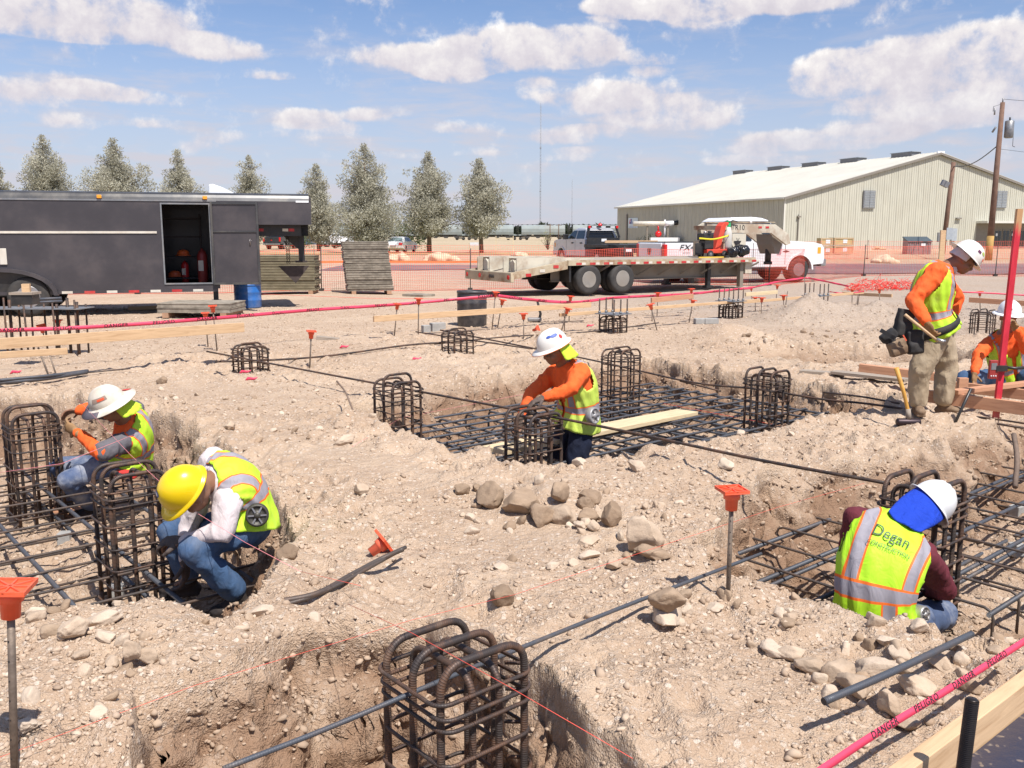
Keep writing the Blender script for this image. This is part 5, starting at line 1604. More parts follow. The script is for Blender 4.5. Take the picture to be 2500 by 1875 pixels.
def barrel(label, loc, r, h, m, ribs=(.33, .66), open_top=True):
    t_ = thing('barrel', label, 'barrel', loc)
    pr = [(0, .0), (r * .94, .0), (r * .97, .02)]
    for q in ribs: pr += [(r * .985, h * q - .02), (r * 1.015, h * q), (r * .985, h * q + .02)]
    pr += [(r * .97, h - .01), (r * .97, h), (r * .93, h)]
    if open_top: pr += [(r * .92, h * .3), (0, h * .3)]
    else: pr += [(0, h)]
    b = MB(); b.lathe(pr, n=32, cap=False); b.build('drum', M[m], t_)
    b = MB(); b.lathe([(r * .955, h - .045), (r * 1.0, h - .04), (r * 1.0, h - .005), (r * .955, h)], n=32, cap=False); b.build('rim_band', M[m], t_)
    return t_
barrel('cut-down bright blue plastic barrel under the open trailer door', (-5.95, 20.85, gz(-5.95, 20.9)), .30, .53, 'blue_plastic')
barrel('black plastic barrel standing behind the batter board', (-.72, 16.6, gz(-.72, 16.6)), .27, .64, 'black_plastic')

# ---------------------------------------------------------------- orange safety fence
def fence_net(name, label, pts, h, m, pitch=.052, sag=.05):
    """posts are children, netting is one woven part"""
    t_ = thing(name, label, 'fence', (pts[0][0], pts[0][1], 0))
    O = Vector((pts[0][0], pts[0][1], 0))
    V = []; F = []
    rows = int(h / pitch)
    cols = []
    for i in range(len(pts) - 1):
        a = Vector((pts[i][0], pts[i][1], 0)); c = Vector((pts[i + 1][0], pts[i + 1][1], 0)); L = (c - a).length
        n = max(2, int(L / (pitch * 1.2)))
        for k in range(n + (i == len(pts) - 2)):
            q = k / n; p = a + (c - a) * q
            sg = sag * math.sin(math.pi * q) * (1 + .3 * math.sin(i * 5))
            g = gz(p.x, p.y)
            off = .05 * math.sin(k * .35 + i) 
            cols.append((p - O + Vector((0, off * math.sin(math.pi * q), 0)), g + .02, g + h - sg))
    nC = len(cols)
    s = .0062
    for j in range(rows + 1):
        b = len(V); wz = s * (2.2 if j in (0, rows) else 1)
        for p, z0, z1 in cols:
            z = z0 + (z1 - z0) * j / rows
            V += [(p.x, p.y, z - wz / 2), (p.x, p.y, z + wz / 2)]
        for k in range(nC - 1): F.append((b + 2 * k, b + 2 * k + 2, b + 2 * k + 3, b + 2 * k + 1))
    for k, (p, z0, z1) in enumerate(cols):
        d = (cols[min(k + 1, nC - 1)][0] - cols[max(k - 1, 0)][0]).normalized() * (s * .5)
        b = len(V)
        V += [(p.x - d.x, p.y - d.y - .001, z0), (p.x + d.x, p.y + d.y - .001, z0), (p.x + d.x, p.y + d.y - .001, z1), (p.x - d.x, p.y - d.y - .001, z1)]
        F.append((b, b + 1, b + 2, b + 3))
    me = mesh_from('netting', np.array(V), np.array(F, np.int32))
    o = link('netting', me, m, t_)
    md = o.modifiers.new('thick', 'SOLIDIFY'); md.thickness = .003
    for x, y in pts:
        b = MB(); g = gz(x, y)
        b.tube([(x - O.x, y - O.y, g - .1), (x - O.x + .02, y - O.y, g + h + .06)], .016, 6); b.build('post', M['post'], t_)
        b = MB(); b.box((x - O.x, y - O.y, g + .04), (.14, .14, .07)); b.build('post_foot', M['post'], t_)
    return t_
P0 = G(785, 712); P1 = G(1148, 706); P2 = G(1846, 690); P3 = G(2108, 673); P4 = G(2490, 668)
fence_net('safety_fence', 'orange mesh safety fence running behind both trailers', [(-15.5, 24.8), (-10.5, 26.0), (P0.x, P0.y), (P1.x, P1.y), (3.6, 30.0), (P2.x, P2.y - 1.6), (P3.x, P3.y), (19.5, 37.5), (24, 37.5)], 1.2, M['fence'])
fence_net('safety_fence', 'far orange mesh fence crossing in front of the warehouse doors', [(13.0, 62.0), (24.0, 63.0), (36.0, 64.0), (48, 65)], 1.2, M['fence'], pitch=.12)
fence_net('safety_fence', 'far orange mesh fence along the verge below the pines', [(-22, 56.0), (-12, 56.5), (-2, 57), (8, 57.5)], 1.0, M['fence'], pitch=.12)
# heap of dropped red fencing
def fence_heap():
    rg = random.Random(2)
    a = G(2068, 712); c = G(2225, 708); b = MB()
    for k in range(420):
        q = rg.random(); p = a + (c - a) * q
        hh = .30 * (math.sin(math.pi * min(1, q * 1.25 + .05)) ** .5 if q < .8 else .8)
        z = gz(p.x, p.y) + rg.uniform(0, abs(hh))
        d = Vector((rg.gauss(.5, .8), rg.gauss(0, .6), rg.gauss(0, .45))).normalized() * rg.uniform(.1, .28)
        p = Vector((p.x, p.y + rg.uniform(-.35, .35), z + .02))
        b.tube([p, p + d * .5 + Vector((0, 0, rg.uniform(-.03, .05))), p + d], .006, 3, cap=False)
    o = b.build('fence_heap', M['fence_red'], fix=False); tag(o, 'crumpled heap of bright red fence netting lying on the ground', 'netting', kind=None)
    o['kind'] = 'stuff'
fence_heap()
# rubble heaps and orange kerb beyond the fence
M['pale_rubble'] = simple('pale_rubble', (.60, .50, .34), .9, var=.15, vscale=2, bump=.6, bscale=4)
def heap(name, label, px0, px1, pyb, pyt, m, seed, cat='rubble heap', group=None):
    a = G(px0, pyb); c = G(px1, pyb); Y = a.y; w_ = c.x - a.x; h = (pyb - pyt) * Y / FPX
    rg = random.Random(seed); b = MB()
    for k in range(16):
        q = rg.random(); hh = h * math.sin(math.pi * min(.97, max(.03, q))) ** .6
        b.ell(((q - .5) * w_ * .9, rg.uniform(-.5, .5), hh * rg.uniform(.1, .55)), (w_ * .16, .5, hh * .5))
    o = remesh(b, .09, 1, name=name, m=M[m], wr=.09, wscale=2.5, seed=seed)
    o.location = ((a.x + c.x) / 2, Y, 0); tag(o, label, cat, group); return o
heap('rubble_heap', 'pale rubble heap just right of the tall form stack', 945, 1000, 637, 617, 'pale_rubble', 1)
heap('rubble_heap', 'longer pale rubble heap beyond the orange fence near the flatbed tail', 1036, 1118, 636, 617, 'pale_rubble', 2)
heap('rubble_heap', 'small pale heap above the ramps of the flatbed', 1248, 1290, 628, 616, 'pale_rubble', 3)
heap('rubble_heap', 'low tan debris pile in front of the warehouse gable', 2115, 2158, 609, 602, 'crate2', 4)
heap('rubble_heap', 'tan dirt mound between the road and the dumpster', 2132, 2186, 642, 622, 'pale_rubble', 5)
b = MB(); b.box((0, 0, .05), (24, .25, .12)); o = b.build('orange_barrier', simple('orange_barrier', (.75, .20, .05), .6), None, (-6, 54.5, 0), (0, 0, R(1))); tag(o, 'long low orange barrier lying beyond the near fence', 'barrier')
def verge_bits():
    for px, py, w_, h, lb in ((1158, 590, .9, .9, 'small white notice board on two posts below the slim pine'), (1232, 590, 1.6, 1.5, 'pale tubular frame standing by the verge right of the slim pine')):
        p = G(px, 616); t_ = thing('post_frame', lb, 'frame', (p.x, p.y, 0))
        for s in (-1, 1):
            b = MB(); b.box((s * w_ / 2, 0, h / 2), (.08, .08, h)); b.build('post', M['pale_rubble'], t_)
        b = MB(); b.box((0, 0, h * .85), (w_, .06, .3 if w_ < 1 else .08)); b.build('cross_board', M['white'] if w_ < 1 else M['pale_rubble'], t_)
verge_bits()
def well():
    p = G(1615, 600); Y = 118.0
    c = D(1600, 546, Y)
    t_ = thing('pipe_rig', 'horizontal white pipe with red valve on a stand by the warehouse wall', 'pipework', (c.x, Y, 0))
    b = MB(); b.cyl((-2.8, 0, c.z), (1.2, 0, c.z), .30, 12); b.build('pipe', M['reflect_white'], t_)
    b = MB(); b.cyl((1.2, 0, c.z), (2.3, 0, c.z + .05), .32, 12); b.cyl((-.1 + 1.3, 0, 1), (1.2, 0, c.z + .5), .10, 8); b.build('pipe_end', M['white'], t_)
    b = MB(); b.cyl((2.3, 0, c.z + .05), (2.9, 0, c.z + .15), .28, 12); b.build('pipe_mouth', M['black'], t_)
    b = MB(); b.ell((.35, -.3, c.z - 1.3), (.42, .42, .42)); b.cyl((.35, -.3, c.z - 1), (.35, 0, c.z), .1, 8); b.build('red_valve', M['tail_red'], t_)
    for x in (-1.0, 1.6):
        b = MB(); b.box((x, 0, c.z / 2), (.2, .2, c.z)); b.build('stand', M['greybeam'], t_)
    b = MB(); b.box((1.0, -1.2, .6), (3.6, 1.2, 1.3)); b.build('white_tank', M['white'], t_)
well()

# ================================================================ reinforcement
U = Vector((.755, .656, 0)).normalized(); VV = Vector((.64, -.768, 0)).normalized()
def arc_pts(c, r, a0, a1, ex, ey, n=5):
    return [c + ex * (r * math.cos(a0 + (a1 - a0) * k / n)) + ey * (r * math.sin(a0 + (a1 - a0) * k / n)) for k in range(n + 1)]
def hoop_pts(c, half, ex, zt, zb, r=.09):
    """inverted U: legs at c +- ex*half from zb up to zt"""
    z = Vector((0, 0, 1)); p = []
    a = c - ex * half; b_ = c + ex * half
    p.append(Vector((a.x, a.y, zb)))
    p.append(Vector((a.x, a.y, (zb + zt) / 2)))
    p += arc_pts(Vector((a.x, a.y, zt - r)) + ex * r, r, math.pi, math.pi / 2, ex, z)
    p += arc_pts(Vector((b_.x, b_.y, zt - r)) - ex * r, r, math.pi / 2, 0, ex, z)
    p.append(Vector((b_.x, b_.y, (zb + zt) / 2)))
    p.append(Vector((b_.x, b_.y, zb)))
    return p
def ring_pts(c, hx_, hy_, ex, ey, z, r=.05):
    p = []; up = Vector((c.x, c.y, z))
    for sx, sy, a0 in ((1, 1, 0), (-1, 1, 90), (-1, -1, 180), (1, -1, 270)):
        cc = up + ex * (sx * (hx_ - r)) + ey * (sy * (hy_ - r))
        p += arc_pts(cc, r, R(a0), R(a0 + 90), ex, ey, 4)
    q = p + [p[0] + Vector((0, 0, .006))]
    # hook turned inwards
    q.append(q[-1] + (Vector((c.x, c.y, z)) - q[-1]).normalized() * .07 + Vector((0, 0, .008)))
    return q
def cage(x, y, zb, zt, label, half=.185, rings=None, rb=.0125, rr=.0065, rot=0.0, group='rebar column cages', seg=8, mat='rebar', spread=.02, foot=False, name='rebar_cage', extra=()):
    rg = random.Random(int(x * 100 + y * 10))
    ex = Matrix.Rotation(rot, 3, 'Z') @ U; ey = Matrix.Rotation(rot, 3, 'Z') @ VV
    t_ = thing(name, label, 'rebar cage', (x, y, zb), 0, group)
    O = Vector((x, y, zb)); c0 = Vector((0, 0, 0))
    h = zt - zb
    ih = half - rr - rb
    for k, off in enumerate((-1, 0, 1)):
        cc = ey * (off * ih * .92)
        b = MB(); ex_ = (ex + ey * rg.uniform(-.04, .04)).normalized()
        pts = hoop_pts(cc, ih, ex_, h + rg.uniform(-spread, spread) + (.0 if k != 1 else .025), -.0 if not foot else .02, r=ih * .48)
        b.tube(pts, rb, seg); b.build('hoop_bar', M[mat], t_)
    for k, off in enumerate((-1, 1)):
        cc = ex * (off * ih * .33)
        b = MB()
        pts = hoop_pts(cc, ih * .97, (ey + ex * rg.uniform(-.05, .05)).normalized(), h - .035 - rg.uniform(0, spread), 0, r=ih * .42)
        b.tube(pts, rb * .92, seg); b.build('hoop_bar', M[mat], t_)
    if foot:
        for k in range(4):
            s = (-1, 1)[k % 2]; q = (-1, 1)[k // 2]
            p0 = ex * (s * ih) + ey * (q * ih * .9)
            b = MB(); b.tube([p0 + Vector((0, 0, .12)), p0 + Vector((0, 0, .05)), p0 + ex * s * .05 + Vector((0, 0, .012)), p0 + ex * s * .26 + Vector((0, 0, .012))], rb, seg); b.build('foot_bend', M[mat], t_)
    zs = rings or [h - .10, h - .14, h - .19] + [h - .30 - .13 * i for i in range(int((h - .35) / .13) + 1)]
    for z in zs:
        if z < .02: continue
        b = MB(); b.tube(ring_pts(Vector((rg.uniform(-.006, .006), rg.uniform(-.006, .006), 0)), half * rg.uniform(.97, 1.04), half * rg.uniform(.97, 1.04), ex, ey, z + rg.uniform(-.008, .008), r=half * .26), rr, 6)
        b.build('tie_ring', M['rebar' if mat == 'rebar' else mat], t_)
    # twisted tie wires
    b = MB()
    for k in range(10):
        s = (-1, 1)[k % 2]; q = (-1, 0, 1)[k % 3]; z = rg.choice(zs)
        p0 = ex * (s * ih * 1.05) + ey * (q * ih) + Vector((0, 0, z))
        pts = [p0 + Vector((rg.uniform(-.02, .02), rg.uniform(-.02, .02), rg.uniform(-.025, .03))) for i in range(5)]
        b.tube(pts, .0014, 3, cap=False)
    b.build('tie_wires', M['rebar_thin'], t_)['kind'] = 'stuff'
    return t_
GL = 'rebar column cages'
cage(-.195, 2.955, -.62, .28, 'largest rebar cage close to the camera at the bottom, long dark bar running through it', rb=.0135, rr=.0075, seg=12, spread=.03, half=.195)
cage(-2.285, 5.36, -.62, .28, 'rebar cage between the two crouching men, in front of the yellow hard hat', foot=True, rb=.0135)
cage(-3.80, 7.15, -.62, .28, 'rebar cage at the left edge that the man in the wide white hat is tying', foot=True, rb=.0135)
cage(-1.10, 8.76, -.62, .28, 'rebar cage on the left corner of the centre mat', rb=.013)
cage(.169, 7.22, -.62, .27, 'rebar cage under the hands of the man in the orange shirt', rb=.0135, seg=10)
cage(1.309, 10.98, -.62, .30, 'rebar cage at the far corner of the centre mat, behind the orange shirted man', rb=.0115)
cage(2.621, 9.36, -.62, .28, 'rebar cage on the right corner of the centre mat, beyond the pale plank end', rb=.013)
cage(2.318, 5.03, -.62, .28, 'rebar cage that the man with the blue neck flap crouches behind', rb=.0145, rr=.0075)
def kc(x, y, label, **kw): 
    g = gz(x, y) - .05
    return cage(x, y, g, .28 + kw.pop('dz', 0), label, rings=[(.28 - g) - q for q in (.06, .10, .17, .25, .33)], **kw)
kc(-3.29, 11.52, 'short rebar cage standing in loose soil above the yellow hard hat')
kc(-.79, 13.33, 'short rebar cage right behind the concrete blocks, left of the black barrel foot')
kc(8.63, 16.9, 'short rebar cage between the standing man and the kneeling man')
def anchor_cage(x, y, label, zt=.28, n=6):
    t_ = kc(x, y, label, rb=.012)
    O = t_.location
    for s in (-1, 1):
        for k in range(3):
            p = U * (-.16 + .16 * k) + VV * (s * .17)
            z0 = zt - O.z - .12
            b = MB(); b.tube([Vector((p.x, p.y, 0.02)), Vector((p.x, p.y, z0 + .42))], .012, 8); b.build('anchor_bolt', M['rebar'], t_)
            b = MB(); b.tube([Vector((p.x, p.y, z0 + .18)), Vector((p.x, p.y, z0 + .215))], .024, 6); b.build('nut', M['steel_grey'], t_)
    b = MB(); b.box((0, 0, zt - O.z + .05), (.44, .44, .015), math.atan2(U.y, U.x)); b.build('template_plate', M['steel_grey'], t_)
    return t_
anchor_cage(1.706, 15.55, 'rebar cage with upright anchor bolts right of the leaning boot stake')
anchor_cage(4.334, 18.3, 'smaller rebar cage with anchor bolts just left of the gravel mound', .30)
anchor_cage(6.35, 19.3, 'anchor bolts half buried behind the tallest gravel mound', .34)
# template plate with anchor rods at the left edge
def left_rods():
    p = G(110, 862, 0.0); Y = p.y
    t_ = thing('anchor_bolt_group', 'cluster of tall dark anchor rods through a steel plate at the left edge', 'anchor bolts', (p.x, Y, gz(p.x, Y)), 0)
    O = t_.location
    rows = [(8, 1), (22, 2), (45, 1), (57, 1), (75, 1), (106, 1), (127, 1), (138, 2), (163, 2), (181, 1), (187, 2), (209, 1)]
    rg = random.Random(9)
    for i, (px, w_) in enumerate(rows):
        yy = Y + (i % 3) * .16 - .2
        tp = D(px, 727 + (i % 4) * 5, yy); 
        b = MB(); r = .014 if w_ == 1 else .022
        b.tube([Vector((tp.x + rg.uniform(-.02, .02), yy, gz(tp.x, yy) - .05)) - O, tp - O], r, 8); b.build('anchor_rod', M['rebar'], t_)
    for k, (a, c) in enumerate(((-30, 75), (78, 214))):
        l = D(a, 752, Y); q = D(c, 752, Y)
        b = MB(); b.box(((l.x + q.x) / 2 - O.x, 0, l.z - O.z), (q.x - l.x, .42, .012), R(-4)); b.build('template_plate', M['steel_grey'], t_)
left_rods()
def crate_left():
    p = D(22, 752, 11.2)
    t_ = thing('timber_box', 'small dark timber box with pale edge on the plate at the left edge', 'box', (p.x, 11.6, p.z))
    b = MB(); b.box((0, 0, .08), (.26, .2, .13)); b.build('box_side', M['black'], t_, bevel=.008)
    b = MB(); b.box((0, 0, .155), (.29, .23, .03)); b.build('box_lid', M['lumber_grey'], t_)
    b = MB(); b.box((.02, 0, .22), (.09, .1, .1), .3); b.build('wood_block', M['lumber'], t_)
crate_left()

# ---------------------------------------------------------------- rebar mats
def mat_group(name, label, bars, group=None):
    """bars: list of (points, radius, material)"""
    o0 = Vector(bars[0][0][0])
    t_ = thing(name, label, 'rebar mat', o0, 0, group)
    for pts, r, m in bars:
        b = MB(); b.tube([Vector(p) - o0 for p in pts], r, 7 if r > .008 else 6); b.build('bar', M[m], t_)
    return t_
def hooked(a, b_, drop=.22, r=.05):
    a = Vector(a); b_ = Vector(b_); d = (b_ - a).normalized(); z = Vector((0, 0, 1))
    out = []
    if drop: out.append(a - z * drop)
    out += [a - z * r, a - z * r * .3 + d * r * .3, a + d * r] if drop else [a]
    out += [b_ - d * r, b_ - z * r * .3 - d * r * .3, b_ - z * r] if drop else [b_]
    if drop: out.append(b_ - z * drop)
    return out
rg = random.Random(12)
C0 = Vector((.76, 9.12, 0))
bars = []
jit = lambda a: rg.uniform(-a, a)
for lay, z in ((0, -.30), (1, -.56)):
    nu = 15
    for k in range(nu):
        u = -2.15 + 4.75 * k / (nu - 1) + jit(.02)
        a = C0 + U * u + VV * (-1.45 + jit(.02)); c = C0 + U * u + VV * (1.45 + jit(.02))
        bars.append((hooked((a.x, a.y, z), (c.x, c.y, z), .2 if lay == 0 else 0), .0125, 'rebar_blue'))
    nv = 12
    for k in range(nv):
        v = -1.40 + 2.8 * k / (nv - 1) + jit(.02)
        a = C0 + U * (-2.2 + jit(.03)) + VV * v; c = C0 + U * (2.66 + jit(.03)) + VV * v
        bars.append((hooked((a.x, a.y, z + .026), (c.x, c.y, z + .026), .2 if lay == 0 else 0), .0125, 'rebar_blue'))
mat_group('rebar_mat', 'dense double layer rebar mat in the centre pit around four cages', bars, 'rebar mats in the pits')
# left pit: thick bars along VV, thinner cross bars along U
bars = []
L0 = Vector((-2.285, 5.36, 0))
for k in range(9):
    u = -3.2 + .46 * k + jit(.02)
    v0 = -3.3 if k > 1 else -3.0; v1 = 1.02 if k > 3 else .6
    a = L0 + U * u + VV * v0; c = L0 + U * u + VV * v1
    bars.append(([(a.x, a.y, -.36), (c.x, c.y, -.36)], .0145, 'rebar_blue'))
    if k % 2: bars.append(([(a.x + .04, a.y + .03, -.58), (c.x + .04, c.y + .03, -.58)], .0145, 'rebar_blue'))
for k in range(13):
    v = -3.2 + .33 * k + jit(.025)
    a = L0 + U * (-3.3) + VV * v; c = L0 + U * (.68 + jit(.03)) + VV * v
    bars.append((hooked((a.x, a.y, -.335), (c.x, c.y, -.335), .22), .0085, 'rebar_thin'))
    bars.append(([(a.x, a.y, -.56), (c.x, c.y, -.56)], .0085, 'rebar_thin'))
mat_group('rebar_mat', 'open rebar grid in the left pit around the two crouching men', bars, 'rebar mats in the pits')
# right pit
bars = []
R0 = Vector((2.318, 5.03, 0))
for k in range(7):
    v = -1.0 + .36 * k + jit(.02)
    a = R0 + U * (-.95 + (.25 if k > 4 else 0)) + VV * v; c = R0 + U * 4.6 + VV * v
    if k > 3: a = R0 + U * (-.35 + (k - 3) * .25) + VV * v
    bars.append(([(a.x, a.y, -.34), (c.x, c.y, -.34)], .0145, 'rebar_blue'))
    bars.append(([(a.x + .05, a.y, -.37), (c.x + .03, c.y, -.36)], .013, 'rebar_blue') if k % 2 else ([(a.x, a.y, -.58), (c.x, c.y, -.58)], .0145, 'rebar_blue'))
for k in range(15):
    u = -.8 + .36 * k + jit(.02)
    a = R0 + U * u + VV * (-1.12); c = R0 + U * u + VV * (1.1 if u > .3 else (.45 if u > -.3 else .1))
    bars.append((hooked((a.x, a.y, -.315), (c.x, c.y, -.315), .24), .0085, 'rebar_thin'))
    bars.append(([(a.x, a.y, -.56), (c.x, c.y, -.56)], .0085, 'rebar_thin'))
mat_group('rebar_mat', 'rebar grid in the right pit around the man with the blue neck flap', bars, 'rebar mats in the pits')
# concrete spacer blocks under the mats
def dobies():
    for (px, py, z, lb) in ((160, 1330, -.62, 'small concrete spacer block under the left grid, between the two cages'), (285, 1470, -.62, 'small concrete spacer block at the foot of the front left cage'), (2480, 1265, -.62, 'concrete spacer block at the right edge under the far bars'), (2480, 1375, -.62, 'nearer concrete spacer block at the right edge of the right pit')):
        p = G(px, py, z); b = MB(); b.box((0, 0, .045), (.09, .09, .09), rg.random()); o = b.build('spacer_block', M['conc'], None, (p.x, p.y, gz(p.x, p.y) - .01), bevel=.006); tag(o, lb, 'concrete block', 'concrete spacer blocks')
    for (px, py, s, lb) in ((1040, 815, .13, 'left one of the grey concrete blocks by the short cage'), (1062, 812, .15, 'taller grey concrete block in the middle beside the short cage'), (1078, 806, .12, 'dark concrete block touching the short cage near the black barrel')):
        p = G(px, py, 0); b = MB(); b.box((0, 0, s * .45), (s, s * .9, s), .5); o = b.build('concrete_block', M['conc'], None, (p.x, p.y, gz(p.x, p.y)), bevel=.008); tag(o, lb, 'concrete block', 'concrete blocks by the short cage')
    for (px, py, lb) in ((1712, 792, 'left grey block of the pair beside the gravel mound'), (1735, 792, 'right grey block of the pair beside the gravel mound')):
        p = G(px, py, 0); b = MB(); b.box((0, 0, .05), (.26, .16, .1), .1); o = b.build('concrete_block', M['conc'], None, (p.x, p.y, gz(p.x, p.y)), bevel=.008); tag(o, lb, 'concrete block', 'grey blocks by the mound')
M['conc'] = simple('grey_concrete', (.34, .33, .31), .9, var=.12, vscale=10, bump=.4)
dobies()
# ---------------------------------------------------------------- long bars
def bar(pts, r, label, m='rebar_blue', name='long_bar', group='long single reinforcing bars', cat='steel bar', seg=8, smooth=True):
    pts = catmull(pts, 8) if (smooth and len(pts) > 2) else [Vector(p) for p in pts]
    o0 = pts[0].copy()
    b = MB(); b.tube([p - o0 for p in pts], r, seg)
    o = b.build(name, M[m], None, o0); return tag(o, label, cat, group)
bar([G(1858, 1352, .04), G(1500, 1490, .09), D(1110, 1648, 2.955), G(800, 1778, .13), G(545, 1877, .12)], .0088, 'ribbed dark bar running diagonally through the front cage across the foreground', seg=10)
bar([G(2372, 1548, .10), G(2190, 1635, .16), G(2011, 1713, .14)], .013, 'short thick ribbed bar end sticking out over the rocks at the lower right', m='rebar_blue', seg=12)
bar([G(985, 1340, .10), G(930, 1365, .06), G(860, 1402, .04), G(770, 1450, .03), G(655, 1472, .02)], .0135, 'slightly bent brown bar from the red cap down to the left pit rim', 'rebar_thin')
bar([G(990, 1336, .07), G(800, 1440, .03), G(690, 1478, .01)], .010, 'second thinner bar lying under the bent brown bar', 'rebar_thin')
bar([D(505, 858, 11.6), D(800, 914, 9.9), D(1020, 955, 8.8), D(1300, 1008, 7.35), D(1550, 1058, 6.8), D(1850, 1122, 5.8), D(2172, 1181, 5.15)], .011, 'long bar crossing the site from the short left cage to the right cage', 'rebar')
bar([D(1075, 806, 13.8), D(1240, 838, 13.2), D(1440, 878, 12.1), D(1560, 905, 11.2), D(1700, 935, 9.9), D(1850, 950, 9.5), D(2010, 975, 9.0), D(2150, 990, 8.7), D(2500, 1045, 8.0)], .011, 'long bar behind the orange shirted man reaching the right edge', 'rebar')
bar([D(1660, 930, 10.2), D(1760, 955, 9.9)], .010, 'short piece of bar touching the right cage of the centre mat', 'rebar')
bar([D(1015, 810, 13.9), D(1120, 826, 13.5), D(1300, 852, 12.9)], .010, 'bar leaning from the short middle cage towards the hat of the orange shirted man', 'rebar')
bar([D(525, 883, 11.4), D(640, 880, 11.7), D(800, 869, 12.4), D(1000, 842, 13.2), D(1130, 834, 13.5)], .013, 'thick dark bar lying between the two short cages at left', 'rebar')
bar([D(1060, 840, 13.4), D(1240, 822, 14.4), D(1400, 813, 15.2), D(1500, 803, 15.7), D(1608, 788, 16.3)], .011, 'thin bar from the middle short cage to the anchor bolt cage', 'rebar_thin')
bar([G(-10, 935, .03), G(100, 925, .04), G(212, 908, .05)], .026, 'pair of grey bars resting on the soil below the tilted stakes', 'rebar_blue')
bar([G(-10, 929, .06), G(120, 917, .07), G(214, 905, .05)], .018, 'second grey bar lying tight behind the pair at the left edge', 'rebar_blue')
bar([G(212, 910, .03), G(318, 900, .02)], .008, 'thin rod end continuing right of the grey bars at left', 'rebar_thin')
bar([D(1200, 800, 16.6), D(1320, 788, 17), D(1425, 783, 17.4)], .008, 'thin rod on the ground right of the black barrel', 'rebar_thin')
bar([D(70, 732, 12.1), D(150, 728, 12.2)], .02, 'grey pipe bundle lying on the left template plate', 'rebar_blue')
bar([D(60, 740, 12.0), D(152, 735, 12.1)], .016, 'second grey pipe lying on the left template plate', 'rebar_blue')
# bars and rods at the right
bar([G(2010, 958, -.1), G(2100, 968, .03), G(2195, 985, .05)], .010, 'bar end passing behind the boots of the standing man', 'rebar')
bar([G(2330, 1012, .02), G(2420, 1022, .02), G(2510, 1035, .02)], .009, 'thin dark rod on the soil in front of the red stake foot', 'rebar')

# ---------------------------------------------------------------- stakes with orange caps
def cap_parts(t_, top, d, sc=1.0, rot=.3):
    """square topped safety cap pushed over the end of a stake"""
    x, y, dd = frame_z(d)
    q = Matrix((x, y, dd)).transposed()
    q = q @ Matrix.Rotation(rot, 3, 'Z')
    e = thing('cap', None, None); e.parent = t_; KIDS.setdefault(t_.name, []).append(e)
    e.matrix_basis = Matrix.Translation(top) @ q.to_4x4() @ Matrix.Scale(sc, 4)
    b = MB(); n = 16
    b.lathe([(.019, -.085), (.027, -.085), (.029, -.035), (.037, -.033), (.039, .0), (.0, .0)], n=n, cap=False); b.build('cap_sleeve', M['cap'], e)
    b = MB(); b.box((0, 0, .004), (.118, .118, .008)); b.build('cap_plate', M['cap'], e, bevel=.002)
    b = MB()
    for k in range(4):
        b.box((0, 0, .0105), (.118 if k % 2 == 0 else .15, .006, .006), k * math.pi / 4)
    for s in (-1, 1):
        b.box((s * .056, 0, .0115), (.006, .106, .008)); b.box((0, s * .056, .0115), (.118, .006, .008))
    b.build('cap_ribs', M['cap'], e)
def stake(cx, cy, bx, by, label, capd=True, r=.0095, sc=1.0, dy=0.0, m='stake', z=None, rot=.3):
    base = G(bx, by, 0)
    zg = gz(base.x, base.y)
    base = G(bx, by, zg); Y = base.y
    tp = D(cx, cy, Y + dy)
    t_ = thing('cap_stake' if capd else 'steel_stake', label, 'stake', (base.x, base.y, zg), 0, 'capped steel stakes round the site' if capd else 'bare steel stakes')
    a = Vector((0, 0, 0)); c = tp - Vector((base.x, base.y, zg))
    d = (c - a).normalized()
    b = MB(); b.tube([a - d * .12, c], r, 10); b.build('stake_shaft', M[m], t_)
    if Y < 6:
        for k in range(1, 9):
            p = a + d * (c.length * k / 9.5)
            b = MB(); b.cyl(p + Vector((-.003, -r * .96, 0)), p + Vector((-.003, -r * 1.04, 0)), .0028, 8); b.build('nail_hole', M['black'], t_)
    if capd: cap_parts(t_, c, d, sc, rot)
    return t_
stake(25, 1440, 36, 1895, 'close stake with big orange cap at the lower left corner', r=.0115, rot=.15)
stake(1787, 1200, 1777, 1462, 'tall stake with orange cap standing right of the rock pile in the foreground', r=.0105, rot=.2)
stake(101, 800, 120, 860, 'tilted stake with orange cap leaning on the board at far left', dy=-.3)
stake(141, 783, 146, 862, 'upright stake with orange cap in front of the anchor rods at left')
stake(501, 765, 508, 848, 'shorter one of two capped stakes below the low pallet')
stake(519, 748, 530, 857, 'taller one of two capped stakes below the low pallet')
stake(760, 810, 756, 903, 'lone capped stake between the two short cages at left')
stake(970, 743, 963, 818, 'capped stake crossing the pine batter board near its left end')
stake(1022, 730, 1021, 828, 'capped stake just left of the black barrel')
stake(1210, 714, 1201, 805, 'tall capped stake right of the barrel that holds the pink tape')
stake(1227, 733, 1215, 798, 'shorter tilted capped stake right beside the tape stake')
stake(1278, 767, 1279, 850, 'capped stake above the hat of the orange shirted man')
stake(1386, 754, 1369, 815, 'capped stake of the crossed pair left of the anchor bolt cage')
stake(1393, 724, 1389, 785, 'capped stake farther back behind the crossed pair')
stake(1588, 744, 1603, 803, 'capped stake tilted right, just right of the anchor bolt cage')
stake(1606, 716, 1604, 772, 'upright capped stake behind the tilted one right of the anchor bolt cage')
stake(1688, 706, 1688, 765, 'farther capped stake left of the smaller anchor bolt cage')
stake(1692, 734, 1682, 788, 'nearer capped stake tilted left beside the smaller anchor bolt cage')
stake(1834, 701, 1836, 735, 'capped stake under the landing leg of the flatbed')
stake(1898, 697, 1895, 730, 'capped stake below the front wheel of the white pickup')
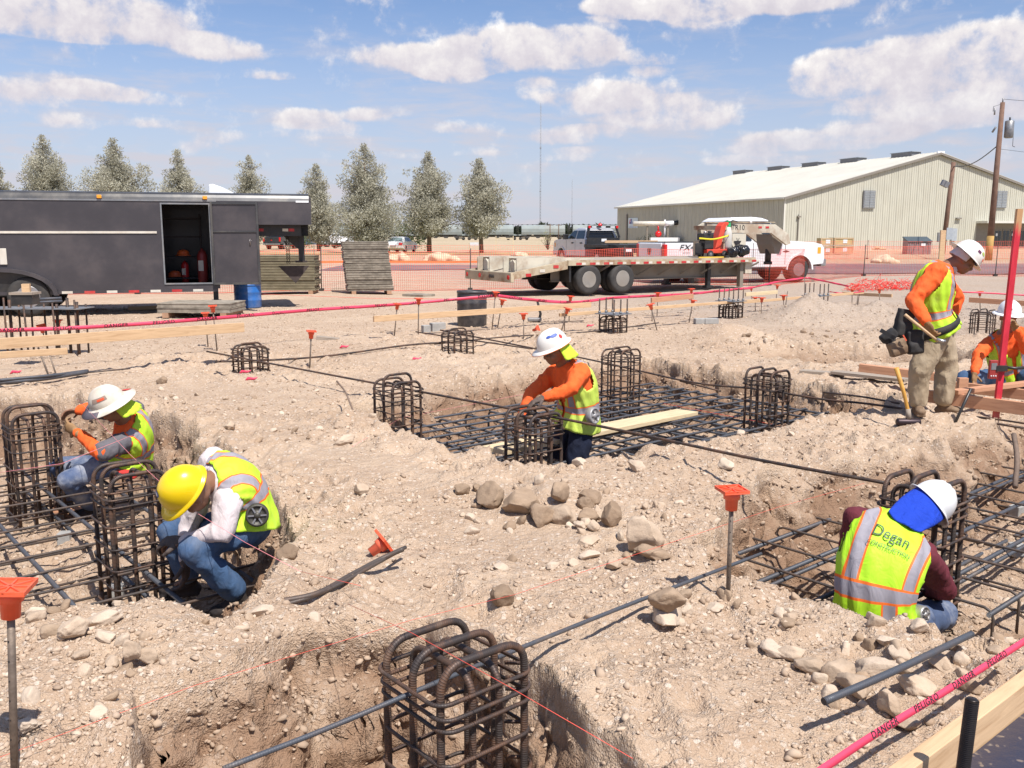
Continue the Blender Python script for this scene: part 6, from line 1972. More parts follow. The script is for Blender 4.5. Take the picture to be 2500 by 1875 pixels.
stake(1844, 727, 1844, 760, 'first of three small capped stakes near the lower board at right')
stake(1860, 728, 1858, 768, 'second of three small capped stakes near the lower board at right')
stake(1913, 722, 1913, 768, 'third of three small capped stakes near the lower board at right')
stake(2081, 707, 2080, 738, 'capped stake poking from the left of the red netting heap')
stake(2147, 706, 2148, 750, 'capped stake poking from the middle of the red netting heap')
stake(2392, 713, 2393, 755, 'capped stake behind the short cage between the two men at right')
stake(1378, 757, 1378, 812, 'bare stake crossing the capped one left of the anchor bolt cage', False)
stake(1592, 752, 1592, 785, 'bare stake between boards right of the anchor bolt cage', False)
stake(1964, 676, 1965, 740, 'thin dark rod holding the peak of the red tape by the white pickup', False, r=.008)
stake(1923, 711, 1915, 768, 'bare tilted stake beside the third small capped stake', False)
stake(2096, 710, 2092, 742, 'bare stake through the far board at right', False)
stake(2099, 711, 2094, 745, 'second bare tilted stake through the far board at right', False)
stake(93, 848, 122, 926, 'bare stake tilted right below the lower board at far left', False, r=.011)
stake(121, 865, 137, 915, 'shorter bare stake tilted right below the lower board at far left', False, r=.010)
stake(2371, 948, 2330, 1036, 'black steel stake leaning against the boards by the standing man', False, r=.013, m='black')
stake(2478, 1030, 2466, 1064, 'short black stake end under the boards at the right edge', False, r=.011, m='black')
# loose caps on the ground
def loose_cap(px, py, label, rot):
    p = G(px, py, 0); t_ = thing('safety_cap', label, 'stake cap', (p.x, p.y, gz(p.x, p.y) + .045), 0, 'orange caps fallen on the ground')
    cap_parts(t_, Vector((0, 0, 0)), Vector(rot).normalized(), 1.0)
loose_cap(937, 1345, 'red orange cap on the end of the bent brown bar', (.7, .3, .5))
loose_cap(2133, 752, 'fallen orange cap on the gravel left of the standing man', (-.6, -.2, .6))
loose_cap(1312, 812, 'fallen orange cap on the ground by the leaning boot stake', (.6, -.3, .2))
# leaning dark strip with shoe at (1313, 740-790)
def boot_stake():
    p = G(1313, 792, 0); t_ = thing('strap_post', 'dark strapped post leaning by the pine board with a black foot', 'post', (p.x, p.y, gz(p.x, p.y)))
    tp = D(1312, 735, p.y) - t_.location
    b = MB(); b.tube([Vector((.02, 0, .0)), Vector((.05, 0, tp.z * .4)), tp], [.028, .024, .020], 8); b.build('post_shaft', M['black_cloth'], t_)
    b = MB(); b.box((-.06, 0, .05), (.26, .12, .07)); b.build('post_foot', M['steel_grey'], t_, bevel=.02)
boot_stake()

# ---------------------------------------------------------------- boards
def board(a, c, h, th, label, m='lumber', flat=False, name='batter_board', group='timber batter boards', zoff=0, up=None):
    a = Vector(a); c = Vector(c); d = c - a; L = d.length
    o_ = (a + c) / 2
    b = MB()
    b.box((0, 0, 0), (L, th if not flat else h, h if not flat else th))
    rz = math.atan2(d.y, d.x); ry = -math.asin(d.z / L)
    o = b.build(name, M[m], None, o_, (up or 0, ry, rz), bevel=.003)
    return tag(o, label, 'board', group)
board(D(-40, 842, 10.1), D(595, 799, 12.4), .125, .04, 'long pine board at left held by stakes, below the pink tape')
board(D(-40, 869, 9.7), D(165, 857, 10.0), .07, .04, 'short lower pine board at the left edge')
board(D(912, 779, 14.4), D(1442, 744, 17.2), .095, .04, 'long pine board passing in front of the black barrel')
board(D(1366, 769, 15.4), D(1696, 744, 17.0), .055, .045, 'thin pine board just left and right of the anchor bolt cage')
board(D(1590, 733, 18.6), D(1692, 723, 19.2), .10, .04, 'short reddish board behind the two stakes right of the bolt cage', 'lumber_red')
board(D(1683, 745, 17.6), D(1852, 733, 18.6), .05, .04, 'thin board passing behind the smaller anchor bolt cage')
board(D(1816, 738, 19.6), D(2108, 714, 21.6), .055, .04, 'long thin pale board in front of the red netting heap')
board(D(1820, 719, 21.0), D(1897, 713, 21.6), .085, .04, 'faded plywood board left of the two capped stakes under the pickup', 'lumber_pale')
board(D(2057, 716, 22.5), D(2178, 722, 21.3), .075, .04, 'ochre board ending just left of the standing man')
board(D(2366, 732, 20.4), D(2520, 742, 19.5), .11, .04, 'brown board behind the kneeling man at the right edge', 'lumber_red')
# forms at the right by the red stake
board(D(2258, 966, 8.65), D(2540, 1003, 8.0), .115, .04, 'front reddish form board by the foot of the red stake', 'lumber_red')
board(D(2330, 957, 8.45), D(2540, 932, 8.9), .04, .09, 'reddish board lying flat on top of the front form board', 'lumber_red', flat=False)
board(D(2098, 897, 10.2), D(2330, 925, 9.7), .085, .09, 'thick weathered timber behind the legs of the standing man', 'lumber_red')
board(D(2300, 940, 9.2), D(2540, 968, 8.6), .10, .04, 'rear reddish form board in front of the kneeling man', 'lumber_red')
board(D(2338, 942, 8.9), D(2361, 942, 8.9), .16, .05, 'short upright timber block beside the kneeling mans glove', 'lumber_red')
board(D(2302, 545+20, 20), D(2303, 655, 20), .1, .1, 'tan upright timber behind the helmet of the standing man', 'lumber') if False else None
board(G(1955, 906, .02), G(2062, 914, .02), .14, .035, 'grey plank on the soil at the left of the overlapping two', 'lumber_grey', flat=True)
board(G(2035, 908, .05), G(2215, 928, .05), .16, .035, 'grey plank overlapping the other one behind the sledgehammer', 'lumber_grey', flat=True)
board(D(1205, 1100, 7.35), D(1678, 1006, 9.9), .26, .04, 'pale scaffold plank lying across the centre mat beside the orange shirted man', 'lumber_pale', flat=True, name='scaffold_plank')
board(G(120, 1250, -.6), G(235, 1240, -.6), .12, .035, 'brown board on the pit floor under the boots of the man in the wide hat', 'lumber_red', flat=True)
o = MB(); o.prism([(0, 0), (.34, 0), (.34, .02), (0, .06)], -.08, .08); p = G(790, 832, 0); o = o.build('broken_board', M['lumber_grey'], None, (p.x - .1, p.y, gz(p.x, p.y)), (0, 0, .1)); tag(o, 'broken scrap of board lying left of the middle short cage', 'board')
# form board, plate and threaded rod at the lower right corner
def corner_form():
    a = G(2185, 1885, .16); c = G(2510, 1645, .16)
    d = (c - a).normalized(); a = a - d * .5; c = c + d * 2.2
    board(a - Vector((0, 0, .075)), c - Vector((0, 0, .075)), .15, .05, 'pine form board on edge running out at the lower right corner', 'lumber', name='form_board')
    nrm = Vector((d.y, -d.x, 0))
    m, t, b_ = newmat('muddy_dark_plate')
    pos = t.node('ShaderNodeNewGeometry').outputs['Position']
    n = t.voro(t.vmath('ADD', pos, t.vmath('MULTIPLY', t.noise(pos, 14, 3, .5, col=True), (.06, .06, .0))), 28)
    n2 = t.noise(pos, 17, 4, .6)
    c1 = t.mix(t.math('MULTIPLY', t.smooth(n, .30, .22), t.smooth(n2, .42, .55)), (.035, .035, .055), (.19, .15, .12))
    c1 = t.mix(t.smooth(t.noise(pos, 9, 4), .60, .66), c1, (.30, .25, .20))
    t.put(b_.inputs['Base Color'], c1); b_.inputs['Roughness'].default_value = .35
    t.put(b_.inputs['Normal'], t.bump(n2, .4, .01))
    q0 = a + nrm * .03; q1 = c + nrm * .03
    b = MB(); V = [q0, q1, q1 + nrm * 1.6, q0 + nrm * 1.6]
    V = [Vector((v.x, v.y, .06)) for v in V]; V += [v - Vector((0, 0, .02)) for v in V]
    o0 = V[0].copy(); b.add([v - o0 for v in V], [(0, 1, 2, 3), (7, 6, 5, 4), (0, 4, 5, 1), (1, 5, 6, 2), (2, 6, 7, 3), (3, 7, 4, 0)])
    o = b.build('form_plate', m, None, o0); tag(o, 'dark mud spotted sheet inside the form at the lower right corner', 'form sheet')
    tp = D(2387, 1708, 2.35); 
    t_ = thing('threaded_rod', 'thick dark threaded anchor rod standing at the lower right corner', 'anchor bolt', (tp.x - .03, tp.y + .0, .05))
    h = tp.z - .05; b = MB(); r = .0185
    prof = []; nth = int(h / .0055)
    for k in range(nth):
        z = h * k / nth; dz = h / nth
        prof += [(r * .88, z), (r, z + dz * .35), (r, z + dz * .6), (r * .88, z + dz * .95)]
    prof += [(r * .9, h), (r * .75, h + .003), (0, h + .003)]
    b.lathe(prof, n=20); o = b.build('thread', simple('dark_oiled_steel', (.045, .037, .033), .38, .7, .2, 12), t_)
    o.rotation_euler = (0, R(2.5), 0)
    b = MB(); b.tube([(0, 0, .0), (0, 0, .03)], .032, 6); b.build('nut', M['steel_grey'], t_)
corner_form()

# ---------------------------------------------------------------- tapes and lines
def ribbon(pts, w_, label, m, name='barrier_tape', cat='tape', texts=None, tw=0.0, n=10, group=None, upv=(0, 0, 1), size=None, flip=False):
    P = catmull(pts, n); o0 = P[0].copy()
    V = []; up = Vector(upv)
    fr_ = []
    for i, p in enumerate(P):
        d = (P[min(i + 1, len(P) - 1)] - P[max(i - 1, 0)]).normalized()
        u = (up - d * up.dot(d)).normalized()
        nn = d.cross(u)
        a = tw * math.sin(i * .7)
        u2 = u * math.cos(a) + nn * math.sin(a)
        fr_.append((p, d, u2, d.cross(u2)))
        V += [p - o0 - u2 * w_ / 2, p - o0 + u2 * w_ / 2]
    F = [(2 * i, 2 * i + 2, 2 * i + 3, 2 * i + 1) for i in range(len(P) - 1)]
    b = MB(); b.add(V, F, True)
    o = b.build(name, M[m], None, o0, fix=False); tag(o, label, cat, group)
    md = o.modifiers.new('t', 'SOLIDIFY'); md.thickness = .0008; md.offset = 0
    if texts:
        L = [0]
        for i in range(1, len(P)): L.append(L[-1] + (P[i] - P[i - 1]).length)
        pos, spacing, words = texts; k = 0; s = pos
        while s < L[-1] - .15:
            i = max(j for j in range(len(L) - 1) if L[j] <= s)
            f = (s - L[i]) / (L[i + 1] - L[i])
            p = P[i].lerp(P[i + 1], f); _, d, u2, nn = fr_[i]
            side = -1 if nn.y > 0 else 1
            # make lettering face the camera side, on both faces of the film the print is the same
            nrm = nn if (Vector((0, 0, HC)) - p).dot(nn) > 0 else -nn
            xd = u2.cross(nrm)
            if flip: xd = -xd; u3 = u2; 
            put_text(words[k % len(words)], size or w_ * .95, p - o0 + nrm * .0012, xd, u2, M['ink'], o, spacing=1.1, sx=1.15, bold=.022)
            s += spacing; k += 1
    return o
W2 = ('DANGER', 'PELIGRO')
t1 = [D(-30, 808, 11.0), D(230, 798, 11.8), D(501, 779, 12.8), D(760, 757, 14.2), D(970, 743, 15.2), D(1209, 722, 15.95)]
ribbon(t1, .05, 'pink DANGER PELIGRO tape sagging from the left edge to the stake by the black barrel', 'tape', texts=(.25, .62, W2), tw=.15, size=.062)
ribbon([D(1214, 722, 15.95), D(1290, 731, 16.4), D(1400, 738, 17.6), D(1500, 727, 18.6), D(1600, 722, 19.6), D(1690, 717, 20.5), D(1760, 710, 21.2), D(1834, 703, 22.0)], .055, 'pink tape from the stake by the barrel past the flatbed wheels', 'tape', texts=(.4, .75, W2), tw=.35, size=.06)
ribbon([D(1834, 703, 22.0), D(1900, 688, 22.8), D(1964, 679, 23.6), D(1985, 681, 23.4), D(2030, 690, 22.8), D(2072, 699, 22.2)], .045, 'red tape rising to the thin rod below the white pickup', 'tape', tw=.5)
ribbon([D(2330, 712, 19), D(2420, 716, 19), D(2520, 722, 19)], .03, 'red tape strip behind the kneeling man', 'tape', tw=.2)
ribbon([D(2025, 712, 21.8), D(2060, 716, 21.5), D(2110, 712, 21.3)], .03, 'loose red tape end in front of the netting heap', 'tape', tw=.8)
ribbon([G(1990, 1890, .17), G(2140, 1790, .18), G(2320, 1680, .19), G(2510, 1560, .20)], .023, 'pink red DANGER PELIGRO tape running across the lower right corner', 'tape', texts=(.36, .235, W2), tw=.0, n=10, upv=(-.35, .35, .9), size=.029)
def line(pts, label, m='string', r=.0013, slack=True):
    o0 = Vector(pts[0]); b = MB(); b.tube([Vector(p) - o0 for p in pts], r, 4)
    o = b.build('mason_line', M[m], None, o0); tag(o, label, 'string', 'mason lines stretched over the site')
line([D(850, 1475, 3.6), D(1005, 1545, 2.95), D(1240, 1675, 2.6), D(1545, 1852, 2.25)], 'thin red line crossing the top of the front cage', 'string', .0011)
line([G(-10, 1852, .06), G(480, 1672, .06), G(1000, 1515, .06), G(1255, 1452, .07)], 'thin red line along the rim of the front pit at left', 'string', .0009)
line([G(1255, 1452, .07), G(1562, 1350, .08), G(1900, 1238, .0), G(2110, 1180, .05)], 'thin red line from the front pit to the right pit wall', 'string', .0010)
line([D(190, 975, 6.8), D(320, 1112, 5.5), D(460, 1240, 4.75), D(600, 1325, 4.45), D(733, 1395, 4.2)], 'pink line passing over the knees of the man in the yellow hat', 'string_pink', .0014)
line([D(-10, 1155, 5.9), D(150, 1132, 5.9), D(330, 1060, 6.4)], 'pink line from the left edge to the back of the man in the wide hat', 'string_pink', .0014)
line([G(860, 1090, .02) , D(980, 1020, 8.9), D(1290, 960, 8.3), D(1420, 940, 8.9)], 'thin pink line over the front of the centre mat', 'string_pink', .0012)
line([D(1620, 985, 9.6), D(1750, 1010, 9.5), D(1920, 1042, 9.3)], 'thin red line over the right half of the centre mat', 'string', .0015)
line([D(880, 1430, 3.9), G(733, 1395, .05)], 'thin red line between the cap and the left pit corner', 'string', .001)
line([D(640, 718, 16), D(900, 728, 16), D(1210, 731, 16.2)], 'faint red line stretched low in front of the tall form stack', 'string', .003)
# tie wire tangle by the close stake
def tangle():
    rg = random.Random(8); p0 = G(50, 1800, .03); b = MB()
    for k in range(9):
        a = rg.uniform(-.3, 1.2); L = rg.uniform(.08, .2)
        pts = [Vector((0, 0, 0)), Vector((math.cos(a) * L * .5, math.sin(a) * L * .3, rg.uniform(.0, .05))), Vector((math.cos(a) * L, math.sin(a) * L, rg.uniform(0, .05)))]
        b.tube(catmull(pts, 4), .0009, 4)
    o = b.build('tie_wire', M['rebar_thin'], None, p0); tag(o, 'tangle of thin tie wire at the foot of the close stake', 'wire')
tangle()
def ribbon_bits():
    for px, py, lb in ((25, 912, 'little red flagging ribbon on the soil at the left edge'), (585, 918, 'small red flagging ribbon below the left short cage'), (600, 935, 'red wire flag below the left short cage'), (830, 852, 'red ribbon scrap on the soil left of the thick dark bar'), (1005, 878, 'red ribbon scrap on the slope above the centre pit'), (1432, 800, 'red cord on a stick left of the anchor bolt cage')):
        p = G(px, py, 0); p.z = gz(p.x, p.y); b = MB()
        b.tube([(0, 0, 0), (.03, 0, .03), (.09, .02, .02), (.13, .01, .04)], [.012, .018, .016, .006], 5)
        o = b.build('flagging_ribbon', M['tape'], None, p); tag(o, lb, 'ribbon')
ribbon_bits()
def stick():
    p = D(872, 1028, 8.55); b = MB(); q = D(822, 930, 8.9)
    b.tube(catmull([p, D(855, 985, 8.6), D(842, 955, 8.8), q], 4), [.009] * 13, 5)
    o = b.build('dead_root', M['bark']); tag(o, 'thin dead root sticking up on the left slope of the centre pit', 'root')
    for k, (px, py) in enumerate(((2115, 1010), (2150, 1110))): pass
    b = MB(); b.tube(catmull([D(2475, 1060, 7.2), D(2483, 1120, 7.0), D(2478, 1190, 6.8)], 4), .02, 6)
    o = b.build('dead_root', M['bark']); tag(o, 'dark root hanging down the wall of the right pit', 'root')
stick()
# ---------------------------------------------------------------- tools
def sledge():
    g = G(2217, 1046, 0); Y = g.y; zg = gz(g.x, Y)
    t_ = thing('sledgehammer', 'sledgehammer with yellow handle standing on its head by the standing man', 'hammer', (g.x, Y, zg))
    tp = D(2188, 898, Y + .02) - t_.location
    b = MB(); b.tube([(0, 0, .035), (.0, 0, .10), tp * .5 + Vector((.01, 0, .04)), tp], [.016, .015, .016, .020], 10); b.build('handle', simple('worn_yellow_handle', (.58, .30, .055), .6, var=.15, vscale=9), t_)
    b = MB(); b.tube([(-.105, 0, .035), (-.098, 0, .035), (-.09, 0, .035), (.085, 0, .032), (.095, 0, .032), (.102, 0, .032)], [.022, .031, .034, .034, .031, .022], 10); b.build('head', simple('dark_hammer_steel', (.045, .03, .033), .45, .6, .2), t_)
    b = MB(); b.tube([(0, 0, .06), (-.012, 0, .15)], [.024, .02], 10); b.build('grip_wrap', M['lumber_grey'], t_)
sledge()
def red_stake():
    bt = G(2430, 1020, 0); Y = bt.y
    tp = D(2489, 510, Y + .0)
    t_ = thing('painted_lath', 'tall red painted wooden pole with bare top held by the kneeling man', 'pole', (bt.x, Y, gz(bt.x, Y)))
    c = tp - t_.location
    m, t, b_ = newmat('red_painted_wood')
    oc = t.node('ShaderNodeTexCoord').outputs['Object']; z = t.sep(oc)[2]
    n = t.noise(t.vmath('MULTIPLY', oc, (9, 9, 2)), 3, 4)
    red = t.ramp(n, [(.3, (.50, .015, .03)), (.7, (.70, .03, .06))]); wd = (.50, .28, .13)
    zz = t.math('ADD', z, t.math('MULTIPLY', n, .25))
    cc = t.mix(t.smooth(zz, c.z - .12, c.z + .02), red, wd)
    cc = t.mix(t.smooth(zz, .34, .20), cc, (.58, .12, .09))
    t.put(b_.inputs['Base Color'], cc); b_.inputs['Roughness'].default_value = .6
    b = MB(); b.beam((0, 0, -.1), c, .050, .035, up=(0, 1, 0)); b.build('pole_shaft', m, t_)
    lv = D(2424, 902, Y - .04)
    q = thing('laser_receiver', 'red and black laser receiver clamped to the red pole', 'level', lv)
    b = MB(); b.box((0, 0, 0), (.075, .035, .17)); b.build('receiver_body', simple('receiver_red', (.34, .04, .035), .4), q, bevel=.006)
    b = MB(); b.box((0, -.019, .03), (.05, .004, .06)); b.build('receiver_screen', M['steel_grey'], q)
    for k in range(3):
        b = MB(); b.cyl((-.02 + .02 * k, -.018, -.055), (-.02 + .02 * k, -.023, -.055), .006, 8); b.build('button', M['white'], q)
    b = MB(); b.box((.07, .0, .01), (.10, .05, .05)); b.tube([(.12, 0, .02), (.2, 0, .01), (.3, .0, .02)], .014, 6); b.build('clamp', M['black'], q)
red_stake()
def upright_timber():
    Y = 14.0; a = G(2302, 700, 0); 
    a = D(2300, 655, 24); 
    t0 = D(2303, 562, 24)
    b = MB(); b.beam((0, 0, 0), (0, 0, t0.z - gz(t0.x, 24) + .05), .13, .05, up=(0, 1, 0)); o = b.build('upright_timber', M['lumber'], None, (t0.x, 24, gz(t0.x, 24) - .05)); tag(o, 'tan upright timber behind the neck of the standing man', 'timber')
upright_timber()

# ---------------------------------------------------------------- rocks
def rock_mesh(seed, sub=4, sharp=.5):
    rg = random.Random(seed)
    bm = bmesh.new(); bmesh.ops.create_icosphere(bm, subdivisions=sub, radius=1)
    planes = []
    for k in range(10):
        d = Vector((rg.gauss(0, 1), rg.gauss(0, 1), rg.gauss(0, 1))).normalized(); planes.append((d, rg.uniform(.55, .85)))
    co = np.array([v.co[:] for v in bm.verts])
    for d, h in planes:
        dd = np.array(d[:]); s = co @ dd; ex = np.clip(s - h, 0, None)
        co = co - ex[:, None] * dd * .86
    n = vnoise(co[:, 0] * 2.2 + seed, co[:, 1] * 2.2, co[:, 2] * 2.2, seed) * .09 + vnoise(co[:, 0] * 6 + seed, co[:, 1] * 6, co[:, 2] * 6, seed + 1) * .06
    co = co * (1 + n)[:, None]
    for v, c in zip(bm.verts, co): v.co = c
    me = bpy.data.meshes.new('rock'); bm.to_mesh(me); bm.free()
    me.polygons.foreach_set('use_smooth', np.ones(len(me.polygons), bool))
    try: me.set_sharp_from_angle(angle=R(38))
    except Exception: pass
    return me
def rock_mat(name, lo, hi):
    m, t, b = newmat(name)
    oc = t.node('ShaderNodeTexCoord').outputs['Object']; oi = t.node('ShaderNodeObjectInfo').outputs['Random']
    pos = t.node('ShaderNodeNewGeometry').outputs['Position']
    n = t.noise(t.vmath('ADD', pos, t.math('MULTIPLY', oi, 9.0)), 9, 5, .65)
    c = t.ramp(t.math('ADD', t.math('MULTIPLY', n, .75), t.math('MULTIPLY', oi, .25)), [(.3, lo), (.72, hi)])
    t.put(b.inputs['Base Color'], c); b.inputs['Roughness'].default_value = .95; b.inputs['Specular IOR Level'].default_value = .15
    t.put(b.inputs['Normal'], t.bump(t.noise(pos, 45, 5, .7), .7, .008))
    return m
M['rock_brown'] = rock_mat('brown_broken_rock', (.22, .155, .105), (.40, .29, .20))
M['rock_pale'] = rock_mat('pale_caliche_rock', (.45, .35, .26), (.60, .49, .38))
M['rock_tan'] = rock_mat('tan_rock', (.34, .25, .175), (.55, .43, .32))
RM = {}
def rock(px, py, wpx, label, m='rock_tan', asp=(1, .8, .7), seed=None, sink=.25, z=None, rz=None, group=None):
    """px, py: middle of the visible rock; wpx its width in the picture"""
    global rg
    seed = seed if seed is not None else int(px * 7 + py) % 23
    key = (seed % 12, m)
    if key not in RM:
        RM[key] = rock_mesh(seed % 12 + 3); RM[key].materials.append(M[m])
    p = G(px, py + wpx * .25, 0); zz = gz(p.x, p.y) if z is None else z
    p = G(px, py + wpx * .25, zz)
    s = wpx * (p.y / FPX) / 2 * 1.28
    o = bpy.data.objects.new('rock', RM[key]); COL.objects.link(o)
    o.location = (p.x, p.y, zz + s * asp[2] * (1 - sink * 1.6))
    o.scale = (s * asp[0], s * asp[1], s * asp[2])
    r2 = random.Random(px * 13 + py)
    o.rotation_euler = (r2.uniform(-.3, .3), r2.uniform(-.3, .3), r2.uniform(0, 6.28) if rz is None else rz)
    return tag(o, label, 'rock', group)
PR = 'broken rocks in the pile before the centre pit'
rock(1200, 1212, 78, 'dark angular rock at the left end of the rock pile', 'rock_brown', (1.1, .8, .75), 1, group=PR)
rock(1272, 1228, 88, 'big brown boulder left of the middle of the rock pile', 'rock_brown', (1, .85, .7), 2, group=PR)
rock(1322, 1262, 66, 'rough dark rock below the middle of the rock pile', 'rock_brown', (1, .9, .8), 3, group=PR)
rock(1368, 1256, 76, 'long pale leaning slab in the middle of the rock pile', 'rock_tan', (1.2, .6, .6), 4, rz=-.8, group=PR)
rock(1366, 1210, 46, 'tall rock at the top of the rock pile', 'rock_brown', (.9, .8, 1.1), 5, group=PR)
rock(1440, 1214, 52, 'brown rock with flat top, right top of the rock pile', 'rock_brown', (1, .8, .7), 6, group=PR)
rock(1430, 1232, 44, 'dark rock wedged beneath the flat topped one', 'rock_brown', (1, .8, .7), 7, group=PR)
rock(1432, 1258, 52, 'low dark rock in the right half of the pile', 'rock_brown', (1, .9, .6), 8, group=PR)
rock(1462, 1262, 30, 'narrow upright tan rock at the right of the pile', 'rock_tan', (.6, .7, 1.3), 9, group=PR)
rock(1492, 1270, 50, 'pointed brown rock at the right end of the pile', 'rock_brown', (.8, .8, 1.2), 10, group=PR)
rock(1415, 1282, 28, 'small pale rock under the pile', 'rock_pale', seed=11, group=PR)
rock(1448, 1285, 34, 'small tan rock under the right half of the pile', 'rock_tan', seed=0, group=PR)
rock(1568, 1312, 96, 'largest rounded boulder right below the rock pile', 'rock_tan', (1, .9, .8), 6, sink=.2)
rock(1595, 1345, 66, 'reddish crumbling rock in front of the largest boulder', 'rock_brown', (1.1, .8, .5), 5)
rock(1516, 1310, 26, 'pale wedge rock left of the largest boulder', 'rock_pale', (.8, .6, 1.1), 6)
rock(1127, 1198, 40, 'brown rock apart to the left of the rock pile', 'rock_brown', (1, .8, .7), 7)
rock(1165, 1192, 26, 'small brown rock left of the dark angular one', 'rock_brown', seed=9)
rock(1432, 1318, 44, 'flat tan rock lying below the rock pile', 'rock_tan', (1.2, .8, .4), 3)
rock(1440, 1352, 40, 'cream rock lower in front of the rock pile', 'rock_pale', (1.2, .8, .5), 1)
rock(1348, 1380, 30, 'cream stone far in front of the rock pile', 'rock_pale', (1.1, .8, .6), 4)
rock(1500, 1378, 38, 'round pinkish stone below the largest boulder', 'rock_tan', (1, .9, .7), 8)
rock(1628, 1465, 76, 'dark two toned rock sitting on the pale one near the tall stake', 'rock_brown', (1, .85, .75), 11, z=.07)
rock(1630, 1500, 84, 'pale angular rock below the dark one near the tall stake', 'rock_pale', (1.1, .8, .6), 5)
rock(1678, 1490, 34, 'small pale rock right of the stacked pair', 'rock_pale', seed=9)
rock(1740, 1478, 48, 'flat pale stone left of the tall stake foot', 'rock_pale', (1.3, .7, .4), 2)
rock(1226, 1460, 62, 'brown pointed rock on the rim above the front cage', 'rock_brown', (1, .8, .8), 10)
rock(322, 1598, 56, 'left one of two grey tan rocks in the left foreground', 'rock_tan', (.9, .8, .95), 6, sink=.1)
rock(364, 1605, 50, 'right one of two grey tan rocks in the left foreground', 'rock_tan', (1, .8, .75), 0, sink=.1)
rock(180, 1535, 62, 'big tan rock near the rim of the left pit', 'rock_tan', (1, .9, .8), 1)
rock(200, 1490, 46, 'tan rock right on the rim of the left pit', 'rock_tan', seed=8)
rock(255, 1505, 66, 'long cream rock on the rim of the left pit', 'rock_pale', (1.4, .7, .5), 4, rz=.1)
rock(262, 1552, 40, 'cream block below the long cream rock', 'rock_pale', (1.3, .8, .6), 7, rz=0)
rock(290, 1478, 34, 'rounded pale rock by the foot of the front left cage', 'rock_pale', seed=3)
rock(720, 1770 - 30, 74, 'tan boulder stuck in the left wall of the front pit', 'rock_tan', (1, .8, .75), 11, sink=.35)
rock(718, 1718, 64, 'rounded tan rock on the slope left of the front cage', 'rock_tan', (1, .9, .9), 2)
rock(640, 1488, 50, 'cream rock below the end of the brown bars', 'rock_pale', (1.3, .8, .5), 10)
rock(70, 1760, 70, 'pale flat rock behind the close stake', 'rock_pale', (1.2, .8, .4), 9)
rock(330, 1860, 40, 'small pale rock near the bottom edge at left', 'rock_pale', (1.2, .7, .5), 6)
rock(395, 930, 26, 'small brown rock by the thin rod at left', 'rock_brown', seed=5)
rock(560, 1120 - 80, 28, 'round rock on the slope left of centre', 'rock_tan', seed=7)
rock(705, 1345, 52, 'brown boulder bulging from the right wall of the left pit', 'rock_brown', (1, .8, .7), 4, sink=.4)
rock(1555, 1178 - 40, 44, 'pale rock on the ridge right of the rebar plank', 'rock_pale', (1, .8, .6), 10)
rock(2168, 1560, 46, 'pale flat stone left of the ribbed bar end', 'rock_pale', (1.3, .8, .5), 2)
rock(1890, 1580, 60, 'pale stone among the gravel at the lower right', 'rock_pale', (1.2, .8, .5), 5)
rock(1930, 1592, 58, 'tan slab rock among the gravel at the lower right', 'rock_tan', (1.3, .8, .6), 8)
rock(1975, 1622, 62, 'tan rock left of the ribbed bar', 'rock_tan', (1.1, .8, .6), 1)
rock(2045, 1640, 72, 'rounded tan rock just above the ribbed bar end', 'rock_tan', (1, .9, .7), 0)
rock(2090, 1670, 84, 'big tan rock directly beneath the ribbed bar', 'rock_tan', (1.1, .9, .6), 3)
rock(2135, 1622, 78, 'wide cream rock behind the ribbed bar', 'rock_pale', (1.3, .8, .5), 4)
rock(2170, 1720, 68, 'grey tan block below the ribbed bar near the tape', 'rock_tan', (.8, 1, .9), 6)
rock(2240, 1670, 80, 'cracked tan rock between the ribbed bar and the tape', 'rock_tan', (1.2, .9, .5), 7)
rock(2295, 1618, 60, 'tan rock behind the upper part of the ribbed bar', 'rock_tan', (1.1, .8, .6), 9)
rock(2210, 1780 - 20, 60, 'tan stone against the pink tape', 'rock_tan', (1.1, .9, .5), 11)
rock(2245, 1528, 44, 'white stone at the rim in front of the crouching man in the blue flap', 'rock_pale', seed=10)
rock(1912, 1528, 34, 'grey tan pebble rock right of the tall stake', 'rock_tan', (.9, .7, 1), 5)
rock(840, 1075, 40, 'pale rock on the left rim of the centre pit', 'rock_pale', (1.2, .8, .6), 1)
rock(880, 1255 - 60, 34, 'tan rock on the bare ground left of centre', 'rock_tan', seed=3)
rock(1420, 1130, 46, 'pale rock at the rim in front of the orange shirted man', 'rock_pale', (1, .8, .5), 8)
rock(1770, 1130, 40, 'flat pale rock near the long crossing bar', 'rock_pale', (1.2, .8, .5), 0)
rock(2010, 830, 24, 'green grey stone left of the gravel mound foot', 'rock_tan', seed=2)
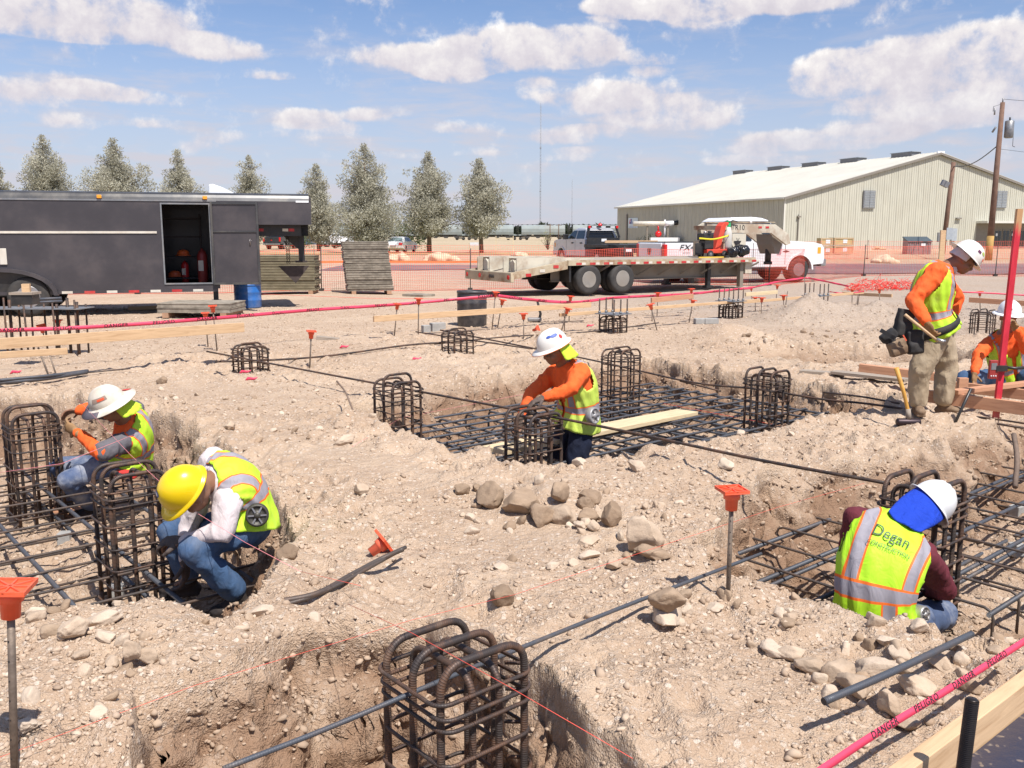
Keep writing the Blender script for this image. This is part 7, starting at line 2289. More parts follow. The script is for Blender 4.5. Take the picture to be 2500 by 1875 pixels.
# smaller loose rocks that look alike
rg = random.Random(77)
def scatter_rocks():
    meshes = []
    for k in range(6):
        for mm in ('rock_tan', 'rock_pale', 'rock_brown'):
            me = rock_mesh(60 + k, 3); me.materials.append(M[mm]); meshes.append(me)
    cent = [(1.45, 3.4, .45, 26), (1.9, 3.3, .5, 22), (.7, 5.5, .6, 22), (.25, 5.2, .6, 18), (1.0, 3.9, .3, 14), (-1.9, 3.6, .45, 16), (-.9, 3.5, .5, 12), (-1.5, 3.2, .3, 8), (5.6, 15.2, 1.0, 20), (3.7, 14.2, .8, 14), (-3.2, 9.5, .9, 12), (-1.7, 7.6, .6, 10), (1.7, 7.3, .8, 10), (-2.4, 8.8, .6, 8), (.6, 4.6, .5, 8)]
    for cx, cy, sr, n in cent:
        for k in range(n):
            x = cx + rg.gauss(0, sr * .6); y = cy + rg.gauss(0, sr * .5)
            z = gz(x, y)
            if z < -.08: continue
            s = rg.uniform(.018, .036) * (1 + .05 * y)
            o = bpy.data.objects.new('rock', rg.choice(meshes)); COL.objects.link(o)
            o.location = (x, y, z + s * .2); o.scale = (s * rg.uniform(.9, 1.4), s * rg.uniform(.8, 1.1), s * rg.uniform(.5, .9))
            o.rotation_euler = (rg.random(), rg.random(), rg.random() * 6)
            tag(o, 'loose fist sized stone lying among others on the dug soil', 'rock', 'loose small stones on the dug soil')
scatter_rocks()
# gravel: tens of thousands of pebbles, one object
def gravel():
    r_ = np.random.RandomState(5)
    base = []
    for k in range(10):
        bm = bmesh.new(); bmesh.ops.create_icosphere(bm, subdivisions=1, radius=1)
        co = np.array([v.co[:] for v in bm.verts]); fc = np.array([[v.index for v in f.verts] for f in bm.faces]); bm.free()
        for q in range(5):
            d = r_.normal(size=3); d /= np.linalg.norm(d); s = co @ d; co = co - np.clip(s - r_.uniform(.3, .7), 0, None)[:, None] * d
        base.append(co * (1 + r_.uniform(-.2, .2, size=(len(co), 1))))
    nv = len(base[0])
    N = 85000
    y = 2.3 + (r_.rand(N) ** 1.9) * 20
    x = (r_.rand(N) * 2 - 1) * (.62 * (y + .6))
    dn = vnoise2(x * .9, y * .9, 71) * .6 + vnoise2(x * 3, y * 3, 72) * .5
    keep = (dn + r_.rand(N) * .9) > .28
    x = x[keep]; y = y[keep]; n = len(x)
    z, wall, near, drop = terrain(x, y, True)
    s = np.exp(r_.normal(-5.15, .50, n)) * (1 + .06 * y); s = np.clip(s, .003, .027)
    keep = ~((drop > .45) & (r_.rand(n) < .45)) & ~((wall > .1) & (drop > .02) & (y < 11))
    x, y, z, s = x[keep], y[keep], z[keep], s[keep]
    # crumbs and clods sitting in the cut walls, on the real surface
    gm = GROUND.data; ng = len(gm.vertices); gc = np.empty(ng * 3); gm.vertices.foreach_get('co', gc); gc = gc.reshape(-1, 3)
    gd = np.empty(ng, np.float32); gm.attributes['dug'].data.foreach_get('value', gd)
    ok = np.where((gd > .05) & (gc[:, 1] > 2.2) & (gc[:, 1] < 14) & (np.abs(gc[:, 0]) < .62 * (gc[:, 1] + .6)) & (gc[:, 2] > -.62))[0]
    wgt = gc[ok, 1] ** 1.0 * (.25 + np.clip(vnoise2(gc[ok, 0] * 3, gc[ok, 1] * 3 + gc[ok, 2] * 4, 73) + .3, 0, 1)); wgt /= wgt.sum()
    pick = r_.choice(ok, 17000, p=wgt)
    nw = len(pick); q = gc[pick]
    sw = np.clip(np.exp(r_.normal(-4.75, .5, nw)) * (1 + .05 * q[:, 1]), .004, .026)
    x = np.concatenate([x, q[:, 0]]); y = np.concatenate([y, q[:, 1]]); z = np.concatenate([z, q[:, 2]]); s = np.concatenate([s, sw]); n = len(x)
    kind = r_.randint(0, 10, n)
    B = np.array(base)[kind]
    a = r_.rand(n) * 6.283; ca, sa = np.cos(a), np.sin(a)
    sc = np.stack([s * r_.uniform(.8, 1.5, n), s * r_.uniform(.7, 1.1, n), s * r_.uniform(.45, .9, n)], -1)
    P = B * sc[:, None, :]
    # tip each pebble a little
    t2 = r_.uniform(-.6, .6, n); ct, st = np.cos(t2), np.sin(t2)
    px = P[..., 0] * ct[:, None] - P[..., 2] * st[:, None]; pz = P[..., 0] * st[:, None] + P[..., 2] * ct[:, None]
    X = px * ca[:, None] - P[..., 1] * sa[:, None] + x[:, None]
    Y = px * sa[:, None] + P[..., 1] * ca[:, None] + y[:, None]
    Z = pz + (z + s * .12)[:, None]
    V = np.stack([X, Y, Z], -1).reshape(-1, 3)
    F = (fc[None] + (np.arange(n) * nv)[:, None, None]).reshape(-1, 3)
    me = mesh_from('loose_gravel', V, F.astype(np.int32))
    at = me.attributes.new('tone', 'FLOAT', 'POINT'); at.data.foreach_set('value', np.repeat(np.concatenate([r_.rand(n - nw), r_.rand(nw) * .4]), nv).astype(np.float32))
    m, t, b = newmat('gravel_stones')
    tn = t.node('ShaderNodeAttribute', attribute_name='tone').outputs['Fac']
    pos = t.node('ShaderNodeNewGeometry').outputs['Position']
    c = t.ramp(tn, [(0, (.30, .215, .15)), (.3, (.41, .305, .22)), (.75, (.50, .385, .285)), (.95, (.57, .455, .35)), (1, (.65, .55, .44))])
    c = t.mix(t.math('MULTIPLY', t.noise(pos, 60, 3), .4), c, (.45, .34, .25))
    t.put(b.inputs['Base Color'], c); b.inputs['Roughness'].default_value = .95; b.inputs['Specular IOR Level'].default_value = .15
    o = link('loose_gravel', me, m); o['kind'] = 'stuff'
    return n
gravel()

# ================================================================ people
def cloth(name, col, var=.1, dirt=0.0, dirtcol=(.35, .27, .2), bumpy=.35):
    m, t, b = newmat(name)
    pos = t.node('ShaderNodeTexCoord').outputs['Object']
    n = t.noise(pos, 6, 4, .6); f = t.noise(pos, 60, 3, .6)
    c = t.ramp(n, [(.3, tuple(q * (1 - var) for q in col)), (.7, tuple(min(1, q * (1 + var)) for q in col))])
    if dirt: c = t.mix(t.math('MULTIPLY', t.smooth(t.noise(pos, 3.5, 5, .65), .42, .66), dirt), c, dirtcol)
    t.put(b.inputs['Base Color'], c); b.inputs['Roughness'].default_value = .85
    b.inputs['Specular IOR Level'].default_value = .25
    t.put(b.inputs['Normal'], t.bump(t.math('ADD', t.math('MULTIPLY', t.noise(t.vmath('MULTIPLY', pos, (1, 1, .5)), 17, 3, .55, 1.2), 1.0), t.math('MULTIPLY', f, .12)), bumpy, .03))
    return m
M['skin'] = simple('brown_skin', (.24, .115, .065), .55, var=.1, vscale=8)
M['orange_shirt'] = cloth('orange_shirt', (.86, .125, .025), .06, .15, (.6, .2, .1))
M['grey_shirt'] = cloth('grey_tshirt', (.13, .12, .13), .12)
M['white_shirt'] = cloth('off_white_shirt', (.62, .55, .55), .06, .3, (.5, .4, .36))
M['maroon_shirt'] = cloth('maroon_shirt', (.13, .025, .035), .2)
M['navy'] = cloth('dark_navy_work_trousers', (.014, .019, .04), .2, .2, (.06, .055, .06))
M['jeans'] = cloth('blue_jeans', (.055, .105, .20), .15, .5, (.19, .21, .25))
M['jeans_dusty'] = cloth('dust_covered_jeans', (.07, .10, .18), .15, .85, (.33, .34, .37))
M['tan'] = cloth('tan_work_trousers', (.36, .28, .185), .12, .5, (.45, .37, .27))
M['glove_tan'] = cloth('tan_leather_glove', (.30, .17, .075), .15, .3)
M['glove_dark'] = cloth('dark_dirty_glove', (.10, .075, .065), .2, .4, (.2, .15, .11))
M['boot'] = cloth('dusty_leather_boot', (.16, .10, .06), .2, .6, (.34, .26, .18))
M['boot_dark'] = cloth('black_boot', (.03, .025, .025), .2, .4, (.12, .09, .07))
M['lime_cloth'] = cloth('lime_neck_cloth', (.52, .72, .05), .08)
M['blue_cloth'] = cloth('blue_neck_flap', (.012, .05, .42), .1, bumpy=.6)
M['hat_white'] = simple('scuffed_white_hard_hat', (.74, .71, .66), .32, var=.03, dirt=.25, dirtcol=(.45, .37, .28), dscale=7)
M['hat_clean'] = simple('clean_white_hard_hat', (.80, .80, .79), .25, var=.02, coat=.3)
M['hat_dusty'] = simple('dusty_cream_hard_hat', (.68, .62, .52), .5, var=.05, dirt=.55, dirtcol=(.42, .34, .25), dscale=9)
M['hat_yellow'] = simple('yellow_hard_hat', (.86, .60, .008), .28, var=.03, coat=.3)
M['painted_brim_shade'] = simple('dark_brim_shade', (.10, .085, .10), .7, var=.1)
def vest_mat(name, lime, low=False, grey=(.30, .28, .31), vert=.105, bz=.17):
    m, t, b = newmat(name)
    at = t.node('ShaderNodeAttribute', attribute_name='tor').outputs['Vector']
    u, v, w_ = t.sep(at)
    pos = t.node('ShaderNodeTexCoord').outputs['Object']
    def near(x, c, hw): return t.math('LESS_THAN', t.math('ABSOLUTE', t.math('SUBTRACT', x, c)), hw)
    au = t.math('ABSOLUTE', u)
    vc = t.math('ADD', vert - .02, t.math('MULTIPLY', v, .035))
    above = t.math('GREATER_THAN', v, bz)
    dv = t.math('ABSOLUTE', t.math('SUBTRACT', au, vc))
    s1 = t.math('MULTIPLY', t.math('LESS_THAN', dv, .033), above)
    s0 = t.math('MULTIPLY', t.math('LESS_THAN', dv, .024), above)
    b1 = near(v, bz, .038); b0 = near(v, bz, .027)
    if low:
        lw = t.math('LESS_THAN', v, bz)
        s1 = t.math('MAXIMUM', s1, t.math('MULTIPLY', near(u, .05, .033), lw)); s0 = t.math('MAXIMUM', s0, t.math('MULTIPLY', near(u, .05, .024), lw))
    n = t.noise(pos, 5, 4, .6)
    c = t.ramp(n, [(.3, tuple(q * .9 for q in lime)), (.7, lime)])
    c = t.mix(t.math('MULTIPLY', t.smooth(n, .5, .7), .2), c, (.5, .5, .2))
    c = t.mix(s1, c, (.88, .17, .02)); c = t.mix(s0, c, grey)
    c = t.mix(b1, c, (.88, .17, .02)); c = t.mix(b0, c, grey)
    t.put(b.inputs['Base Color'], c); b.inputs['Roughness'].default_value = .7
    t.put(b.inputs['Normal'], t.bump(t.noise(t.vmath('MULTIPLY', pos, (1, 1, .5)), 11, 3, .5, 1.0), .45, .03))
    return m
M['vest'] = vest_mat('lime_safety_vest', (.50, .78, .03))
M['vest_low'] = vest_mat('bright_lime_safety_vest', (.46, .82, .02), True, vert=.132, bz=.25)
M['vest_faded'] = vest_mat('faded_lime_safety_vest', (.56, .72, .10))
PROF = [(0, .172, .128), (.12, .168, .125), (.28, .158, .118), (.45, .168, .122), (.62, .182, .126), (.76, .190, .118), (.86, .176, .100), (.93, .130, .080), (.975, .085, .066), (1.0, .066, .062)]
def prof_at(t):
    for i in range(len(PROF) - 1):
        if t <= PROF[i + 1][0]:
            k = (t - PROF[i][0]) / (PROF[i + 1][0] - PROF[i][0]); k = k * k * (3 - 2 * k)
            return PROF[i][1] + (PROF[i + 1][1] - PROF[i][1]) * k, PROF[i][2] + (PROF[i + 1][2] - PROF[i][2]) * k
    return PROF[-1][1:]
class Torso:
    def __init__(s, P, Mi, N, facing, wide=1.0, fat=1.0):
        s.P, s.M, s.N = Vector(P), Vector(Mi), Vector(N); s.wide = wide; s.fat = fat
        s.f = Vector(facing).normalized()
        s.L = (s.M - s.P).length + (s.N - s.M).length
    def C(s, t):
        Q = s.M * 2 - (s.P + s.N) * .5
        return s.P * (1 - t) ** 2 + Q * (2 * t * (1 - t)) + s.N * t * t
    def fr(s, t):
        a = (s.C(min(1, t + .02)) - s.C(max(0, t - .02))).normalized()
        f = (s.f - a * s.f.dot(a)).normalized()
        return a, f, f.cross(a)                     # axis, forward, right
    def surf(s, t, th, k=1.0, off=0.0):
        a, f, r = s.fr(t); w_, d = prof_at(t)
        w_ = w_ * s.wide * k + off; d = d * k * s.fat + off
        ct, st = math.cos(th), math.sin(th)
        e = 2 / 2.4
        return s.C(t) + r * (w_ * math.copysign(abs(st) ** e, st)) + f * (d * math.copysign(abs(ct) ** e, ct))
    def loft(s, mb, k=1.0, off=0.0, t0=0.0, t1=1.0, nt=18, na=28):
        V = [s.surf(t0 + (t1 - t0) * i / nt, 2 * math.pi * j / na, k, off) for i in range(nt + 1) for j in range(na)]
        F = [(i * na + j, i * na + (j + 1) % na, (i + 1) * na + (j + 1) % na, (i + 1) * na + j) for i in range(nt) for j in range(na)]
        F += [tuple(range(na))[::-1], tuple(nt * na + j for j in range(na))]
        mb.add(V, F, True)
    def shoulder(s, side): 
        a, f, r = s.fr(.82)
        return s.C(.84) + r * (side * .168 * s.wide)
def limb(mb, pts, rad, n=12):
    for i in range(len(pts) - 1): mb.tube([pts[i], pts[i + 1]], [rad[i], rad[i + 1]], n)
    for p, r in zip(pts, rad): mb.ell(p, (r, r, r), n, 8)
def basis(fwd, up):
    f = Vector(fwd).normalized(); u = Vector(up); u = (u - f * u.dot(f)).normalized()
    return Matrix((f.cross(u), f, u)).transposed()      # x right, y forward, z up
def hand(mb, wr_, d, nrm, curl=.8, side=1, sc=1.0):
    d = Vector(d).normalized(); n = Vector(nrm); n = (n - d * n.dot(d)).normalized(); x = d.cross(n)
    Mx = Matrix((x, d, n)).transposed()
    mb.ell(wr_ + d * .045 * sc, (.043 * sc, .055 * sc, .019 * sc), 14, 10, Mx)
    mb.ell(wr_ + d * .012 * sc, (.030 * sc, .035 * sc, .022 * sc), 12, 8, Mx)
    for k in range(4):
        p = wr_ + d * .082 * sc + x * ((k - 1.5) * .0215 * sc); ln = (.040, .045, .042, .034)[k] * sc; a = .25
        dd = d.copy(); r = .0105 * sc
        for q in range(3):
            a += curl * (.75 if q else .45)
            e = (d * math.cos(a) + n * math.sin(a)).normalized()
            l2 = ln * (1, .7, .55)[q]
            mb.tube([p, p + e * l2], [r, r * .9], 8); mb.ell(p + e * l2, (r * .92,) * 3, 8, 6); p = p + e * l2; r *= .92
    p = wr_ + d * .02 * sc + x * (side * .036 * sc)
    e = (x * side * .75 + d * .6 + n * .35).normalized()
    mb.tube([p, p + e * .042 * sc], [.014 * sc, .0115 * sc], 8); mb.ell(p + e * .042 * sc, (.0118 * sc,) * 3, 8, 6)
    p2 = p + e * .042 * sc; e2 = (d * .7 + n * .6 + x * side * .1).normalized()
    mb.tube([p2, p2 + e2 * .03 * sc], [.0115 * sc, .0095 * sc], 8); mb.ell(p2 + e2 * .03 * sc, (.0095 * sc,) * 3, 8, 6)
def head_parts(mb, c, B):
    e = lambda o, r: mb.ell(c + B @ Vector(o), r, 16, 12, B)
    e((0, -.012, .03), (.076, .095, .088)); e((0, .022, -.028), (.062, .070, .080)); e((0, .050, -.075), (.038, .034, .028))
    e((0, .094, -.018), (.014, .020, .020)); e((0, .086, .004), (.010, .014, .026)); e((0, .076, .026), (.056, .018, .013))
    e((0, .084, -.052), (.024, .012, .007)); e((0, .080, -.064), (.020, .012, .008))
    for s in (-1, 1):
        e((s * .076, -.008, -.005), (.010, .020, .032)); e((s * .045, .055, -.032), (.024, .026, .026)); e((s * .030, .080, .006), (.012, .009, .008))
def hat(t_, c, B, mat, brim=.035, peak=.03, ridge=3, sc=1.0, label=None, hs=.135, drop=0.0):
    """hard hat: shell with brim; c = centre of the rim"""
    n = 48; V = []; F = []
    rows = []
    for k in range(13):
        a = math.pi / 2 * k / 12
        rows.append((math.cos(a) ** .85, math.sin(a) * hs))
    ax, ay = .112 * sc, .138 * sc
    for r, z in rows[::1]:
        for j in range(n):
            th = 2 * math.pi * j / n
            x = math.sin(th) * ax * r; y = math.cos(th) * ay * r
            bz = 0
            if ridge:
                for q in range(ridge):
                    xo = (q - (ridge - 1) / 2) * .032
                    bz += .005 * math.exp(-((x - xo) / .009) ** 2) * min(1, z / hs * 1.6) * (1 if abs(y) < .11 else 0)
            V.append(c + B @ Vector((x, y, z * sc + bz)))
    m = len(rows)
    for i in range(m - 1):
        for j in range(n): F.append((i * n + j, i * n + (j + 1) % n, (i + 1) * n + (j + 1) % n, (i + 1) * n + j))
    b = MB(); b.add(V, F, True); sh = b.build('hat_shell', M[mat], t_, fix=False)
    V = []; F = []
    for k, (dr, dz) in enumerate(((-.004, .010), (0, .004), (.4, -.004), (1.0, -.010), (1.0, -.015), (.4, -.010), (-.01, -.004))):
        for j in range(n):
            th = 2 * math.pi * j / n; fw = max(0, math.cos(th))
            bw = brim + peak * fw ** 2
            w_ = dr * bw if dr > .1 else dr
            dd = dz - (drop * dr if dr > .1 else 0) 
            V.append(c + B @ Vector((math.sin(th) * (ax + w_), math.cos(th) * (ay + w_), dd)))
    for i in range(6):
        for j in range(n): F.append((i * n + j, i * n + (j + 1) % n, (i + 1) * n + (j + 1) % n, (i + 1) * n + j))
    b = MB(); b.add(V, F, True); b.build('hat_brim', M[mat], t_)
    def spt(az, elv, off=.0022):
        a = elv; r = math.cos(a) ** .85
        return c + B @ Vector((math.sin(az) * (ax * r + off), math.cos(az) * (ay * r + off), math.sin(a) * hs * sc + off * math.sin(a)))
    return spt, sh
def sticker(t_, spt, az, elv, w_, h, m, name='hat_sticker', n=6, round_=False):
    V = []; F = []
    for i in range(n + 1):
        for j in range(n + 1):
            u = -1 + 2 * i / n; v = -1 + 2 * j / n
            if round_: 
                k = math.sqrt(max(1e-9, u * u + v * v)); mk = max(abs(u), abs(v)) / k; u *= mk; v *= mk
            V.append(spt(az + u * w_ / max(.3, math.cos(elv)), elv + v * h))
    for i in range(n):
        for j in range(n): a = i * (n + 1) + j; F.append((a, a + 1, a + n + 2, a + n + 1))
    b = MB(); b.add(V, F, True); return b.build(name, m, t_)
def flap(t_, c, B, T, mat, r0=.105, r1=.15, z1=-.17, a0=-105, a1=105, name='neck_flap', back=.03):
    V = []; F = []; n = 22; m = 9
    for k in range(m + 1):
        q = k / m; r = r0 + (r1 - r0) * q ** 1.2
        for j in range(n + 1):
            th = math.pi + R(a0 + (a1 - a0) * j / n)
            rr = r * (1 + .05 * math.sin(j * 1.9) * q)
            V.append(c + B @ Vector((math.sin(th) * rr * .92, math.cos(th) * (rr + .02) - back * q, .0 + z1 * q * (.75 + .25 * -math.cos(th)))))
    for k in range(m):
        for j in range(n): a = k * (n + 1) + j; F.append((a, a + 1, a + n + 2, a + n + 1))
    b = MB(); b.add(V, F, True); o = b.build(name, M[mat], t_)
    md = o.modifiers.new('s', 'SOLIDIFY'); md.thickness = .004
def person(label, S):
    org = Vector((S['P'].x, S['P'].y, min(a.z for a in (S['AL'], S['AR'])) - .08))
    t_ = thing('person', label, 'person', org)
    sh = lambda v: Vector(v) - org
    P, Mi, N = sh(S['P']), sh(S['M']), sh(S['N'])
    T = Torso(P, Mi, N, S['face'], S.get('wide', 1), S.get('fat', 1))
    SR, SL = T.shoulder(1), T.shoulder(-1)
    ER, EL, WR, WL = (sh(S[k]) for k in ('ER', 'EL', 'WR', 'WL'))
    a, f, r = T.fr(0.02)
    if 'hipdir' in S: r = Vector(S['hipdir']).normalized()
    HR, HL = P + r * .09, P - r * .09
    KR, KL, AR, AL = (sh(S[k]) for k in ('KR', 'KL', 'AR', 'AL'))
    hc = sh(S['H']); B = basis(S['hf'], S['hu'])
    # body: one continuous figure
    mb = MB(); T.loft(mb, .86, 0, 0, .99)
    limb(mb, [T.C(.93), (T.C(1.0) + hc) / 2, hc + B @ Vector((0, -.02, -.03))], [.062, .058, .056])
    head_parts(mb, hc, B)
    for s_, e_, w_ in ((SR, ER, WR), (SL, EL, WL)):
        limb(mb, [s_, e_, w_], [.050, .040, .029])
    hr, hl = S['handR'], S['handL']
    hand(mb, WR, hr[0], hr[1], hr[2], -1, .93); hand(mb, WL, hl[0], hl[1], hl[2], 1, .93)
    for h_, k_, a_ in ((HR, KR, AR), (HL, KL, AL)): limb(mb, [h_, k_, a_], [.078, .052, .038])
    remesh(mb, .0085, 1, name='body', m=M['skin'], parent=t_)
    # shirt with sleeves
    mb = MB(); T.loft(mb, 1.0, 0, .0, .985)
    sl = S.get('sleeve', 1.0)
    for s_, e_, w_ in ((SR, ER, WR), (SL, EL, WL)):
        limb(mb, [s_, s_.lerp(e_, .5), e_, e_.lerp(w_, .55), w_.lerp(e_, .10)], [.076 * sl, .067 * sl, .057 * sl, .047 * sl, .038 * sl])
    remesh(mb, .011, 3, name='shirt', m=M[S['shirt']], parent=t_, wr=.0095, wscale=17, seed=S.get('seed', 1))
    if 'oversleeve' in S:                     # short sleeves worn over the long ones
        mb = MB()
        for s_, e_ in ((SR, ER), (SL, EL)): limb(mb, [s_, s_.lerp(e_, .5), s_.lerp(e_, .93)], [.084, .078, .072])
        remesh(mb, .011, 2, name='short_sleeves', m=M[S['oversleeve']], parent=t_, wr=.009, wscale=17, seed=5)
    # trousers
    mb = MB()
    mb.ell(P + a * .02, (.165, .125, .13), 16, 12, Matrix((r, (a.cross(r)), a)).transposed())
    lg = S.get('leg', 1.0)
    for h_, k_, a_ in ((HR, KR, AR), (HL, KL, AL)):
        limb(mb, [h_, h_.lerp(k_, .5), k_, k_.lerp(a_, .5), a_.lerp(k_, .12)], [.100 * lg, .090 * lg, .074 * lg, .068 * lg, .066 * lg])
    remesh(mb, .012, 3, name='trousers', m=M[S['pants']], parent=t_, wr=.012, wscale=12, seed=S.get('seed', 1) + 3)
    # boots
    for a_, k_, td in ((AR, KR, S['toeR']), (AL, KL, S['toeL'])):
        mb = MB(); td = Vector(td).normalized(); Bb = basis(td, (0, 0, 1))
        ak = a_ + Vector((0, 0, -.02))
        limb(mb, [a_ + (k_ - a_).normalized() * .05, ak], [.052, .048])
        mb.ell(ak + Bb @ Vector((0, .035, -.035)), (.046, .085, .042), 14, 10, Bb); mb.ell(ak + Bb @ Vector((0, .115, -.045)), (.048, .065, .034), 14, 10, Bb); mb.ell(ak + Bb @ Vector((0, -.03, -.05)), (.038, .04, .035), 12, 8, Bb)
        mb.box(ak + Bb @ Vector((0, .055, -.078)), (.078, .22, .018), M=Bb)
        remesh(mb, .008, 2, name='boot', m=M[S.get('boot', 'boot')], parent=t_)
    # gloves
    for w_, hh, sd, e_, g in ((WR, hr, -1, ER, S['gloveR']), (WL, hl, 1, EL, S['gloveL'])):
        if not g: continue
        mb = MB(); hand(mb, w_, hh[0], hh[1], hh[2], sd, 1.12); limb(mb, [w_ + (e_ - w_).normalized() * .045, w_], [.036, .032])
        remesh(mb, .0055, 1, name='glove', m=M[g], parent=t_)
    # vest: open at the front, stripes follow the cloth
    if S.get('vest'):
        nt, na = 34, 96; t0, t1 = S.get('hem', -.0), S.get('top', .955)
        V = []; A = []; F = []
        for i in range(nt + 1):
            tt = t0 + (t1 - t0) * i / nt
            fl = .016 + .016 * max(0, 1 - tt / .25)
            for j in range(na):
                th = 2 * math.pi * j / na
                wv = .006 * math.sin(j * .55 + i * .4) * max(0, 1 - tt / .5) + .004 * math.sin(j * .9 - i * .35)
                p = T.surf(max(0, tt), th, 1.035, fl + wv)
                if tt < 0: p = p + T.fr(0)[0] * (tt * T.L)
                V.append(p); w_ = prof_at(max(0, tt))[0] * T.wide
                A += [math.copysign(abs(math.sin(th)) ** .83, math.sin(th)) * w_, tt * T.L, math.cos(th)]
        for i in range(nt):
            tt = t0 + (t1 - t0) * (i + .5) / nt
            for j in range(na):
                th = 2 * math.pi * (j + .5) / na
                uu = math.sin(th) * prof_at(max(0, tt))[0]
                if math.cos(th) > 0 and abs(uu) < S.get('vneck', .0) + max(0, (tt - S.get('vstart', .55))) * .30: continue
                if .60 < tt < .86 and abs(math.sin(th)) > .985 - .05 * math.sin((tt - .6) / .26 * math.pi): continue
                F.append((i * na + j, i * na + (j + 1) % na, (i + 1) * na + (j + 1) % na, (i + 1) * na + j))
        b = MB(); b.add(V, F, True); me = b.mesh('vest', False)
        at = me.attributes.new('tor', 'FLOAT_VECTOR', 'POINT'); at.data.foreach_set('vector', np.array(A, np.float32))
        o = link('vest', me, M[S['vest']], t_)
        md = o.modifiers.new('s', 'SOLIDIFY'); md.thickness = .006; md.offset = 1
    # hat and extras
    hc2 = hc + B @ Vector((0, -.005, .055))
    spt, shl = hat(t_, hc2, basis(S.get('hatf', S['hf']), S.get('hatu', S['hu'])), S['hat'], S.get('brim', .04), S.get('peak', .0), S.get('ridge', 3), drop=S.get('drop', 0))
    HB = basis(S.get('hatf', S['hf']), S.get('hatu', S['hu']))
    if S.get('flap'): flap(t_, hc2, HB, T, S['flap'], **S.get('flapk', {}))
    return t_, T, org, hc, B, spt, hc2, HB
def reel(label, pos, nrm, m, r=.062):
    """flat reel of tie wire worn on the belt"""
    t_ = thing('wire_reel', label, 'wire reel', pos, 0, 'tie wire reels worn on the belt')
    n = Vector(nrm).normalized(); x, y, _ = frame_z(n)
    b = MB(); b.lathe([(0, -.03), (r * .9, -.03), (r, -.024), (r, .024), (r * .9, .03), (r * .78, .03), (r * .76, .022), (r * .3, .022), (r * .28, .034), (0, .034)], (0, 0, 0), n, 28, cap=False); b.build('reel_case', m, t_)
    for k in range(3):
        a = k * math.pi / 3; b = MB(); d = x * math.cos(a) + y * math.sin(a)
        b.beam(n * .027 - d * r * .8, n * .027 + d * r * .8, .008, .008, up=n); b.build('spoke', M['chrome'], t_)
    return t_
def XY(px, py, Y): return D(px, py, Y)
# the man at the centre cage
p1 = dict(P=D(1407, 1030, 7.85), M=D(1407, 960, 7.82), N=D(1374, 884, 7.78), face=(-.84, -.55, -.1), wide=1.08, fat=1.12,
    EL=D(1392, 950, 7.40), WL=D(1328, 972, 7.36), ER=D(1298, 956, 7.78), WR=D(1272, 1022, 7.68),
    handL=((-1, -.1, -.35), (0, .1, -1), .55), handR=((-.25, -.1, -1), (-.5, -.7, -.1), .7), gloveL='glove_dark', gloveR='glove_dark',
    KL=D(1405, 1135, 7.72), KR=D(1362, 1130, 7.98), AL=Vector((D(1415, 1135, 7.8).x, 7.85, -.53)), AR=Vector((D(1375, 1130, 8.0).x, 8.1, -.53)), toeL=(-1, -.3, 0), toeR=(-1, -.3, 0),
    H=D(1353, 857, 7.66), hf=(-.86, -.38, -.36), hu=(-.3, -.1, 1), hatf=(-.90, -.38, -.42), hatu=(-.28, -.12, .95), hat='hat_white', brim=.030, peak=.03, ridge=1, shirt='orange_shirt', pants='navy', boot='boot_dark', vest='vest_faded', vneck=.008, vstart=.42, hem=-.06,
    flap='lime_cloth', flapk=dict(r0=.105, r1=.155, z1=-.17, a0=-80, a1=88, back=.0), seed=3, leg=1.12)
w_, T1, o1, hc, B, spt, hc2, HB = person('man in orange shirt and faded lime vest standing in the centre pit, tying a cage', p1)
b = MB(); 
for s in (-1, 1): b.ell(hc + B @ Vector((s * .032, .088, .006)), (.028, .008, .017), 12, 8, B)
b.tube([hc + B @ Vector((-.07, .03, .012)), hc + B @ Vector((-.055, .085, .012)), hc + B @ Vector((.055, .085, .012)), hc + B @ Vector((.07, .03, .012))], .004, 5)
b.build('sunglasses', M['glass'], w_)
blue = simple('blue_print', (.03, .08, .35), .5, var=.1); redp = simple('red_print', (.6, .05, .04), .5, var=.1); grn = simple('green_print', (.35, .45, .10), .5, var=.1)
sticker(w_, spt, -2.0 + .35, .75, .22, .13, blue, round_=True); sticker(w_, spt, -1.15 - .35 + .3, .80, .16, .10, blue, round_=True); sticker(w_, spt, -2.05, .48, .11, .15, redp, round_=True)
b = MB(); n = 48
V = []
for dz in (-.0155, -.0105):
    for j in range(n):
        th = 2 * math.pi * j / n; bw = .030 + .03 * max(0, math.cos(th)) ** 2 + .0025
        V.append(hc2 + HB @ Vector((math.sin(th) * (.112 + bw), math.cos(th) * (.138 + bw), dz)))
b.add(V, [(j, (j + 1) % n, n + (j + 1) % n, n + j) for j in range(n)], True); b.build('brim_edge', simple('orange_edge', (.85, .22, .05), .5), w_)
reel('grey tie wire reel on the hip of the man in the orange shirt', D(1447, 1015, 7.62), (.75, -.65, .1), simple('grey_reel', (.34, .33, .33), .45, .3, .1), .072)
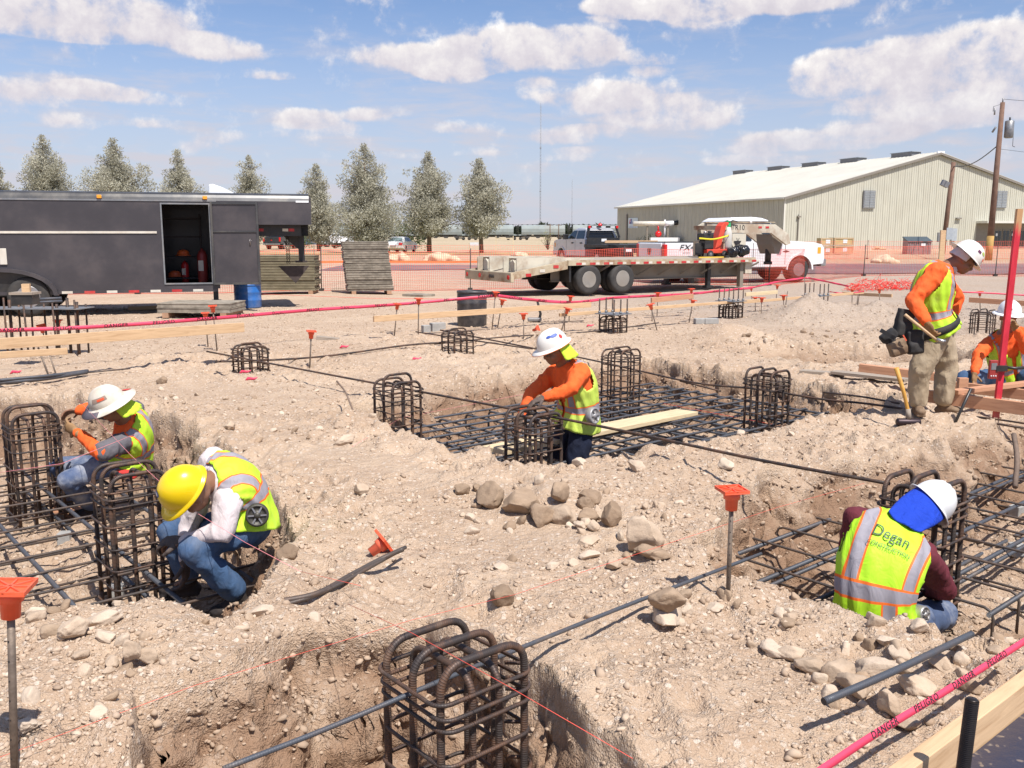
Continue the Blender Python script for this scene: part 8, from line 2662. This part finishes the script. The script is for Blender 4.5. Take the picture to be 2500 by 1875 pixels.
# the man in the yellow hat
p2 = dict(P=D(606, 1286, 5.02), M=D(584, 1200, 5.02), N=D(508, 1172, 4.90), face=(-.85, -.1, -.65), wide=1.0,
    EL=D(545, 1298, 4.74), WL=D(445, 1322, 4.78), ER=D(462, 1278, 5.08), WR=D(452, 1372, 5.02),
    handL=((-1, .1, 0), (0, .3, -1), .8), handR=((0, .0, -1), (-1, 0, 0), .6), gloveL='glove_dark', gloveR='glove_dark',
    KL=D(472, 1340, 4.74), AL=D(582, 1450, 4.92), KR=D(418, 1298, 5.18), AR=D(462, 1410, 5.28), toeL=(-1, -.2, -.2), toeR=(-1, -.2, 0),
    H=D(470, 1205, 4.74), hf=(-.80, -.05, -.85), hu=(-.42, -.60, .68), top=.985, hat='hat_yellow', brim=.014, peak=.045, ridge=0, shirt='white_shirt', pants='jeans', boot='boot_dark', vest='vest', vneck=.0, vstart=.6, hem=-.02, seed=7, leg=.98)
w_, T2_, o2, hc, B, spt, hc2, HB = person('man in yellow hard hat and white sleeves crouching by the front left cage', p2)
sticker(w_, spt, -.1, .95, .20, .13, blue, round_=True); sticker(w_, lambda a, e: spt(a, e, .0035), -.1, .95, .13, .085, M['white'], round_=True)
reel('dark tie wire reel on the back of the man in the yellow hard hat', D(628, 1257, 4.84), (.25, -.95, .15), simple('dark_reel', (.06, .055, .045), .5, .3, .15), .062)
# the man in the wide cream hat
p3 = dict(P=D(312, 1132, 7.30), M=D(325, 1080, 7.28), N=D(300, 1022, 7.14), face=(-.92, .12, -.25), wide=1.05,
    EL=D(248, 1105, 6.86), WL=D(186, 1053, 7.02), ER=D(222, 1000, 7.45), WR=D(192, 1002, 7.42),
    handL=((-.9, .3, .35), (.2, .9, .1), .7), handR=((-1, -.1, -.1), (0, -.5, -.8), .6), gloveL='glove_tan', gloveR=None,
    KL=D(166, 1172, 6.98), AL=D(222, 1236, 7.25), KR=D(140, 1140, 7.42), AR=D(165, 1225, 7.55), toeL=(-.9, -.1, 0), toeR=(-1, 0, 0),
    H=D(272, 995, 7.02), hf=(-.92, .0, -.50), hu=(-.30, -.25, .9), hatf=(-.9, -.05, -.36), hatu=(-.28, -.33, .9), hat='hat_dusty', brim=.082, peak=.0, ridge=0, drop=.012, shirt='orange_shirt', oversleeve='grey_shirt', pants='jeans_dusty', boot='boot_dark', vest='vest', vneck=.0, hem=-.03,
    flap='lime_cloth', flapk=dict(r0=.10, r1=.15, z1=-.15, a0=-70, a1=70), seed=11, leg=.98)
w_, T3_, o3, hc, B, spt, hc2, HB = person('man in wide brimmed cream hard hat and grey shirt squatting at the left edge cage', p3)
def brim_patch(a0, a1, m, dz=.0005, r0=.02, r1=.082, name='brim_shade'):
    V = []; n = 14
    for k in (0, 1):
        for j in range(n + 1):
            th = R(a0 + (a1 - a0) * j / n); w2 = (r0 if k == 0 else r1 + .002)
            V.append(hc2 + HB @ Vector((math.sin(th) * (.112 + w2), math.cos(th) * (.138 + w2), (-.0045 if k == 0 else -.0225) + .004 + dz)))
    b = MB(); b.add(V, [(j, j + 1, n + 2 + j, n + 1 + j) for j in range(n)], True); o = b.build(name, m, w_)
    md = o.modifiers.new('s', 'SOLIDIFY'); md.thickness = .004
brim_patch(-75, 95, M['painted_brim_shade'], .001, 0.0)  # shade of the crown, painted on the brim as a dark patch
brim_patch(118, 140, redp, .003, .03, .07, 'brim_sticker')
sticker(w_, spt, -1.5, .55, .42, .13, simple('worn_sticker', (.33, .24, .19), .7)); sticker(w_, lambda a, e: spt(a, e, .0035), -1.62, .53, .20, .07, M['cap'])
o = MB(); o.box((0, 0, 0), (.16, .06, .07)); o = o.build('red_pouch', redp, None, D(308, 1158, 7.05), bevel=.015); tag(o, 'red pouch on the belt of the squatting man in the wide hat', 'pouch')
# the standing man
p4 = dict(P=D(2286, 808, 8.42), M=D(2274, 728, 8.42), N=D(2308, 645, 8.42), face=(.86, -.50, 0), wide=1.16, fat=1.3,
    ER=D(2230, 735, 8.18), WR=D(2262, 787, 8.02), EL=D(2335, 728, 8.80), WL=D(2325, 775, 8.72),
    handR=((.45, .0, -.9), (.75, .5, .2), .6), handL=((.1, -.1, -1), (-.8, -.4, 0), .4), gloveR='glove_tan', gloveL='glove_tan',
    KR=D(2246, 905, 8.30), AR=D(2238, 1003, 8.34), KL=D(2312, 900, 8.50), AL=D(2300, 1000, 8.50), toeR=(-.15, -1, 0), toeL=(.95, -.35, 0),
    H=D(2352, 637, 8.38), hf=(.80, -.22, -.62), hu=(.5, -.05, .8), hatf=(.72, -.22, -.75), hatu=(.62, -.10, .68), hat='hat_white', brim=.040, peak=.0, ridge=3, shirt='orange_shirt', pants='tan', boot='boot', vest='vest', vneck=.006, vstart=.62, hem=-.04, seed=15, leg=1.27, sleeve=1.15)
for k_ in ('AR', 'AL'): p4[k_].z = gz(p4[k_].x, p4[k_].y) + .105
w_, T4_, o4, hc, B, spt, hc2, HB = person('standing man in orange shirt and lime vest with tool belt, looking down at the forms', p4)
sticker(w_, spt, 1.25, .62, .13, .10, simple('dark_print', (.12, .03, .08), .5)); sticker(w_, spt, .75, .75, .17, .13, grn, round_=True); sticker(w_, spt, .45, .40, .12, .10, M['cap'])
flap(w_, hc2, HB, None, 'white_shirt', r0=.100, r1=.105, z1=-.085, a0=-100, a1=100, name='head_cloth', back=.0)
b = MB(); cc = T4_.C(.97) + T4_.fr(.9)[1] * .075
b.ell(cc, (.05, .035, .045), 12, 8); b.build('dust_mask', M['white_shirt'], w_)
def tool_belt():
    t_ = thing('tool_belt', 'black tool belt with pouches and shoulder straps on the standing man', 'tool belt', o4)
    b = MB(); V = []; n = 40
    for k, tt in ((0, .02), (1, .12)):
        for j in range(n): V.append(T4_.surf(tt, 2 * math.pi * j / n, 1.12, .02))
    b.add(V, [(j, (j + 1) % n, n + (j + 1) % n, n + j) for j in range(n)], True); o = b.build('belt', M['black_cloth'], t_); md = o.modifiers.new('s', 'SOLIDIFY'); md.thickness = .008; md.offset = 1
    for sd in (-1, 1):
        V = []; m = 16
        for i in range(m + 1):
            tt = .10 + .86 * i / m; th = (2.35 - 1.55 * (i / m)) if sd > 0 else 0
            for q in (-1, 1):
                base_th = math.pi * .5 + .25 if False else None
                u = .085 * sd; 
                a_, f_, r_ = T4_.fr(tt); w2, d2 = prof_at(tt)
                side = 1 if True else -1
                p = T4_.C(tt) + r_ * (sd * (.115 - .045 * (i / m)) + q * .022) + f_ * (d2 * 1.12 + .035) * math.sqrt(max(.1, 1 - (.1 / w2) ** 2 * .6))
                V.append(p)
        b = MB(); b.add(V, [(2 * i, 2 * i + 1, 2 * i + 3, 2 * i + 2) for i in range(m)], True); o = b.build('shoulder_strap', M['black_cloth'], t_); md = o.modifiers.new('s', 'SOLIDIFY'); md.thickness = .006
    for (px, py, sx, sz, yy, rz_, mm) in ((2205, 790, .085, .16, 8.22, .2, 'black_cloth'), (2232, 835, .085, .13, 8.14, -.1, 'black_cloth'), (2192, 848, .10, .085, 8.16, -.35, 'boot'), (2170, 820, .05, .09, 8.2, .9, 'black_cloth')):
        mb = MB(); Mx = Matrix.Rotation(rz_, 3, 'Y'); c = D(px, py, yy) - o4
        mb.box(c, (sx * 1.6, .09, sz * 1.6), M=Mx); mb.box(c + Vector((0, -.03, -sz * .35)), (sx * 1.4, .08, sz * .7), M=Mx)
        remesh(mb, .012, 4, name='pouch', m=M[mm], parent=t_, wr=.004, wscale=14)
    b = MB(); b.beam(D(2150, 806, 8.12) - o4, D(2184, 826, 8.10) - o4, .02, .035); b.build('pencil_box', M['black'], t_)
    b = MB(); b.beam(D(2205, 818, 8.08) - o4, D(2213, 832, 8.07) - o4, .012, .012); b.build('orange_tool', M['cap'], t_)
tool_belt()
hm = thing('claw_hammer', 'small wooden handled hammer held by the standing man', 'hammer', D(2265, 795, 7.95))
a_ = D(2209, 768, 8.0) - hm.location; c_ = D(2290, 833, 7.93) - hm.location
b = MB(); b.tube([a_, (a_ + c_) / 2, c_], [.014, .012, .011], 8); b.build('handle', M['lumber'], hm)
b = MB(); b.tube([c_ + Vector((-.015, 0, .02)), c_ + Vector((.035, -.01, -.0)), c_ + Vector((.06, -.02, .005))], [.014, .016, .010], 8); b.build('head', M['chrome'], hm)
# the man with the blue neck flap
p5 = dict(P=D(2138, 1535, 4.44), M=D(2142, 1410, 4.42), N=D(2196, 1268, 4.60), face=(.28, .94, -.1), wide=1.04, fat=1.05,
    ER=D(2305, 1440, 4.62), WR=D(2262, 1440, 4.98), EL=D(2068, 1420, 4.85), WL=D(2180, 1430, 5.05),
    handR=((-.3, .9, .1), (0, 0, -1), .7), handL=((.8, .5, .1), (0, 0, -1), .7), gloveR='glove_dark', gloveL='glove_dark',
    KR=D(2300, 1500, 4.78), AR=Vector((D(2230, 1500, 4.9).x, 4.98, -.54)), KL=D(2120, 1490, 5.0), AL=Vector((D(2120, 1500, 4.7).x, 4.80, -.54)), toeR=(.6, .8, 0), toeL=(.1, 1, 0),
    H=D(2252, 1246, 4.74), hf=(.42, .72, -.62), hu=(.72, -.02, .68), hat='hat_clean', brim=.022, peak=.03, ridge=3, shirt='maroon_shirt', pants='jeans_dusty', boot='boot', vest='vest_low', hem=-.06, seed=21, leg=1.0)
w_, T5, o5, hc, B, spt, hc2, HB = person('man with blue neck flap seen from behind, crouching in the right pit', p5)
def nape():
    # quilted cloth hanging from the back of the helmet on to the vest
    top = [hc2 + HB @ Vector((math.sin(a) * .108, math.cos(a) * .134, .0)) for a in [math.pi + R(q) for q in (-82, -60, -40, -20, 0, 20, 40, 60, 82)]]
    V = []; m = 8; n = len(top)
    for k in range(m + 1):
        q = k / m
        for j, p in enumerate(top):
            th = math.pi + (j - 4) / 4 * .52
            e = T5.surf(.925 - .06 * math.cos((j - 4) / 4 * 1.5), th, 1.04, .032)
            e = e + (p - e) * .0
            mid = p.lerp(e, q) + (p - hc).normalized() * (.014 * math.sin(j * 2.1) * q + .012 * math.sin(math.pi * q))
            V.append(mid)
    b = MB(); b.add(V, [(k * n + j, k * n + j + 1, (k + 1) * n + j + 1, (k + 1) * n + j) for k in range(m) for j in range(n - 1)], True)
    o = b.build('neck_flap', M['blue_cloth'], w_); md = o.modifiers.new('ss', 'SUBSURF'); md.levels = 2; md.render_levels = 2; md = o.modifiers.new('s', 'SOLIDIFY'); md.thickness = .006
nape()
def back_print(body, size, u0, v0, sx=1.0, m='steel_print'):
    me = text_mesh(body, size)
    n = len(me.vertices); co = np.empty(n * 3); me.vertices.foreach_get('co', co); co = co.reshape(-1, 3)
    out = []
    for x, y, z in co:
        u = u0 + x * sx; v = v0 + y; tt = v / T5.L
        w2, d2 = prof_at(tt); w2 = w2 * T5.wide * 1.035 + .016
        s = max(-.99, min(.99, math.copysign((abs(u) / w2) ** 1.2, u)))
        out.append(T5.surf(tt, math.pi - math.asin(s), 1.035, .016 + .0115))
    me.vertices.foreach_set('co', np.array([tuple(p) for p in out]).ravel()); me.materials.clear(); me.update()
    link('lettering', me, M[m], w_)
M['steel_print'] = simple('dark_green_print', (.03, .06, .03), .6, var=.02)
back_print('Degan', .062, -.025, T5.L * .755, 1.1)
back_print('CONSTRUCTION', .023, -.015, T5.L * .675, 1.1)
reel('silver tape reel on the belt of the man with the blue neck flap', D(2247, 1498, 4.36), (.55, -.8, .15), simple('silver_reel', (.42, .40, .38), .35, .6, .1), .042)
o = MB(); o.ell((0, 0, 0), (.06, .03, .03)); o = o.build('red_glove', redp, None, D(2020, 1458, 4.35)); o.location.z = gz(o.location.x, o.location.y) + .02; tag(o, 'red cloth on the dirt beside the man with the blue neck flap', 'cloth')
# the kneeling man
p6 = dict(P=D(2468, 918, 10.0), M=D(2460, 868, 9.92), N=D(2454, 806, 9.80), face=(-.12, -1, -.05), wide=1.08, fat=1.1,
    ER=D(2388, 868, 9.65), WR=D(2379, 912, 9.50), EL=D(2506, 852, 9.55), WL=D(2478, 800, 9.42),
    handR=((-.05, -.2, -1), (.5, -.6, 0), .5), handL=((-.5, -.2, .75), (-.4, -.1, -.6), 1.0), gloveR='glove_tan', gloveL='glove_tan',
    KR=D(2352, 922, 9.60), AR=D(2420, 955, 9.95), KL=D(2530, 930, 9.6), AL=D(2490, 960, 10.1), toeR=(.2, .9, -.1), toeL=(-.2, .9, -.1),
    H=D(2462, 776, 9.72), hf=(-.05, -1, -.28), hu=(0, -.1, 1), hatf=(-.05, -1, -.12), hat='hat_clean', brim=.045, peak=.0, ridge=3, shirt='orange_shirt', pants='jeans', boot='boot', vest='vest', vneck=.01, vstart=.58, hem=-.02, seed=25)
w_, T6, o6, hc, B, spt, hc2, HB = person('kneeling man in orange sleeves holding the red painted pole in front of his face', p6)
sticker(w_, spt, .45, .45, .12, .13, simple('dark_print2', (.15, .06, .06), .5), round_=True)
